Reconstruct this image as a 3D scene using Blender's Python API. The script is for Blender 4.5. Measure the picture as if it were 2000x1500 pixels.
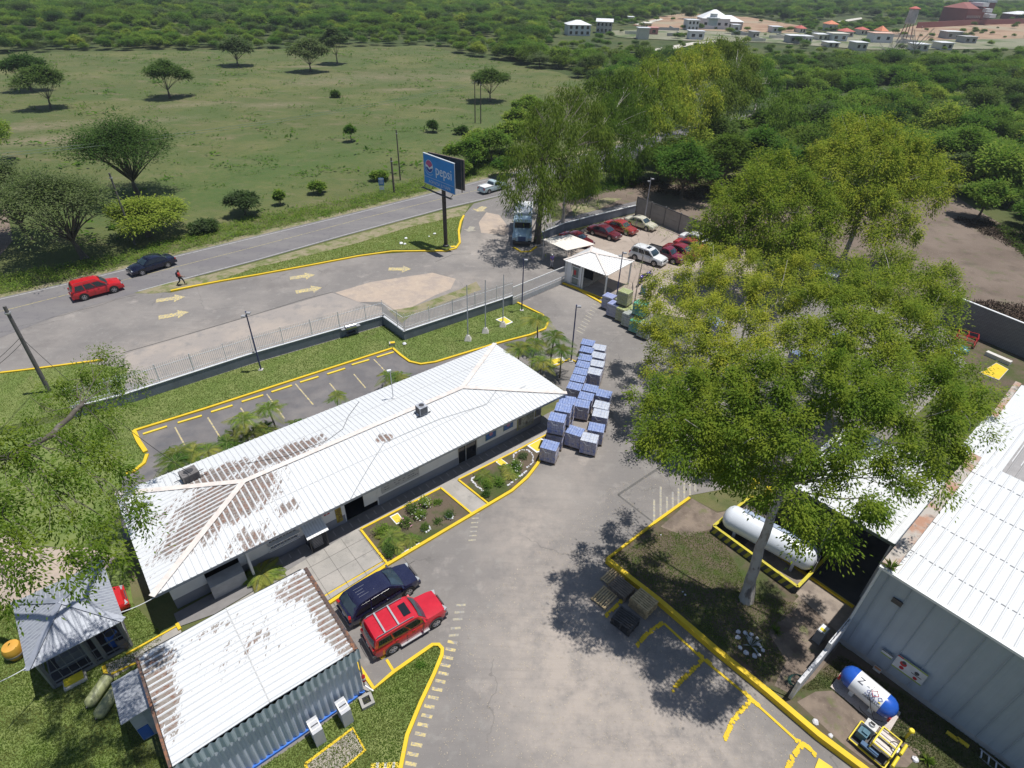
import bpy, math, random
import numpy as np
from mathutils import Vector, Matrix
for o in list(bpy.data.objects): bpy.data.objects.remove(o)
S = bpy.context.scene
COL = S.collection
rnd = random.Random(7)
# ------------------------------------------------------------------ camera
FPX, PITCH, ROLL, CH = 1156.0, math.radians(35.5), math.radians(1.75), 29.0
cd = bpy.data.cameras.new("camera"); cam = bpy.data.objects.new("camera", cd); COL.objects.link(cam)
cd.sensor_fit = 'HORIZONTAL'; cd.sensor_width = 36; cd.lens = 36*FPX/2000
cd.clip_start = .5; cd.clip_end = 8000
_U = Vector((0, math.sin(PITCH), math.cos(PITCH))); _F = Vector((0, math.cos(PITCH), -math.sin(PITCH)))
_R = Vector((1, 0, 0)); Rc = _R*math.cos(ROLL)+_U*math.sin(ROLL); Uc = _U*math.cos(ROLL)-_R*math.sin(ROLL)
cam.matrix_world = Matrix(((Rc.x, Uc.x, -_F.x, 0), (Rc.y, Uc.y, -_F.y, 0), (Rc.z, Uc.z, -_F.z, CH), (0, 0, 0, 1)))
S.camera = cam
S.render.resolution_x = 1024; S.render.resolution_y = 768
# ------------------------------------------------------------------ light
SUNV = Vector((-.225, -.06, -1))
w = bpy.data.worlds.new("World"); S.world = w; w.use_nodes = True
wn = w.node_tree.nodes; wl = w.node_tree.links
bg = wn['Background']; sky = wn.new('ShaderNodeTexSky'); sky.sky_type = 'NISHITA'; sky.sun_disc = False
sky.sun_elevation = math.atan2(1, math.hypot(SUNV.x, SUNV.y)); sky.sun_rotation = math.atan2(.225, .06)
sky.air_density = 1.0; sky.dust_density = .6; sky.ozone_density = 1.5
wl.new(sky.outputs[0], bg.inputs[0]); bg.inputs[1].default_value = .075
sd = bpy.data.lights.new("sun", 'SUN'); sd.energy = 4.4; sd.angle = math.radians(.53); sd.color = (1, .965, .9)
sun = bpy.data.objects.new("sun", sd); COL.objects.link(sun); sun.rotation_euler = SUNV.to_track_quat('-Z', 'Y').to_euler(); sun.location = (0, 0, 60)
S.view_settings.view_transform = 'Standard'; S.view_settings.look = 'None'; S.view_settings.exposure = 0.2; S.view_settings.gamma = 1
# ------------------------------------------------------------------ photo pixel -> place
def P(u, v, z=0.0):
    x = (u-1000)/FPX; y = -(v-750)/FPX
    d = Rc*x+Uc*y+_F; t = (z-CH)/d.z
    return Vector((d.x*t, d.y*t, z))
def XY(u, v, z=0.0):
    p = P(u, v, z); return (p.x, p.y)
def pix(p):
    q = Vector(p)-Vector((0, 0, CH)); f = q.dot(_F)
    return 1000+FPX*q.dot(Rc)/f, 750-FPX*q.dot(Uc)/f
def depth(p): return (Vector(p)-Vector((0, 0, CH))).dot(_F)
# ------------------------------------------------------------------ materials
MATS = {}
def _new(name):
    m = bpy.data.materials.new(name); m.use_nodes = True
    return m, m.node_tree.nodes, m.node_tree.links, m.node_tree.nodes['Principled BSDF']
def c4(c): return (c[0], c[1], c[2], 1)
def noise(n, l, scale, detail=4, rough=.55, vec=None, stretch=None):
    t = n.new('ShaderNodeTexNoise'); t.inputs['Scale'].default_value = scale; t.inputs['Detail'].default_value = detail; t.inputs['Roughness'].default_value = rough
    g = vec
    if g is None:
        tc = n.new('ShaderNodeNewGeometry'); g = tc.outputs['Position']
    if stretch:
        mp = n.new('ShaderNodeMapping'); mp.inputs['Scale'].default_value = stretch[0]; mp.inputs['Rotation'].default_value = (0, 0, stretch[1] if len(stretch) > 1 else 0)
        l.new(g, mp.inputs[0]); g = mp.outputs[0]
    l.new(g, t.inputs['Vector'])
    return t.outputs['Fac']
def ramp(n, l, fac, a, b, ca=(0, 0, 0), cb=(1, 1, 1)):
    r = n.new('ShaderNodeValToRGB'); r.color_ramp.elements[0].position = a; r.color_ramp.elements[1].position = b
    r.color_ramp.elements[0].color = c4(ca); r.color_ramp.elements[1].color = c4(cb); l.new(fac, r.inputs[0]); return r.outputs[0]
def mix(n, l, fac, a, b, mode='MIX'):
    m = n.new('ShaderNodeMix'); m.data_type = 'RGBA'; m.blend_type = mode
    for i, x in ((0, fac), (6, a), (7, b)):
        if isinstance(x, (int, float)): m.inputs[i].default_value = x
        elif isinstance(x, tuple): m.inputs[i].default_value = c4(x)
        else: l.new(x, m.inputs[i])
    return m.outputs[2]
def bump(n, l, bsdf, h, strength=.3, dist=.02):
    b = n.new('ShaderNodeBump'); b.inputs['Strength'].default_value = strength; b.inputs['Distance'].default_value = dist
    l.new(h, b.inputs['Height']); l.new(b.outputs[0], bsdf.inputs['Normal'])
def M(name, col, rough=.7, var=.12, scale=3.0, metal=0, spec=.5, bumpy=0, coat=0):
    if name in MATS: return MATS[name]
    m, n, l, b = _new(name)
    f = noise(n, l, scale, 5, .6)
    lo = tuple(max(0, c*(1-var)) for c in col); hi = tuple(min(1, c*(1+var)) for c in col)
    l.new(ramp(n, l, f, .3, .7, lo, hi), b.inputs['Base Color'])
    b.inputs['Roughness'].default_value = rough; b.inputs['Metallic'].default_value = metal; b.inputs['Specular IOR Level'].default_value = spec
    b.inputs['Coat Weight'].default_value = coat
    if bumpy: bump(n, l, b, noise(n, l, scale*6, 4), .5, bumpy)
    MATS[name] = m; return m
def layered(name, base, layers, rough=.9, bmp=None, spec=.3):
    """base colour, then layers of (colour, noise scale, low, high, strength[, stretch])"""
    m, n, l, b = _new(name); col = base
    for L in layers:
        f = ramp(n, l, noise(n, l, L[1], 6, .6, None, L[5] if len(L) > 5 else None), L[2], L[3])
        if L[4] < 1: f = mix(n, l, L[4], (0, 0, 0), f)
        col = mix(n, l, f, col, L[0])
    l.new(col, b.inputs['Base Color']) if not isinstance(col, tuple) else None
    b.inputs['Roughness'].default_value = rough; b.inputs['Specular IOR Level'].default_value = spec
    if bmp: bump(n, l, b, noise(n, l, bmp[0], 6, .7), bmp[1], bmp[2])
    MATS[name] = m; return m
def leafmat(name, c1, c2, c3, trans=.35, hue=(.475, .525), val=(1.35, .7)):
    m, n, l, b = _new(name)
    g = n.new('ShaderNodeNewGeometry'); oi = n.new('ShaderNodeObjectInfo')
    tc = n.new('ShaderNodeTexCoord')
    col = mix(n, l, ramp(n, l, g.outputs['Random Per Island'], .15, .85), c1, c2)
    col = mix(n, l, ramp(n, l, noise(n, l, .9, 2, .5), .42, .62), col, c3)
    hs = n.new('ShaderNodeHueSaturation')
    mr = n.new('ShaderNodeMapRange'); mr.inputs[3].default_value = hue[0]; mr.inputs[4].default_value = hue[1]; l.new(oi.outputs['Random'], mr.inputs[0]); l.new(mr.outputs[0], hs.inputs['Hue'])
    mv = n.new('ShaderNodeMapRange'); mv.inputs[3].default_value = val[0]; mv.inputs[4].default_value = val[1]; l.new(oi.outputs['Random'], mv.inputs[0]); l.new(mv.outputs[0], hs.inputs['Value'])
    l.new(col, hs.inputs['Color']); col = hs.outputs[0]
    l.new(col, b.inputs['Base Color']); b.inputs['Roughness'].default_value = .8; b.inputs['Specular IOR Level'].default_value = .06
    tr = n.new('ShaderNodeBsdfTranslucent'); l.new(mix(n, l, .5, col, (c3[0]*.78, c3[1]*1.2, c3[2]*.6)), tr.inputs[0])
    ms = n.new('ShaderNodeMixShader'); ms.inputs[0].default_value = trans
    out = n['Material Output']; l.new(b.outputs[0], ms.inputs[1]); l.new(tr.outputs[0], ms.inputs[2]); l.new(ms.outputs[0], out.inputs[0])
    MATS[name] = m; return m
def roofmat(name, stain, base=(.61, .625, .64), rot=0.0, cen=None, gray=(.135, .112, .102), dens=.5):
    """white painted sheet; 'stain' lists (x, y, radius_x, radius_y, angle, strength) of peeled patches in world metres"""
    m, n, l, b = _new(name)
    geo = n.new('ShaderNodeNewGeometry'); pos = geo.outputs['Position']
    f1 = noise(n, l, .8, 8, .75, pos, ((6.0, 1.3, 1.0), rot)); f2 = noise(n, l, 9, 5, .7, pos)
    acc = None
    for (x, y, rx, ry, an, s) in stain:
        mp = n.new('ShaderNodeMapping'); mp.vector_type = 'TEXTURE'; mp.inputs['Location'].default_value = (x, y, 0); mp.inputs['Rotation'].default_value = (0, 0, an); mp.inputs['Scale'].default_value = (rx, ry, 1000)
        l.new(pos, mp.inputs[0]); gr = n.new('ShaderNodeTexGradient'); gr.gradient_type = 'SPHERICAL'; l.new(mp.outputs[0], gr.inputs[0])
        mu = n.new('ShaderNodeMath'); mu.operation = 'MULTIPLY'; mu.inputs[1].default_value = s; l.new(gr.outputs['Fac'], mu.inputs[0])
        if acc is None: acc = mu.outputs[0]
        else:
            mx = n.new('ShaderNodeMath'); mx.operation = 'MAXIMUM'; l.new(acc, mx.inputs[0]); l.new(mu.outputs[0], mx.inputs[1]); acc = mx.outputs[0]
    col = mix(n, l, ramp(n, l, f2, .35, .75), base, tuple(c*.93 for c in base))
    col = mix(n, l, ramp(n, l, noise(n, l, .5, 6, .7, pos, ((1, 6, 1), rot)), .5, .8, (0, 0, 0), (.35, .35, .35)), col, tuple(c*.75 for c in base))
    if acc is not None:
        ad = n.new('ShaderNodeMath'); ad.operation = 'ADD'; l.new(acc, ad.inputs[0])
        mm = n.new('ShaderNodeMath'); mm.operation = 'MULTIPLY_ADD'; mm.inputs[1].default_value = 1.5; mm.inputs[2].default_value = -.75; l.new(f1, mm.inputs[0]); l.new(mm.outputs[0], ad.inputs[1])
        m2 = n.new('ShaderNodeMath'); m2.operation = 'MULTIPLY_ADD'; m2.inputs[1].default_value = .5; m2.inputs[2].default_value = -.25; l.new(f2, m2.inputs[0])
        a2 = n.new('ShaderNodeMath'); a2.operation = 'ADD'; l.new(ad.outputs[0], a2.inputs[0]); l.new(m2.outputs[0], a2.inputs[1])
        fac = ramp(n, l, a2.outputs[0], .40, .45)
        sc = mix(n, l, ramp(n, l, noise(n, l, 2.5, 4, .7, pos), .45, .6), gray, (.19, .10, .07))
        sc = mix(n, l, ramp(n, l, f2, .45, .6), sc, (.27, .24, .22))
        col = mix(n, l, fac, col, sc)
    l.new(col, b.inputs['Base Color']); b.inputs['Roughness'].default_value = .6; b.inputs['Specular IOR Level'].default_value = .3
    MATS[name] = m; return m
def paintmat(name, col, rough=.22, flake=.0):
    if name in MATS: return MATS[name]
    m, n, l, b = _new(name)
    f = noise(n, l, 2.0, 3)
    l.new(ramp(n, l, f, .3, .7, tuple(c*.9 for c in col), tuple(min(1, c*1.08+.004) for c in col)), b.inputs['Base Color'])
    b.inputs['Roughness'].default_value = rough; b.inputs['Coat Weight'].default_value = .6; b.inputs['Coat Roughness'].default_value = .08; b.inputs['Metallic'].default_value = flake
    MATS[name] = m; return m
def wornmat(name, col, under, amount=.5, scale=4):
    if name in MATS: return MATS[name]
    m, n, l, b = _new(name)
    f = ramp(n, l, noise(n, l, scale, 8, .75), amount-.06, amount+.06)
    c = mix(n, l, ramp(n, l, noise(n, l, 1.2, 4), .3, .7), tuple(x*.86 for x in col), col)
    l.new(mix(n, l, f, under, c), b.inputs['Base Color']); b.inputs['Roughness'].default_value = .75
    MATS[name] = m; return m
# palette
YEL = wornmat('yellow_kerb_paint', (.72, .50, .02), (.40, .33, .20), .33, 5)
YEL_OLD = wornmat('old_yellow_marking', (.62, .50, .20), (.27, .255, .25), .49, 5)
YEL_FAINT = wornmat('faint_yellow_marking', (.46, .41, .27), (.27, .26, .255), .52, 6)
YEL_SLAB = wornmat('yellow_slab_paint', (.75, .56, .05), (.5, .42, .3), .33, 2)
WHITE_LINE = wornmat('white_line_paint', (.42, .42, .41), (.16, .16, .17), .42, 4)
YEL_LINE = wornmat('yellow_line_paint', (.42, .36, .17), (.17, .17, .17), .46, 4)
WHITE = M('white_paint', (.72, .73, .74), .5, .05)
WALLW = M('white_wall_paint', (.76, .76, .77), .8, .05, 1.5)
WALLG = M('grey_wall_paint', (.25, .26, .30), .8, .07, 1.5)
PICKET = M('white_picket', (.68, .69, .71), .5, .06)
CONC = M('concrete', (.33, .32, .30), .9, .18, 2.5, bumpy=.004)
CONC_L = M('pale_concrete', (.52, .50, .46), .9, .12, 2, bumpy=.004)
GLASS = M('dark_glass', (.012, .014, .018), .06, .1, spec=.8)
GLASSB = M('blue_glass', (.03, .05, .07), .08, .2, spec=.8)
BLACK = M('black_rubber', (.018, .018, .018), .8, .2)
DARK = M('dark_metal', (.05, .05, .055), .5, .2)
DARKI = M('dark_interior', (.02, .02, .024), .9, .2)
CHROME = M('alloy', (.5, .5, .52), .3, .1, metal=.8)
STEEL = M('galvanised_steel', (.42, .43, .45), .45, .12, metal=.5)
NAVY = M('navy_pole_paint', (.05, .06, .16), .5, .1)
WOODP = M('pole_wood', (.12, .10, .085), .85, .2, 6)
RED = M('red_paint', (.42, .02, .025), .45, .1)
BLUE = M('blue_paint', (.03, .12, .45), .45, .1)
BARK_EU = layered('pale_bark', (.42, .39, .36), [((.16, .14, .13), 3, .55, .62, 1, ((1, 1, .35),)), ((.30, .26, .22), 1.2, .45, .6, .8)], .85)
BARK_DK = layered('dark_bark', (.10, .085, .07), [((.20, .18, .16), 3, .5, .7, 1, ((1, 1, .3),))], .9)
LEAF_EU = leafmat('eucalyptus_leaves', (0.1, 0.16, 0.02), (0.2, 0.27, 0.035), (0.26, 0.3, 0.035), 0.4)
LEAF_EU2 = leafmat('olive_leaves', (.095, .14, .022), (.15, .19, .034), (.14, .185, .026), .4, (.50, .53), (1.1, .85))
LEAF_GR = leafmat('green_leaves', (.055, .125, .020), (.13, .225, .035), (.17, .25, .04), .4)
LEAF_DK = leafmat('dark_leaves', (.065, .115, .03), (.11, .17, .045), (.10, .155, .035), .4)
LEAF_GY = leafmat('greyish_leaves', (.095, .13, .055), (.15, .19, .085), (.11, .155, .05), .4)
LEAF_YL = leafmat('yellowgreen_leaves', (0.16, 0.22, 0.035), (0.25, 0.32, 0.05), (0.2, 0.28, 0.042), 0.4)
LEAF_PALM = leafmat('palm_leaves', (0.07, 0.13, 0.028), (0.15, 0.23, 0.045), (0.24, 0.25, 0.06), 0.3)
GRASSM = leafmat('grass_blades', (0.11, 0.17, 0.03), (0.17, 0.24, 0.045), (0.22, 0.24, 0.07), 0.5)
WEEDM = leafmat('weed_leaves', (0.1, 0.18, 0.03), (0.17, 0.28, 0.045), (0.2, 0.27, 0.05), 0.45)
# ------------------------------------------------------------------ mesh helpers
class MB:
    def __init__(s): s.v = []; s.f = []; s.m = []; s.mi = 0
    def add(s, vs, fs):
        o = len(s.v); s.v += [tuple(p) for p in vs]; s.f += [tuple(i+o for i in f) for f in fs]; s.m += [s.mi]*len(fs); return s
    def box(s, c, d, rz=0, tilt=None):
        R = Matrix.Rotation(rz, 3, 'Z')
        if tilt is not None: R = tilt
        vs = [R @ Vector((x*d[0]/2, y*d[1]/2, z*d[2]/2))+Vector(c) for z in (-1, 1) for y in (-1, 1) for x in (-1, 1)]
        return s.add(vs, [(0, 2, 3, 1), (4, 5, 7, 6), (0, 1, 5, 4), (2, 6, 7, 3), (0, 4, 6, 2), (1, 3, 7, 5)])
    def beam(s, a, b, w, h):
        a = Vector(a); b = Vector(b); d = (b-a); L = d.length; x = d.normalized(); up = Vector((0, 0, 1))
        if abs(x.z) > .97: up = Vector((1, 0, 0))
        y = up.cross(x).normalized(); z = x.cross(y)
        return s.box((a+b)/2, (L, w, h), tilt=Matrix((x, y, z)).transposed())
    def tube(s, pts, r, n=8, cap=True):
        pts = [Vector(p) for p in pts]; k = len(pts); rr = r if isinstance(r, (list, tuple)) else [r]*k
        o = len(s.v); prev = None
        for i, p in enumerate(pts):
            d = (pts[min(i+1, k-1)]-pts[max(i-1, 0)]).normalized()
            if prev is None:
                a = Vector((0, 0, 1)) if abs(d.z) < .9 else Vector((1, 0, 0)); x = d.cross(a).normalized()
            else: x = (prev-d*prev.dot(d)).normalized()
            prev = x; y = d.cross(x)
            for j in range(n):
                t = 2*math.pi*j/n; s.v.append(tuple(p+(x*math.cos(t)+y*math.sin(t))*rr[i]))
        for i in range(k-1):
            for j in range(n):
                s.f.append((o+i*n+j, o+i*n+(j+1) % n, o+(i+1)*n+(j+1) % n, o+(i+1)*n+j)); s.m.append(s.mi)
        if cap:
            s.f.append(tuple(o+j for j in range(n))[::-1]); s.m.append(s.mi)
            s.f.append(tuple(o+(k-1)*n+j for j in range(n))); s.m.append(s.mi)
        return s
    def lathe(s, prof, c, axis='Z', n=16, rz=0):
        pts = []
        for (a, r) in prof:
            for j in range(n):
                t = 2*math.pi*j/n
                if axis == 'Z': p = Vector((r*math.cos(t), r*math.sin(t), a))
                elif axis == 'X': p = Vector((a, r*math.cos(t), r*math.sin(t)))
                else: p = Vector((r*math.cos(t), a, r*math.sin(t)))
                pts.append(Matrix.Rotation(rz, 3, 'Z') @ p+Vector(c))
        fs = []
        for i in range(len(prof)-1):
            for j in range(n): fs.append((i*n+j, i*n+(j+1) % n, (i+1)*n+(j+1) % n, (i+1)*n+j))
        fs.append(tuple(range(n))[::-1]); fs.append(tuple((len(prof)-1)*n+j for j in range(n)))
        return s.add(pts, fs)
    def prism(s, poly, z0, z1):
        k = len(poly); A = sum(poly[i][0]*poly[(i+1) % k][1]-poly[(i+1) % k][0]*poly[i][1] for i in range(k))
        if A < 0: poly = poly[::-1]
        vs = [(p[0], p[1], z0) for p in poly]+[(p[0], p[1], z1) for p in poly]
        return s.add(vs, [tuple(range(k))[::-1], tuple(range(k, 2*k))]+[(i, (i+1) % k, (i+1) % k+k, i+k) for i in range(k)])
    def sheet(s, poly, z):
        k = len(poly); A = sum(poly[i][0]*poly[(i+1) % k][1]-poly[(i+1) % k][0]*poly[i][1] for i in range(k))
        if A < 0: poly = poly[::-1]
        return s.add([(p[0], p[1], z) for p in poly], [tuple(range(k))])
    def face(s, pts): return s.add(pts, [tuple(range(len(pts)))])
FR = {}
def obj(name, mb, mats, parent=None, smooth=False, origin=None, local=False, sharp=40):
    me = bpy.data.meshes.new(name)
    vs = mb.v
    if parent is not None and not local:
        loc, rz = FR[parent.name]; R = Matrix.Rotation(-rz, 3, 'Z'); vs = [R @ (Vector(p)-loc) for p in vs]
    elif origin is not None: vs = [Vector(p)-Vector(origin) for p in vs]
    me.from_pydata([tuple(p) for p in vs], [], mb.f); me.update()
    for m in (mats if isinstance(mats, (list, tuple)) else [mats]): me.materials.append(m)
    me.polygons.foreach_set('material_index', mb.m)
    if smooth:
        me.polygons.foreach_set('use_smooth', [True]*len(mb.f))
        me.set_sharp_from_angle(angle=math.radians(sharp))
    o = bpy.data.objects.new(name, me); COL.objects.link(o)
    if parent is not None: o.parent = parent; FR[o.name] = FR[parent.name]
    elif origin is not None: o.location = origin; FR[o.name] = (Vector(origin), 0)
    else: FR[o.name] = (Vector((0, 0, 0)), 0)
    return o
def tag(o, label, cat, group=None, kind=None):
    o['label'] = label; o['category'] = cat
    if group: o['group'] = group
    if kind: o['kind'] = kind
    return o
def thing(name, label, cat, loc, rz=0, group=None):
    o = bpy.data.objects.new(name, None); COL.objects.link(o); o.location = loc; o.rotation_euler = (0, 0, rz); o.empty_display_size = .3
    FR[o.name] = (Vector(loc), rz); return tag(o, label, cat, group)
def struct(name, mb, mats, smooth=False):
    o = obj(name, mb, mats, smooth=smooth); o['kind'] = 'structure'; return o
def kids(o): return [c for c in o.children]
def dup(root, loc, rz=0, label=None, group=None, scale=None):
    r = root.copy(); COL.objects.link(r); r.location = loc; r.rotation_euler = (0, 0, rz); FR[r.name] = (Vector(loc), rz)
    if label: r['label'] = label
    if group: r['group'] = group
    if scale is not None: r.scale = scale if isinstance(scale, (tuple, list)) else (scale,)*3
    for ch in root.children:
        c = ch.copy(); COL.objects.link(c); c.parent = r; FR[c.name] = FR[r.name]
        for g in ch.children:
            d = g.copy(); COL.objects.link(d); d.parent = c; FR[d.name] = FR[r.name]
    return r
def text(s, size, mat, parent, mtx, name='lettering', extrude=.006, sx=1.0):
    cu = bpy.data.curves.new('t', 'FONT'); cu.body = s; cu.size = size; cu.extrude = extrude; cu.align_x = 'CENTER'; cu.align_y = 'CENTER'; cu.resolution_u = 3
    t = bpy.data.objects.new('t', cu); COL.objects.link(t); bpy.context.view_layer.update()
    me = bpy.data.meshes.new_from_object(t.evaluated_get(bpy.context.evaluated_depsgraph_get()))
    bpy.data.objects.remove(t); me.materials.clear(); me.materials.append(mat)
    loc, rz = FR[parent.name]
    me.transform(Matrix.Rotation(-rz, 4, 'Z') @ Matrix.Translation(-loc) @ mtx @ Matrix.Diagonal((sx, 1, 1, 1)))
    o = bpy.data.objects.new(name, me); COL.objects.link(o); o.parent = parent; FR[o.name] = FR[parent.name]; return o
def plane_mtx(c, xdir, ydir):
    x = Vector(xdir).normalized(); y = Vector(ydir).normalized(); z = x.cross(y).normalized(); y = z.cross(x)
    m = Matrix((x, y, z)).transposed().to_4x4(); m.translation = Vector(c); return m
def npmesh(name, V, Fq, mat, parent=None, mats_extra=None):
    me = bpy.data.meshes.new(name); nv = len(V); nf = len(Fq); k = Fq.shape[1]
    me.vertices.add(nv); me.vertices.foreach_set('co', V.astype(np.float32).ravel())
    me.loops.add(nf*k); me.loops.foreach_set('vertex_index', Fq.astype(np.int32).ravel())
    me.polygons.add(nf); me.polygons.foreach_set('loop_start', np.arange(0, nf*k, k, dtype=np.int32))
    me.update(calc_edges=True); me.materials.append(mat)
    o = bpy.data.objects.new(name, me); COL.objects.link(o)
    if parent is not None: o.parent = parent
    return o
def leaves(C, D, L, W, rng, curl=.0, up=0.0):
    """C centres, D directions, L lengths, W widths -> kite shaped quads"""
    N = len(C); D = D/np.linalg.norm(D, axis=1, keepdims=True)
    A = rng.normal(size=(N, 3)); A[:, 2] += up*np.sign(A[:, 2]); Sd = np.cross(D, A); Sd /= np.linalg.norm(Sd, axis=1, keepdims=True)+1e-9
    L = L[:, None]; W = W[:, None]
    v0 = C; v1 = C+D*L*.45+Sd*W*.5; v2 = C+D*L; v3 = C+D*L*.45-Sd*W*.5
    if curl: v2 = v2+np.array([0, 0, -1])*L*curl
    V = np.stack([v0, v1, v2, v3], 1).reshape(-1, 3); Fq = np.arange(N*4).reshape(-1, 4); return V, Fq
def in_poly(X, Y, poly):
    ins = np.zeros(len(X), bool); k = len(poly); j = k-1
    for i in range(k):
        xi, yi = poly[i]; xj, yj = poly[j]
        c = ((yi > Y) != (yj > Y)) & (X < (xj-xi)*(Y-yi)/((yj-yi)+1e-12)+xi); ins ^= c; j = i
    return ins
def scatter(poly, n, rng):
    a = np.array(poly); lo = a.min(0); hi = a.max(0); X = rng.uniform(lo[0], hi[0], n*3); Y = rng.uniform(lo[1], hi[1], n*3)
    m = in_poly(X, Y, poly); return X[m][:n], Y[m][:n]
def W_(pts, z=0.0): return [XY(u, v, z) for u, v in pts]
# office frame: a along the building, n outward to the yard
E1 = Vector((math.cos(math.radians(40)), math.sin(math.radians(40)), 0)); NN = Vector((math.sin(math.radians(40)), -math.cos(math.radians(40)), 0))
R40 = math.radians(40)
def OF(a, n, z=0): return E1*a+NN*n+Vector((0, 0, z))
def toOF(p): p = Vector((p[0], p[1], 0)); return p.dot(E1), p.dot(NN)
# ================================================================== SETTING
G_FIELD = layered('field_grass', (.088, .104, .034), [
    ((.135, .138, .052), .035, .42, .6, 1), ((.075, .105, .030), .06, .45, .6, .9), ((.165, .14, .08), .11, .54, .68, .85, ((1, 2.2, 1), .5)),
    ((.065, .095, .03), .7, .5, .65, .6), ((.115, .14, .05), 3.5, .52, .66, .5), ((.20, .165, .11), .23, .66, .72, .75, ((1, 3, 1), .6))], .95, (2.2, .9, .12))
G_DIRT = layered('bare_dirt', (.145, .112, .09), [((.19, .15, .122), .12, .4, .62, 1), ((.095, .075, .06), .35, .55, .7, .7), ((.11, .125, .06), .2, .6, .7, .5), ((.33, .27, .21), 5, .6, .7, .6), ((.10, .115, .05), .5, .56, .66, .7)], .95, (3, .8, .06))
G_ASPH = layered('worn_asphalt', (.200, .186, .178), [((.29, .265, .245), .10, .46, .66, .9), ((.15, .138, .133), .25, .53, .68, .55), ((.40, .36, .33), .45, .60, .72, .5), ((.31, .30, .28), 1.4, .55, .72, .4), ((.13, .13, .13), 12, .62, .70, .45), ((.40, .36, .33), 5, .70, .74, .5)], .93, (14, .5, .01))
def dusty(m, spots, col, tracks=True):
    n, l = m.node_tree.nodes, m.node_tree.links; b = n['Principled BSDF']; src = b.inputs['Base Color'].links[0].from_socket; g = n.new('ShaderNodeNewGeometry').outputs['Position']; c_ = src
    for (x, y, rx, ry, an, st) in spots:
        mp = n.new('ShaderNodeMapping'); mp.vector_type = 'TEXTURE'; mp.inputs['Location'].default_value = (x, y, 0); mp.inputs['Rotation'].default_value = (0, 0, an); mp.inputs['Scale'].default_value = (rx, ry, 1000); l.new(g, mp.inputs[0]); gr = n.new('ShaderNodeTexGradient'); gr.gradient_type = 'SPHERICAL'; l.new(mp.outputs[0], gr.inputs[0])
        mu = n.new('ShaderNodeMath'); mu.operation = 'MULTIPLY'; l.new(gr.outputs['Fac'], mu.inputs[0]); l.new(ramp(n, l, noise(n, l, .9, 7, .7, g), .3, .62), mu.inputs[1]); m2 = n.new('ShaderNodeMath'); m2.operation = 'MULTIPLY'; m2.use_clamp = True; m2.inputs[1].default_value = st; l.new(mu.outputs[0], m2.inputs[0]); c_ = mix(n, l, m2.outputs[0], c_, col)
    if tracks:
        for sc_, an, k in (((.12, 2.6, 1), -.75, .14), ((.2, 3.4, 1), -1.15, .10)): f = ramp(n, l, noise(n, l, 1.0, 5, .65, g, (sc_, an)), .52, .68, (0, 0, 0), (k, k, k)); c_ = mix(n, l, f, c_, (.13, .12, .115))
        v = n.new('ShaderNodeTexVoronoi'); v.feature = 'DISTANCE_TO_EDGE'; v.inputs['Scale'].default_value = .16; dm = n.new('ShaderNodeMapping'); l.new(g, dm.inputs[0]); ad = n.new('ShaderNodeVectorMath'); ad.operation = 'ADD'; t_ = n.new('ShaderNodeTexNoise'); t_.inputs['Scale'].default_value = 1.3; t_.inputs['Detail'].default_value = 5; l.new(g, t_.inputs['Vector']); l.new(dm.outputs[0], ad.inputs[0]); l.new(t_.outputs['Color'], ad.inputs[1]); l.new(ad.outputs[0], v.inputs['Vector'])
        f = ramp(n, l, v.outputs['Distance'], .0, .006, (.55, .55, .55), (0, 0, 0)); f = mix(n, l, f, (0, 0, 0), ramp(n, l, noise(n, l, .12, 3, .5, g), .5, .56)); c_ = mix(n, l, f, c_, (.10, .095, .09))
        c_ = mix(n, l, ramp(n, l, noise(n, l, 22, 2, .5, g), .70, .76, (0, 0, 0), (.5, .5, .5)), c_, (.52, .48, .43)); c_ = mix(n, l, ramp(n, l, noise(n, l, 1.1, 3, .8, g), .72, .78, (0, 0, 0), (.5, .5, .5)), c_, (.09, .085, .085))
    l.new(c_, b.inputs['Base Color'])
dusty(G_ASPH, [(3.2, 16.5, 5.5, 8, .1, 1.5), (7.5, 12, 7, 6, 0, 1.3), (1.5, 25, 4, 6, -.4, .9), (5, 33, 3, 7, 0, .6), (*XY(880, 560), 7, 4, .6, .8), (*XY(960, 470), 4, 6, 0, .9), (*XY(300, 680), 12, 4, .6, .7)], (.36, .315, .28))
dusty(G_FIELD, [(*XY(110, 272), 16, 6, .5, 1.3), (*XY(40, 250), 18, 5, .6, 1.1), (*XY(190, 278), 9, 4, .4, 1.2), (*XY(535, 205), 12, 5, .3, 1.0), (*XY(620, 160), 16, 10, .2, .8), (*XY(740, 150), 30, 12, .1, .7), (*XY(780, 175), 10, 3, .3, 1.1), (*XY(600, 130), 12, 3, .2, 1.2), (*XY(360, 205), 16, 4, .5, .9), (*XY(300, 235), 12, 4, .5, .8), (*XY(920, 150), 20, 12, 0, .5)], (.21, .175, .115), False)
dusty(G_FIELD, [(*XY(520, 330), 34, 14, .55, 1.0), (*XY(300, 400), 30, 12, .5, 1.0), (*XY(780, 270), 26, 14, .6, .9), (*XY(960, 235), 20, 16, .4, .8)], (.058, .105, .024), False)
G_LOT = layered('car_park_asphalt', (.135, .128, .132), [((.20, .185, .18), .35, .42, .62, .9), ((.11, .11, .12), .5, .55, .68, .8), ((.15, .15, .155), 1.7, .5, .7, .5)], .93, (14, .5, .01))
G_ROAD = layered('road_asphalt', (.165, .156, .162), [((.205, .195, .19), .25, .4, .65, 1, ((.25, 1.6, 1), -.35)), ((.10, .10, .11), 1.5, .55, .7, .5), ((.21, .20, .2), 9, .62, .7, .5)], .9, (14, .5, .01))
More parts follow.
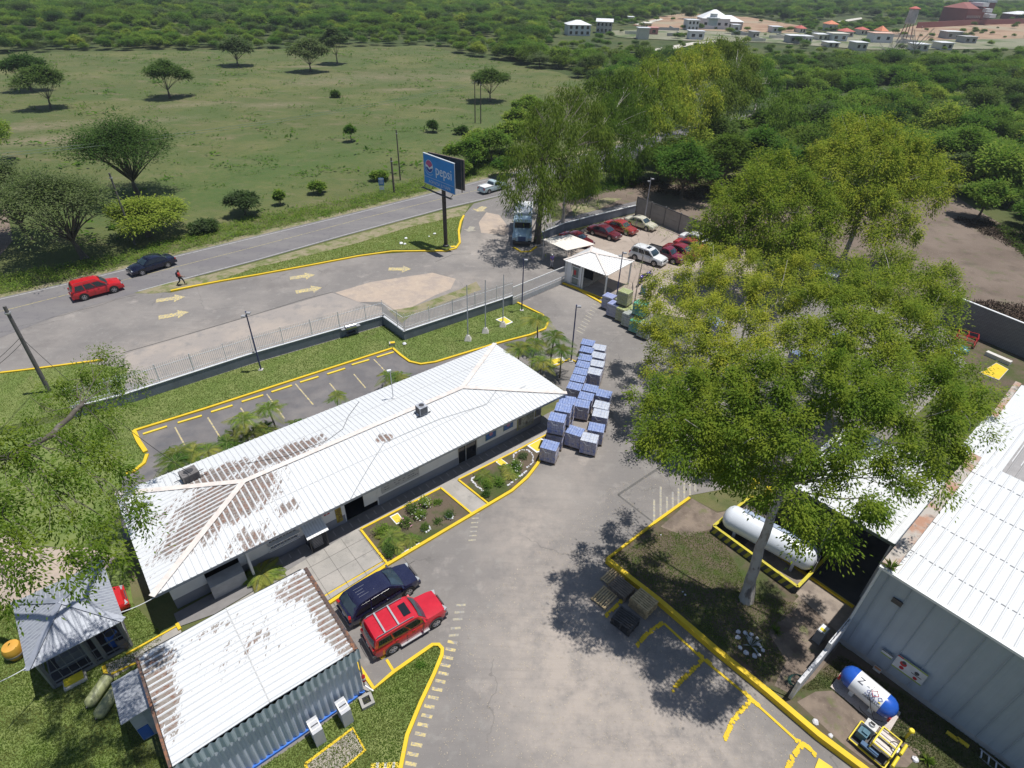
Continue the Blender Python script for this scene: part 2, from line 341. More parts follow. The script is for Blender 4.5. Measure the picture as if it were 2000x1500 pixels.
G_SAND = layered('sandy_dust', (.42, .34, .275), [((.34, .285, .25), .6, .42, .62, .9), ((.48, .40, .32), 2, .5, .7, .6)], .95, (9, .5, .01))
G_DUSTY = layered('dusty_forecourt', (.30, .27, .25), [((.37, .32, .28), .3, .42, .62, .9), ((.22, .21, .205), .8, .52, .68, .7), ((.16, .15, .15), 3, .62, .72, .4)], .95, (9, .5, .01))
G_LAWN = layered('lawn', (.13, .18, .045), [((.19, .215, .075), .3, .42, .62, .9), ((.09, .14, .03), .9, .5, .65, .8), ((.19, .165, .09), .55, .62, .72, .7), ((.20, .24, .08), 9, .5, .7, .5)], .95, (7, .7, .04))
G_LAWND = layered('shade_toned_lawn', (.07, .085, .028), [((.125, .095, .072), .3, .36, .52, .95), ((.055, .085, .02), 1.1, .5, .65, .7), ((.20, .155, .11), .6, .6, .72, .6)], .95, (7, .9, .06))  # darker lawn with soil patches, heavy shade put into its base colour
G_WALK = layered('walkway_concrete', (.31, .295, .275), [((.38, .355, .33), .7, .42, .62, .9), ((.22, .21, .20), 1.8, .55, .7, .6)], .92, (9, .4, .006))
G_GRAVEL = layered('gravel_lot', (.33, .275, .235), [((.39, .33, .285), .3, .42, .62, .9), ((.24, .205, .18), .9, .55, .68, .7), ((.45, .41, .36), 6, .62, .7, .6)], .95, (8, .8, .03))
G_VERGE = layered('verge', (.25, .22, .14), [((.12, .15, .04), .8, .45, .6, .9), ((.33, .28, .2), 2, .5, .7, .6)], .95, (6, .8, .05))
G_FOREST = layered('forest_floor', (.05, .075, .022), [((.09, .10, .035), .05, .42, .6, .9), ((.035, .05, .015), .3, .5, .65, .7)], .95)
G_PAVE = layered('pebble_paving', (.36, .32, .28), [((.22, .2, .18), 3, .5, .6, .8), ((.45, .4, .36), 8, .55, .7, .7)], .95, (6, .8, .03))
mb = MB(); mb.sheet([(-3500, -300), (3500, -300), (3500, 5000), (-3500, 5000)], 0); struct('ground', mb, G_FIELD)
# distant rise behind the woods
mb = MB(); NX, NY = 60, 14
for j in range(NY+1):
    for i in range(NX+1):
        x = -2600+5200*i/NX; y = 1300+2600*j/NY
        mb.v.append((x, y, -1+ (j/NY)**1.2*(70+40*math.sin(x*.0016+1)+22*math.sin(x*.0047+y*.002)+12*math.sin(x*.011))))
for j in range(NY):
    for i in range(NX): a = j*(NX+1)+i; mb.f.append((a, a+1, a+NX+2, a+NX+1)); mb.m.append(0)
struct('hills', mb, G_FOREST, smooth=True)
def region(name, px, z, mat, raw=False):
    mb = MB(); mb.sheet(px if raw else W_(px), z); return struct(name, mb, mat)
# woodland floor
region('ground', [(-900, 112), (130, 101), (500, 96), (830, 89), (900, 106), (1090, 141), (1180, 172), (1250, 190), (1320, 300), (1500, 350), (1700, 380), (1850, 372), (2000, 460), (2700, 640), (2700, 40), (1500, 0), (-900, 0)], .004, G_FOREST)
region('ground', [(1090, 398), (1240, 352), (1420, 372), (1500, 380), (1640, 420), (1780, 385), (1850, 372), (1900, 405), (1960, 440), (2080, 480), (2150, 720), (2010, 640), (1850, 600), (1700, 560), (1400, 470), (1240, 397), (1110, 432)], .010, G_DIRT)
region('ground', [(-300, 335), (0, 340), (18, 380), (16, 420), (25, 470), (0, 500), (-300, 540)], .006, layered('tilled_soil', (.22, .17, .135), [((.13, .10, .08), 1.2, .45, .6, .8, ((1, 5, 1), .6))], .95, (2, 1, .1)))
region('ground', [(1115, 402), (1185, 386), (1215, 388), (1170, 408), (1120, 424)], .014, G_VERGE)
# bare earth and lots of the far settlement
TAN = layered('bare_earth', (.34, .235, .16), [((.24, .14, .09), .05, .5, .6, .8), ((.30, .28, .2), .02, .5, .65, .8)], .95)
region('ground', [(1235, 50), (1290, 33), (1335, 27), (1400, 29), (1460, 34), (1520, 44), (1570, 52), (1560, 66), (1400, 62), (1330, 58)], .30, TAN)
region('ground', [(1690, 74), (1790, 50), (2000, 46), (2200, 40), (2200, 90), (2000, 76), (1800, 80)], .30, TAN)
region('ground', [(1165, 62), (1330, 56), (1500, 62), (1700, 68), (2000, 76), (2000, 96), (1700, 98), (1500, 84), (1330, 80), (1210, 74)], .25, layered('settlement_ground', (.21, .21, .14), [((.36, .33, .28), .03, .48, .6, .9), ((.08, .12, .04), .06, .5, .6, .9)], .95))
region('road', [(1272, 98), (1352, 84), (1400, 80), (1402, 83), (1354, 89), (1290, 104), (1270, 104)], .34, M('dirt_road', (.52, .49, .43), .9, .1, .3))
region('road', [(1618, 46), (1660, 38), (1682, 35), (1684, 38), (1655, 43), (1622, 49)], .34, MATS['dirt_road'])
region('road', [(1240, 48), (1290, 37), (1296, 39), (1250, 51)], .34, MATS['dirt_road'])
# highway
RU = [(-420, 668), (-200, 627), (0, 582), (125, 554), (255, 522), (337, 500), (500, 461), (687, 416), (850, 375), (957, 347), (1060, 322), (1180, 290), (1300, 260), (1400, 238), (1480, 219), (1560, 204), (1640, 196)]
RL = [(-420, 790), (-200, 722), (0, 660), (120, 615), (270, 571), (385, 540), (500, 510), (670, 462), (862, 410), (970, 385), (1080, 357), (1200, 324), (1310, 287), (1420, 255), (1495, 237), (1570, 217), (1640, 206)]
region('road', RU+RL[::-1], .030, G_ROAD)
def ribbon(mb, pts, w, z, raw=False):
    q = [Vector(p) for p in (pts if raw else W_(pts))]
    Lp = []; Rp = []
    for i, p in enumerate(q):
        d = (q[min(i+1, len(q)-1)]-q[max(i-1, 0)]).normalized(); n = Vector((-d.y, d.x)); Lp.append(p+n*w/2); Rp.append(p-n*w/2)
    for i in range(len(q)-1):
        mb.add([(a.x, a.y, z) for a in (Rp[i], Rp[i+1], Lp[i+1], Lp[i])], [(0, 1, 2, 3)])
    return mb
def off(pts, du, dv): return [(u+du, v+dv) for u, v in pts]
mb = MB(); ribbon(mb, off(RU[1:-4], 0, 3), .14, .036); ribbon(mb, off(RL[4:-4], 0, -2), .14, .036); struct('road_marking', mb, WHITE_LINE)
mb = MB(); ribbon(mb, [(-300, 690), (0, 609), (131, 576), (236, 549)], .12, .036); ribbon(mb, [(236, 549), (312, 530), (465, 491), (500, 482), (607, 454), (712, 426), (812, 401), (950, 367), (1060, 340)], .10, .036)
struct('road_marking', mb, YEL_LINE)
# roadside verge, dirt between road and median
region('verge', [(333, 566), (385, 543), (500, 513), (670, 465), (862, 413), (918, 400), (906, 421), (865, 433), (750, 475), (592, 515), (500, 533), (400, 553)], .034, G_VERGE)
region('verge', off(RU[1:-3], 0, 1)+off(RU[1:-3], 0, -7)[::-1], .012, G_VERGE)
# entrance apron
region('verge', [(262, 573), (330, 553), (400, 538), (410, 552), (360, 566), (300, 574)], .0325, G_VERGE)
region('entrance_apron', [(-420, 780), (0, 640), (75, 615), (262, 562), (300, 570), (333, 572), (420, 553), (500, 540), (700, 500), (835, 490), (890, 486), (900, 455), (908, 418), (925, 398), (1000, 378), (1060, 362), (1080, 440), (1120, 520), (1110, 545), (997, 590), (791, 666), (750, 636), (500, 709), (250, 790), (160, 707), (0, 726), (-420, 780)], .020, G_ASPH)
region('sand', [(655, 572), (725, 551), (845, 533), (890, 545), (880, 565), (850, 577), (805, 600), (760, 607), (745, 590), (700, 590)], .026, G_SAND)
region('dirt_shoulder', [(245, 692), (500, 615), (648, 572), (700, 590), (745, 600), (750, 616), (500, 692), (300, 755), (242, 745)], .024, G_DUSTY)
region('dirt_shoulder', [(760, 607), (805, 600), (900, 565), (930, 550), (940, 566), (800, 618), (785, 632)], .028, G_VERGE)
region('sand', [(950, 415), (975, 420), (990, 440), (1000, 450), (985, 460), (940, 455), (935, 435)], .026, G_SAND)
mb = MB(); ribbon(mb, [(0, 650), (18, 647), (40, 637), (75, 630), (98, 621), (120, 617), (160, 605), (190, 599), (225, 586), (265, 577)], .04, .031); ribbon(mb, [(235, 691), (330, 664), (500, 614), (600, 583), (650, 571)], .09, .031); ribbon(mb, [(850, 512), (885, 497), (920, 496)], .05, .031)
struct('pavement_crack', mb, M('crack', (.09, .085, .08), .95))
# compound yard
YARD = [(1000, 584), (1108, 548), (1180, 590), (1260, 660), (1400, 640), (1500, 560), (1700, 600), (1840, 640), (1900, 700), (1700, 900), (1550, 930), (1347, 968), (1186, 1089), (1290, 1172), (1500, 1357), (1700, 1512), (1700, 1700), (400, 1700), (640, 1180), (757, 1100), (1000, 957), (1050, 905), (1075, 840), (1105, 765), (1010, 700), (1060, 640), (1070, 625), (1060, 612)]
region('yard', YARD, .022, G_ASPH)
region('gravel_lot', [(1090, 470), (1155, 440), (1262, 412), (1330, 440), (1440, 470), (1500, 540), (1440, 640), (1270, 610), (1235, 590), (1120, 520)], .026, G_GRAVEL)
region('lane', [(1062, 440), (1110, 424), (1243, 393), (1240, 412), (1150, 437), (1075, 458)], .024, G_ROAD)
region('car_park', [(261, 842), (545, 751), (767, 680), (782, 693), (800, 706), (822, 711), (850, 707), (962, 673), (1030, 655), (1010, 720), (700, 860), (400, 1000), (240, 1060), (232, 935), (262, 919), (281, 903), (287, 885), (270, 860)], .024, G_LOT)
region('yard', [(1098, 540), (1120, 515), (1262, 540), (1285, 600), (1262, 640), (1180, 596)], .0235, G_ASPH)
# lawns
LAWN1 = [(0, 850), (240, 793), (500, 709), (750, 636), (760, 640), (791, 665), (1000, 588), (1007, 588), (1060, 614), (1070, 627), (1065, 641), (1035, 653), (962, 671), (850, 705), (822, 709), (800, 704), (782, 691), (767, 678), (545, 749), (261, 839), (270, 858), (287, 885), (280, 903), (262, 917), (240, 926), (235, 1010), (260, 1180), (315, 1235), (340, 1215), (270, 1280), (240, 1400), (320, 1700), (-500, 1700), (-500, 760)]
region('lawn', LAWN1, .028, G_LAWN)
region('lawn', [(-100, 742), (0, 728), (160, 709), (250, 720), (240, 780), (-100, 860)], .032, G_LAWN)
region('sandy_path', [(0, 1040), (60, 1070), (170, 1070), (225, 1090), (215, 1110), (150, 1125), (100, 1150), (30, 1185), (0, 1195), (-150, 1200), (-150, 1040)], .033, G_SAND)
MED = [(500, 523), (592, 502), (700, 475), (800, 444), (865, 430), (906, 421), (902, 432), (898, 450), (899, 475), (890, 484), (870, 488), (835, 487), (765, 488), (700, 497), (600, 517), (500, 535), (420, 551)]
region('median_lawn', MED, .040, G_LAWN)
BED = [(1347, 972), (1400, 1000), (1500, 985), (1700, 960), (1720, 1100), (1640, 1262), (1548, 1366), (1500, 1345), (1287, 1168), (1188, 1090), (1277, 1022)]
region('shade_toned_lawn', BED, .060, G_LAWND)  # lawn under the big tree, shade also painted into its colour
region('shade_toned_lawn', [(1548, 1368), (1640, 1262), (1700, 1290), (1880, 1420), (2080, 1560), (2080, 1700), (1900, 1700), (1690, 1500), (1500, 1350)], .056, G_LAWND)
region('shade_toned_lawn', [(1850, 620), (2010, 640), (2060, 740), (1960, 800), (1940, 780), (1880, 700)], .036, G_LAWND)
TRI = [(731, 1344), (769, 1312), (846, 1260), (858, 1264), (861, 1275), (845, 1317), (793, 1435), (779, 1500), (760, 1700), (480, 1700), (510, 1500), (600, 1440), (697, 1367), (715, 1355)]
region('lawn', TRI, .045, G_LAWN)
BARE = layered('bare_soil', (.17, .135, .11), [((.24, .19, .15), .8, .45, .6, .8), ((.11, .085, .07), 1.3, .5, .65, .7), ((.13, .14, .06), .9, .58, .68, .8), ((.36, .30, .24), 9, .64, .72, .6)], .95, (6, .8, .03))
region('bare_soil', [(1560, 1165), (1600, 1120), (1640, 1080), (1715, 1085), (1680, 1180), (1640, 1258), (1590, 1325), (1545, 1358), (1512, 1340), (1535, 1292), (1500, 1236), (1530, 1200)], .064, BARE)
region('bare_soil', [(1556, 1372), (1592, 1352), (1625, 1350), (1680, 1395), (1740, 1436), (1800, 1470), (1770, 1500), (1700, 1495), (1640, 1450)], .061, BARE); region('bare_soil', [(1352, 975), (1400, 1003), (1440, 995), (1400, 1030), (1340, 1050), (1290, 1030)], .064, BARE)
# walkways and forecourt
region('walkway', [(400, 1215), (700, 1030), (1075, 838), (1077, 846), (895, 936), (955, 983), (922, 1002), (861, 953), (706, 1034), (757, 1098), (637, 1176), (600, 1215), (470, 1300)], .050, G_WALK)
region('walkway', [(340, 1200), (600, 1060), (1085, 800), (1078, 836), (700, 1032), (420, 1200), (350, 1225)], .054, M('tiled_veranda', (.20, .19, .19), .6, .12, 2))
mb = MB()
for k in range(44):   # pale joints between the veranda tiles
    a = 1.2+k*.56; p0 = OF(a, -25.55, .06); p1 = OF(a, -25.2+.1*(k % 2), .06); mb.beam(p0, p1, .07, .004)
struct('walkway', mb, M('tile_joint', (.33, .32, .31), .8))
mb = MB()
for k in range(5): mb.beam(OF(5.2+k*1.15, -24.7, .058), OF(5.2+k*1.15, -19.6+.0*k, .058), .03, .004)
for k in range(4): mb.beam(OF(4.6, -23.9+k*1.1, .058), OF(10.2, -23.9+k*1.1, .058), .03, .004)
struct('slab_joint', mb, M('joint', (.19, .18, .17), .9))
region('walkway', [(205, 1300), (270, 1272), (350, 1220), (355, 1236), (275, 1292), (215, 1330)], .050, G_WALK)
region('walkway', [(695, 1292), (730, 1344), (715, 1356), (697, 1366)], .052, G_WALK)
region('paving', [(597, 1492), (688, 1424), (712, 1464), (640, 1530), (610, 1520)], .058, G_PAVE)
# planters soil
PL1 = [(706, 1035), (861, 955), (920, 1003), (758, 1099)]
PL2 = [(896, 937), (1077, 846), (1062, 890), (1048, 907), (1000, 955), (955, 981)]
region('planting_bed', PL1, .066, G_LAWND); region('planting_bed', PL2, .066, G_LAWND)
# ------------------------------------------------------------------ kerbs
def kerb(pts, w=.16, h=.14, mat=YEL, name='kerb', z0=0.0, raw=False, closed=False):
    q = [Vector(p) for p in (pts if raw else W_(pts, h))]
    if closed: q = q+[q[0]]
    mb = MB(); L = []; R = []
    for i, p in enumerate(q):
        if closed and i in (0, len(q)-1): d = (q[1]-q[-2])
        else: d = (q[min(i+1, len(q)-1)]-q[max(i-1, 0)])
        d.normalize(); n = Vector((-d.y, d.x)); L.append(p+n*w/2); R.append(p-n*w/2)
    for i in range(len(q)-1):
        a, b, c, d = R[i], R[i+1], L[i+1], L[i]
        mb.add([(p.x, p.y, zz) for zz in (z0, h) for p in (a, b, c, d)], [(4, 5, 6, 7), (0, 1, 5, 4), (3, 7, 6, 2)]+([(0, 4, 7, 3)] if i == 0 else [])+([(1, 2, 6, 5)] if i == len(q)-2 else []))
    return struct(name, mb, mat)
kerb([(333, 567), (362, 561), (430, 548), (500, 536), (600, 518), (700, 499), (765, 490), (835, 489), (870, 489), (890, 484), (898, 473), (896, 450), (900, 432), (906, 420)], .26, .17)
kerb([(0, 727), (60, 720), (160, 707), (200, 702)], .2, .14)
kerb([(261, 840), (400, 797), (545, 750), (767, 679)], .2, .15); kerb([(767, 679), (782, 692), (800, 705), (822, 710), (850, 706), (962, 672)], .2, .15); kerb([(962, 672), (1000, 662), (1035, 653), (1065, 641), (1071, 628), (1060, 614), (1007, 588)], .2, .15)
kerb([(261, 840), (270, 860), (284, 881)], .3, .16); kerb([(287, 886), (281, 903), (262, 918), (246, 924)], .22, .15)
kerb([(637, 1180), (757, 1101), (880, 1028), (1000, 957), (1030, 931), (1050, 905), (1058, 888)], .2, .16)
kerb([(704, 1033), (861, 952)], .13, .14); kerb([(861, 952), (922, 1003)], .13, .14); kerb([(704, 1033), (757, 1101)], .13, .14)
kerb([(895, 936), (1000, 884), (1077, 843)], .12, .14); kerb([(895, 936), (954, 983)], .12, .14)
kerb([(697, 1294), (730, 1344), (769, 1311), (845, 1258), (857, 1258), (864, 1266), (863, 1278), (847, 1317), (822, 1370), (795, 1435), (782, 1500), (770, 1600)], .18, .15)
kerb([(769, 1311), (755, 1288)], .13, .05); kerb([(749, 1284), (742, 1276)], .24, .12); kerb([(715, 1226), (700, 1212)], .13, .05); kerb([(712, 1222), (706, 1214)], .24, .12)
kerb([(630, 1166), (697, 1126), (750, 1095)], .09, .06)
kerb([(1347, 971), (1277, 1021)], .18, .2); kerb([(1277, 1021), (1186, 1090)], .14, .2)
kerb([(1186, 1090), (1230, 1126), (1287, 1170), (1400, 1267), (1500, 1348), (1600, 1433), (1690, 1500), (1800, 1590)], .28, .38)
kerb([(1297, 1217), (1365, 1280), (1452, 1352), (1500, 1395), (1555, 1445)], .12, .06)
kerb([(596, 1492), (689, 1422), (713, 1465), (660, 1510), (620, 1550), (596, 1492)], .12, .08)
kerb([(246, 1277), (345, 1222), (350, 1218)], .1, .1); kerb([(217, 1316), (274, 1290)], .1, .1); kerb([(202, 1300), (208, 1320)], .16, .1)
kerb([(345, 1217), (351, 1228)], .16, .16)
kerb([(1003, 482), (1018, 491), (1035, 490), (1048, 481)], .2, .15)
kerb([(1108, 550), (1140, 570), (1178, 592)], .25, .15)
kerb([(1060, 720), (1090, 712), (1112, 700), (1126, 706)], .12, .12); kerb([(1065, 672), (1040, 660)], .12, .12)
for a, b in [((279, 847), (326, 832)), ((347, 825), (394, 811)), ((412, 804), (454, 791)), ((472, 784), (514, 771)), ((530, 765), (570, 752)), ((586, 746), (622, 735)), ((639, 730), (674, 719)), ((687, 712), (721, 702)), ((736, 697), (769, 687))]:
    kerb([a, b], .18, .12, YEL_SLAB, 'parking_kerb')
mb = MB()
for a, b in [((342, 835), (361, 870)), ((406, 816), (432, 858)), ((470, 797), (505, 846)), ((521, 770), (556, 818)), ((577, 750), (612, 791)), ((644, 749), (668, 778)), ((691, 731), (714, 758)), ((730, 702), (754, 727))]: ribbon(mb, [a, b], .1, .030)
struct('parking_line', mb, YEL_OLD)
# arrows
def arrow(tail, tip, w=.55, mat=YEL_OLD):
    a = P(*tail); b = P(*tip); d = (b-a); L = d.length; d.normalize(); n = Vector((-d.y, d.x, 0)); h = min(L*.38, 1.6); m = b-d*h
    return [(p.x, p.y) for p in (a+n*w/2, m+n*w/2, m+n*w*1.15, b, m-n*w*1.15, m-n*w/2, a-n*w/2)]
mb = MB()
for t, p in [((305, 588), (362, 580)), ((310, 621), (369, 610)), ((566, 544), (615, 537)), ((578, 571), (629, 562)), ((759, 526), (803, 526)), ((946, 404), (932, 414))]:
    mb.sheet(arrow(t, p, .8 if p[0] != 932 else 1.0), .034)
struct('arrow_marking', mb, YEL_OLD)
mb = MB(); mb.sheet(arrow((923, 443), (915, 453), .8), .034); struct('arrow_marking', mb, YEL_FAINT)
# dashes along the yard kerb
mb = MB()
for i, (u, v) in enumerate([(1535, 520), (1520, 577), (1500, 640), (1480, 700), (1465, 765), (1440, 825), (1415, 888), (1385, 953), (1355, 1022), (1335, 1095), (1305, 1165), (1285, 1238), (1255, 1320), (1225, 1395), (1210, 1470)]):
    c = P(500+u/4, 1125+v/4); d = (P(500+u/4+4, 1125+v/4+.8)-c).normalized(); q = c-d*.26; r = c+d*.26; mb.beam((q.x, q.y, .028), (r.x, r.y, .028), .16, .004)
struct('yard_marking', mb, YEL_OLD)
mb = MB()
for (u, v) in [(1545, 465), (1560, 410), (1575, 340), (1590, 285), (1600, 230)]:
    c = P(500+u/4, 1125+v/4); d = Vector((1, .1, 0)); q = c-d*.26; r = c+d*.26; mb.beam((q.x, q.y, .028), (r.x, r.y, .028), .14, .004)
for k in range(11):
    c = P(1162-k*3.5, 588+k*5.8); d = (P(1170-k*3.5, 592+k*5.8)-c).normalized(); q = c-d*.05; r = c+d*.75; mb.beam((q.x, q.y, .028), (r.x, r.y, .028), .14, .004)
for (u, v0, v1) in [(1110, 960, 1085), (1160, 860, 1050), (1210, 940, 1010), (1255, 900, 985), (1300, 870, 950), (1345, 830, 905), (1390, 790, 880), (1430, 760, 850)]:
    q = P(1000+u/4, 750+v0/4-14); r = P(1000+u/4, 750+v1/4-2); mb.beam((q.x, q.y, .028), (r.x, r.y, .028), .13, .004)
for k in range(7):
    c = P(930+k*-1.2, 1005+k*8.5); mb.beam((c.x-.25, c.y, .028), (c.x+.2, c.y+.05, .028), .1, .004)
struct('yard_marking', mb, YEL_FAINT)
mb = MB(); ribbon(mb, [(1207, 967), (1327, 888), (1360, 866)], .17, .027); ribbon(mb, [(1207, 967), (1275, 1020)], .12, .027); struct('drain', mb, M('drain_grating', (.11, .105, .10), .8, .3, 20))
# yellow painted paver rows
def paver_row(pts, seed, cnt, w=.078):
    r = random.Random(seed); q = [P(*p) for p in pts]; mb = MB(); cnt = int(cnt*1.7)
    tot = sum((q[i+1]-q[i]).length for i in range(len(q)-1))
    for k in range(cnt):
        t = tot*(k+.5)/cnt; i = 0
        while i < len(q)-2 and t > (q[i+1]-q[i]).length: t -= (q[i+1]-q[i]).length; i += 1
        if r.random() < .08: continue
        d = (q[i+1]-q[i]).normalized(); c = q[i]+d*t+Vector((-d.y, d.x, 0))*(w*.6 if k % 2 else -w*.6)+Vector((r.uniform(-.02, .02), r.uniform(-.02, .02), 0))
        a0 = r.uniform(0, 1); pl = [(c.x+w*math.cos(a0+i*math.pi/3)*1.0, c.y+w*math.sin(a0+i*math.pi/3)) for i in range(6)]
        mb.prism(pl, 0, .055+r.uniform(0, .012))
    return struct('paver_edging', mb, YEL)
paver_row([(1182, 1205), (1210, 1178), (1243, 1145)], 1, 24); paver_row([(1243, 1262), (1262, 1240), (1297, 1215)], 2, 24); paver_row([(1312, 1350), (1328, 1332), (1350, 1312), (1372, 1288)], 3, 19)
paver_row([(1415, 1445), (1430, 1410), (1465, 1368)], 4, 28); paver_row([(1537, 1505), (1550, 1475), (1567, 1455)], 5, 18); paver_row([(1452, 1352), (1466, 1366), (1482, 1380)], 6, 11); paver_row([(1555, 1447), (1575, 1458), (1593, 1476)], 7, 14); paver_row([(1360, 1275), (1376, 1288), (1390, 1300)], 8, 9)
mb = MB(); mb.prism(W_([(1598, 1482), (1625, 1500), (1600, 1560), (1575, 1540)]), 0, .09); struct('painted_slab', mb, YEL_SLAB)
# hatched yellow slab at the foot of the lawn triangle
mb = MB(); mb.prism(W_([(725, 1492), (779, 1489), (775, 1540), (715, 1545)]), 0, .06); struct('painted_slab', mb, YEL_SLAB)
mb = MB()
for k in range(3): ribbon(mb, [(738+k*16, 1490), (733+k*16, 1530)], .12, .064)
struct('slab_marking', mb, CONC_L)
# grass blades
def blades(name, poly, n, seed, h=(.05, .13), mat=GRASSM, label='', cat='grass', spread=.5, wd=.03, z=.03):
    rng = np.random.default_rng(seed); X, Y = scatter(poly, n, rng); N = len(X)
    C = np.stack([X, Y, np.full(N, z)], 1); D = np.stack([rng.normal(0, spread*1.8, N), rng.normal(0, spread*1.8, N), np.ones(N)], 1)
    V, Fq = leaves(C, D, rng.uniform(h[0], h[1], N), np.full(N, wd)*rng.uniform(.6, 1.6, N), rng, 0, 2.5)
    o = npmesh(name, V, Fq, mat); tag(o, label, cat, kind='stuff'); return o
blades('grass', W_(LAWN1[:23]), 70000, 1, label='short green lawn grass between the fence wall and the staff car park', wd=.035)
blades('grass', W_([(0, 1180), (260, 1180), (320, 1240), (240, 1400), (330, 1500), (330, 1560), (-200, 1560), (-200, 1180)]), 60000, 2, label='green grass around the pavilion and the old gas cylinders')
blades('grass', W_(TRI), 26000, 3, label='grass in the yellow kerbed triangle beside the corrugated shed', z=.045)
blades('grass', W_(MED), 22000, 4, h=(.08, .18), label='grass on the roadside island under the billboard', z=.04, wd=.05)
blades('grass', W_([(1190, 1092), (1290, 1040), (1400, 1040), (1470, 1160), (1560, 1180), (1500, 1240), (1530, 1290), (1500, 1335), (1290, 1165)]), 15000, 5, label='shaded patchy grass under the big eucalyptus', z=.06)
blades('grass', W_([(1560, 1352), (1640, 1280), (1880, 1430), (2050, 1560), (1800, 1560), (1790, 1475), (1690, 1400), (1620, 1345)]), 13000, 6, label='dry grass along the warehouse wall', mat=leafmat('dry_grass', (.16, .15, .06), (.24, .20, .10), (.12, .15, .04)), z=.056)
blades('grass', W_([(-60, 742), (0, 729), (160, 711), (250, 722), (240, 790), (0, 848), (-60, 850)]), 14000, 7, label='grass behind the leaning pole at the left edge')
blades('leaf_litter', W_([(930, 1180), (1180, 960), (1340, 890), (1190, 1095), (1290, 1180), (1500, 1360), (1600, 1500), (850, 1500), (880, 1270)]), 3500, 8, h=(.03, .12), mat=M('litter', (.42, .36, .27), .9, .3), label='dry leaves and bits strewn over the yard asphalt', cat='leaf litter', spread=5, wd=.022, z=.03)
# tall weeds along the far side of the road
rng = np.random.default_rng(11)
vp = W_([(-250, 625)]+[(u, v-4) for u, v in RU[2:10]]+[(1040, 300), (950, 280), (900, 320), (820, 350), (700, 385), (560, 412), (420, 440), (330, 470), (240, 500), (120, 520), (0, 540), (-250, 560)])
X, Y = scatter(vp, 9000, rng); k = 14
C = np.repeat(np.stack([X, Y, np.zeros(len(X))], 1), k, 0); N = len(C); hh = np.repeat(rng.uniform(.15, .75, len(X))*(.5+.7*(np.sin(X*.4)*np.sin(Y*.53)+1)/2), k)
C += np.stack([rng.normal(0, .28, N), rng.normal(0, .28, N), rng.uniform(0, 1, N)*hh], 1)
V, Fq = leaves(C, np.stack([rng.normal(0, .7, N), rng.normal(0, .7, N), rng.uniform(.1, 1, N)], 1), rng.uniform(.12, .35, N), rng.uniform(.05, .12, N), rng, .1, 2)
tag(npmesh('weeds', V, Fq, WEEDM), 'tall roadside weeds along the far edge of the highway', 'weeds', kind='stuff')
# low tufts over the meadow
rng = np.random.default_rng(12); vp = W_([(-200, 560), (330, 470), (700, 385), (900, 320), (1040, 290), (1090, 145), (830, 92), (0, 110), (-300, 200)])
X, Y = scatter(vp, 2200, rng); k = 12
C = np.repeat(np.stack([X, Y, np.zeros(len(X))], 1), k, 0); N = len(C); sc = np.repeat(rng.gamma(2, .16, len(X)), k)
C += np.stack([rng.normal(0, 1, N)*sc*1.6, rng.normal(0, 1, N)*sc*1.2, rng.uniform(0, .5, N)*sc], 1)
V, Fq = leaves(C, np.stack([rng.normal(0, 1, N), rng.normal(0, 1, N), rng.uniform(0, .6, N)], 1), sc*rng.uniform(.6, 1.4, N), sc*rng.uniform(.3, .6, N), rng, .1, 2)
tag(npmesh('meadow_tufts', V, Fq, LEAF_GR), 'low tufts and weeds scattered over the open meadow', 'grass', kind='stuff')
# ================================================================== BUILDINGS
def clip_t(poly, s):
    ts = []
    for i in range(len(poly)):
        (x0, y0), (x1, y1) = poly[i], poly[(i+1) % len(poly)]
        if (x0 <= s < x1) or (x1 <= s < x0): ts.append(y0+(y1-y0)*(s-x0)/(x1-x0))
    return (min(ts), max(ts)) if len(ts) > 1 else None
def RIB(m): return [m, M('rib_'+m.name, tuple(c*.97 for c in {'dull_zinc_roof': (.36, .38, .42), 'cream_sheet': (.70, .65, .58), 'unpainted_sheet': (.34, .33, .33)}.get(m.name, (.62, .63, .645))), .55, .07, .8)]
def roof_plane(mb, pts, sdir, pitch=.33, rh=.035, rw=.05, thick=.05, phase=0.0):
    """pts: planar polygon (world). ribs run perpendicular to sdir inside the plane"""
    pts = [Vector(p) for p in pts]; o = pts[0]; n = (pts[1]-pts[0]).cross(pts[2]-pts[0]).normalized()
    if n.z < 0: n = -n; pts = pts[::-1]; o = pts[0]
    s = (Vector(sdir)-n*Vector(sdir).dot(n)).normalized(); t = n.cross(s)
    k = len(pts); lo = [p-n*thick for p in pts]
    mb.add(pts+lo, [tuple(range(k)), tuple(range(k, 2*k))[::-1]]+[(i, i+k, (i+1) % k+k, (i+1) % k) for i in range(k)])
    q = [((p-o).dot(s), (p-o).dot(t)) for p in pts]; smin = min(a for a, b in q); smax = max(a for a, b in q)
    x = smin+pitch*(.5+phase); m0 = mb.mi; mb.mi = m0+1
    while x < smax-.03:
        c = clip_t(q, x)
        if c and c[1]-c[0] > .08:
            a = o+s*x+t*(c[0]+.01)+n*.002; b = o+s*x+t*(c[1]-.01)+n*.002
            vs = []
            for e in (a, b): vs += [e-s*rw, e-s*rw*.35+n*rh, e+s*rw*.35+n*rh, e+s*rw]
            mb.add(vs, [(0, 1, 5, 4), (1, 2, 6, 5), (2, 3, 7, 6), (0, 3, 2, 1), (4, 5, 6, 7)])
        x += pitch
    mb.mi = m0; return mb
def wall_box(mb, p0, p1, z0, z1, th=.12):
    return mb.beam((p0[0], p0[1], (z0+z1)/2), (p1[0], p1[1], (z0+z1)/2), th, z1-z0)
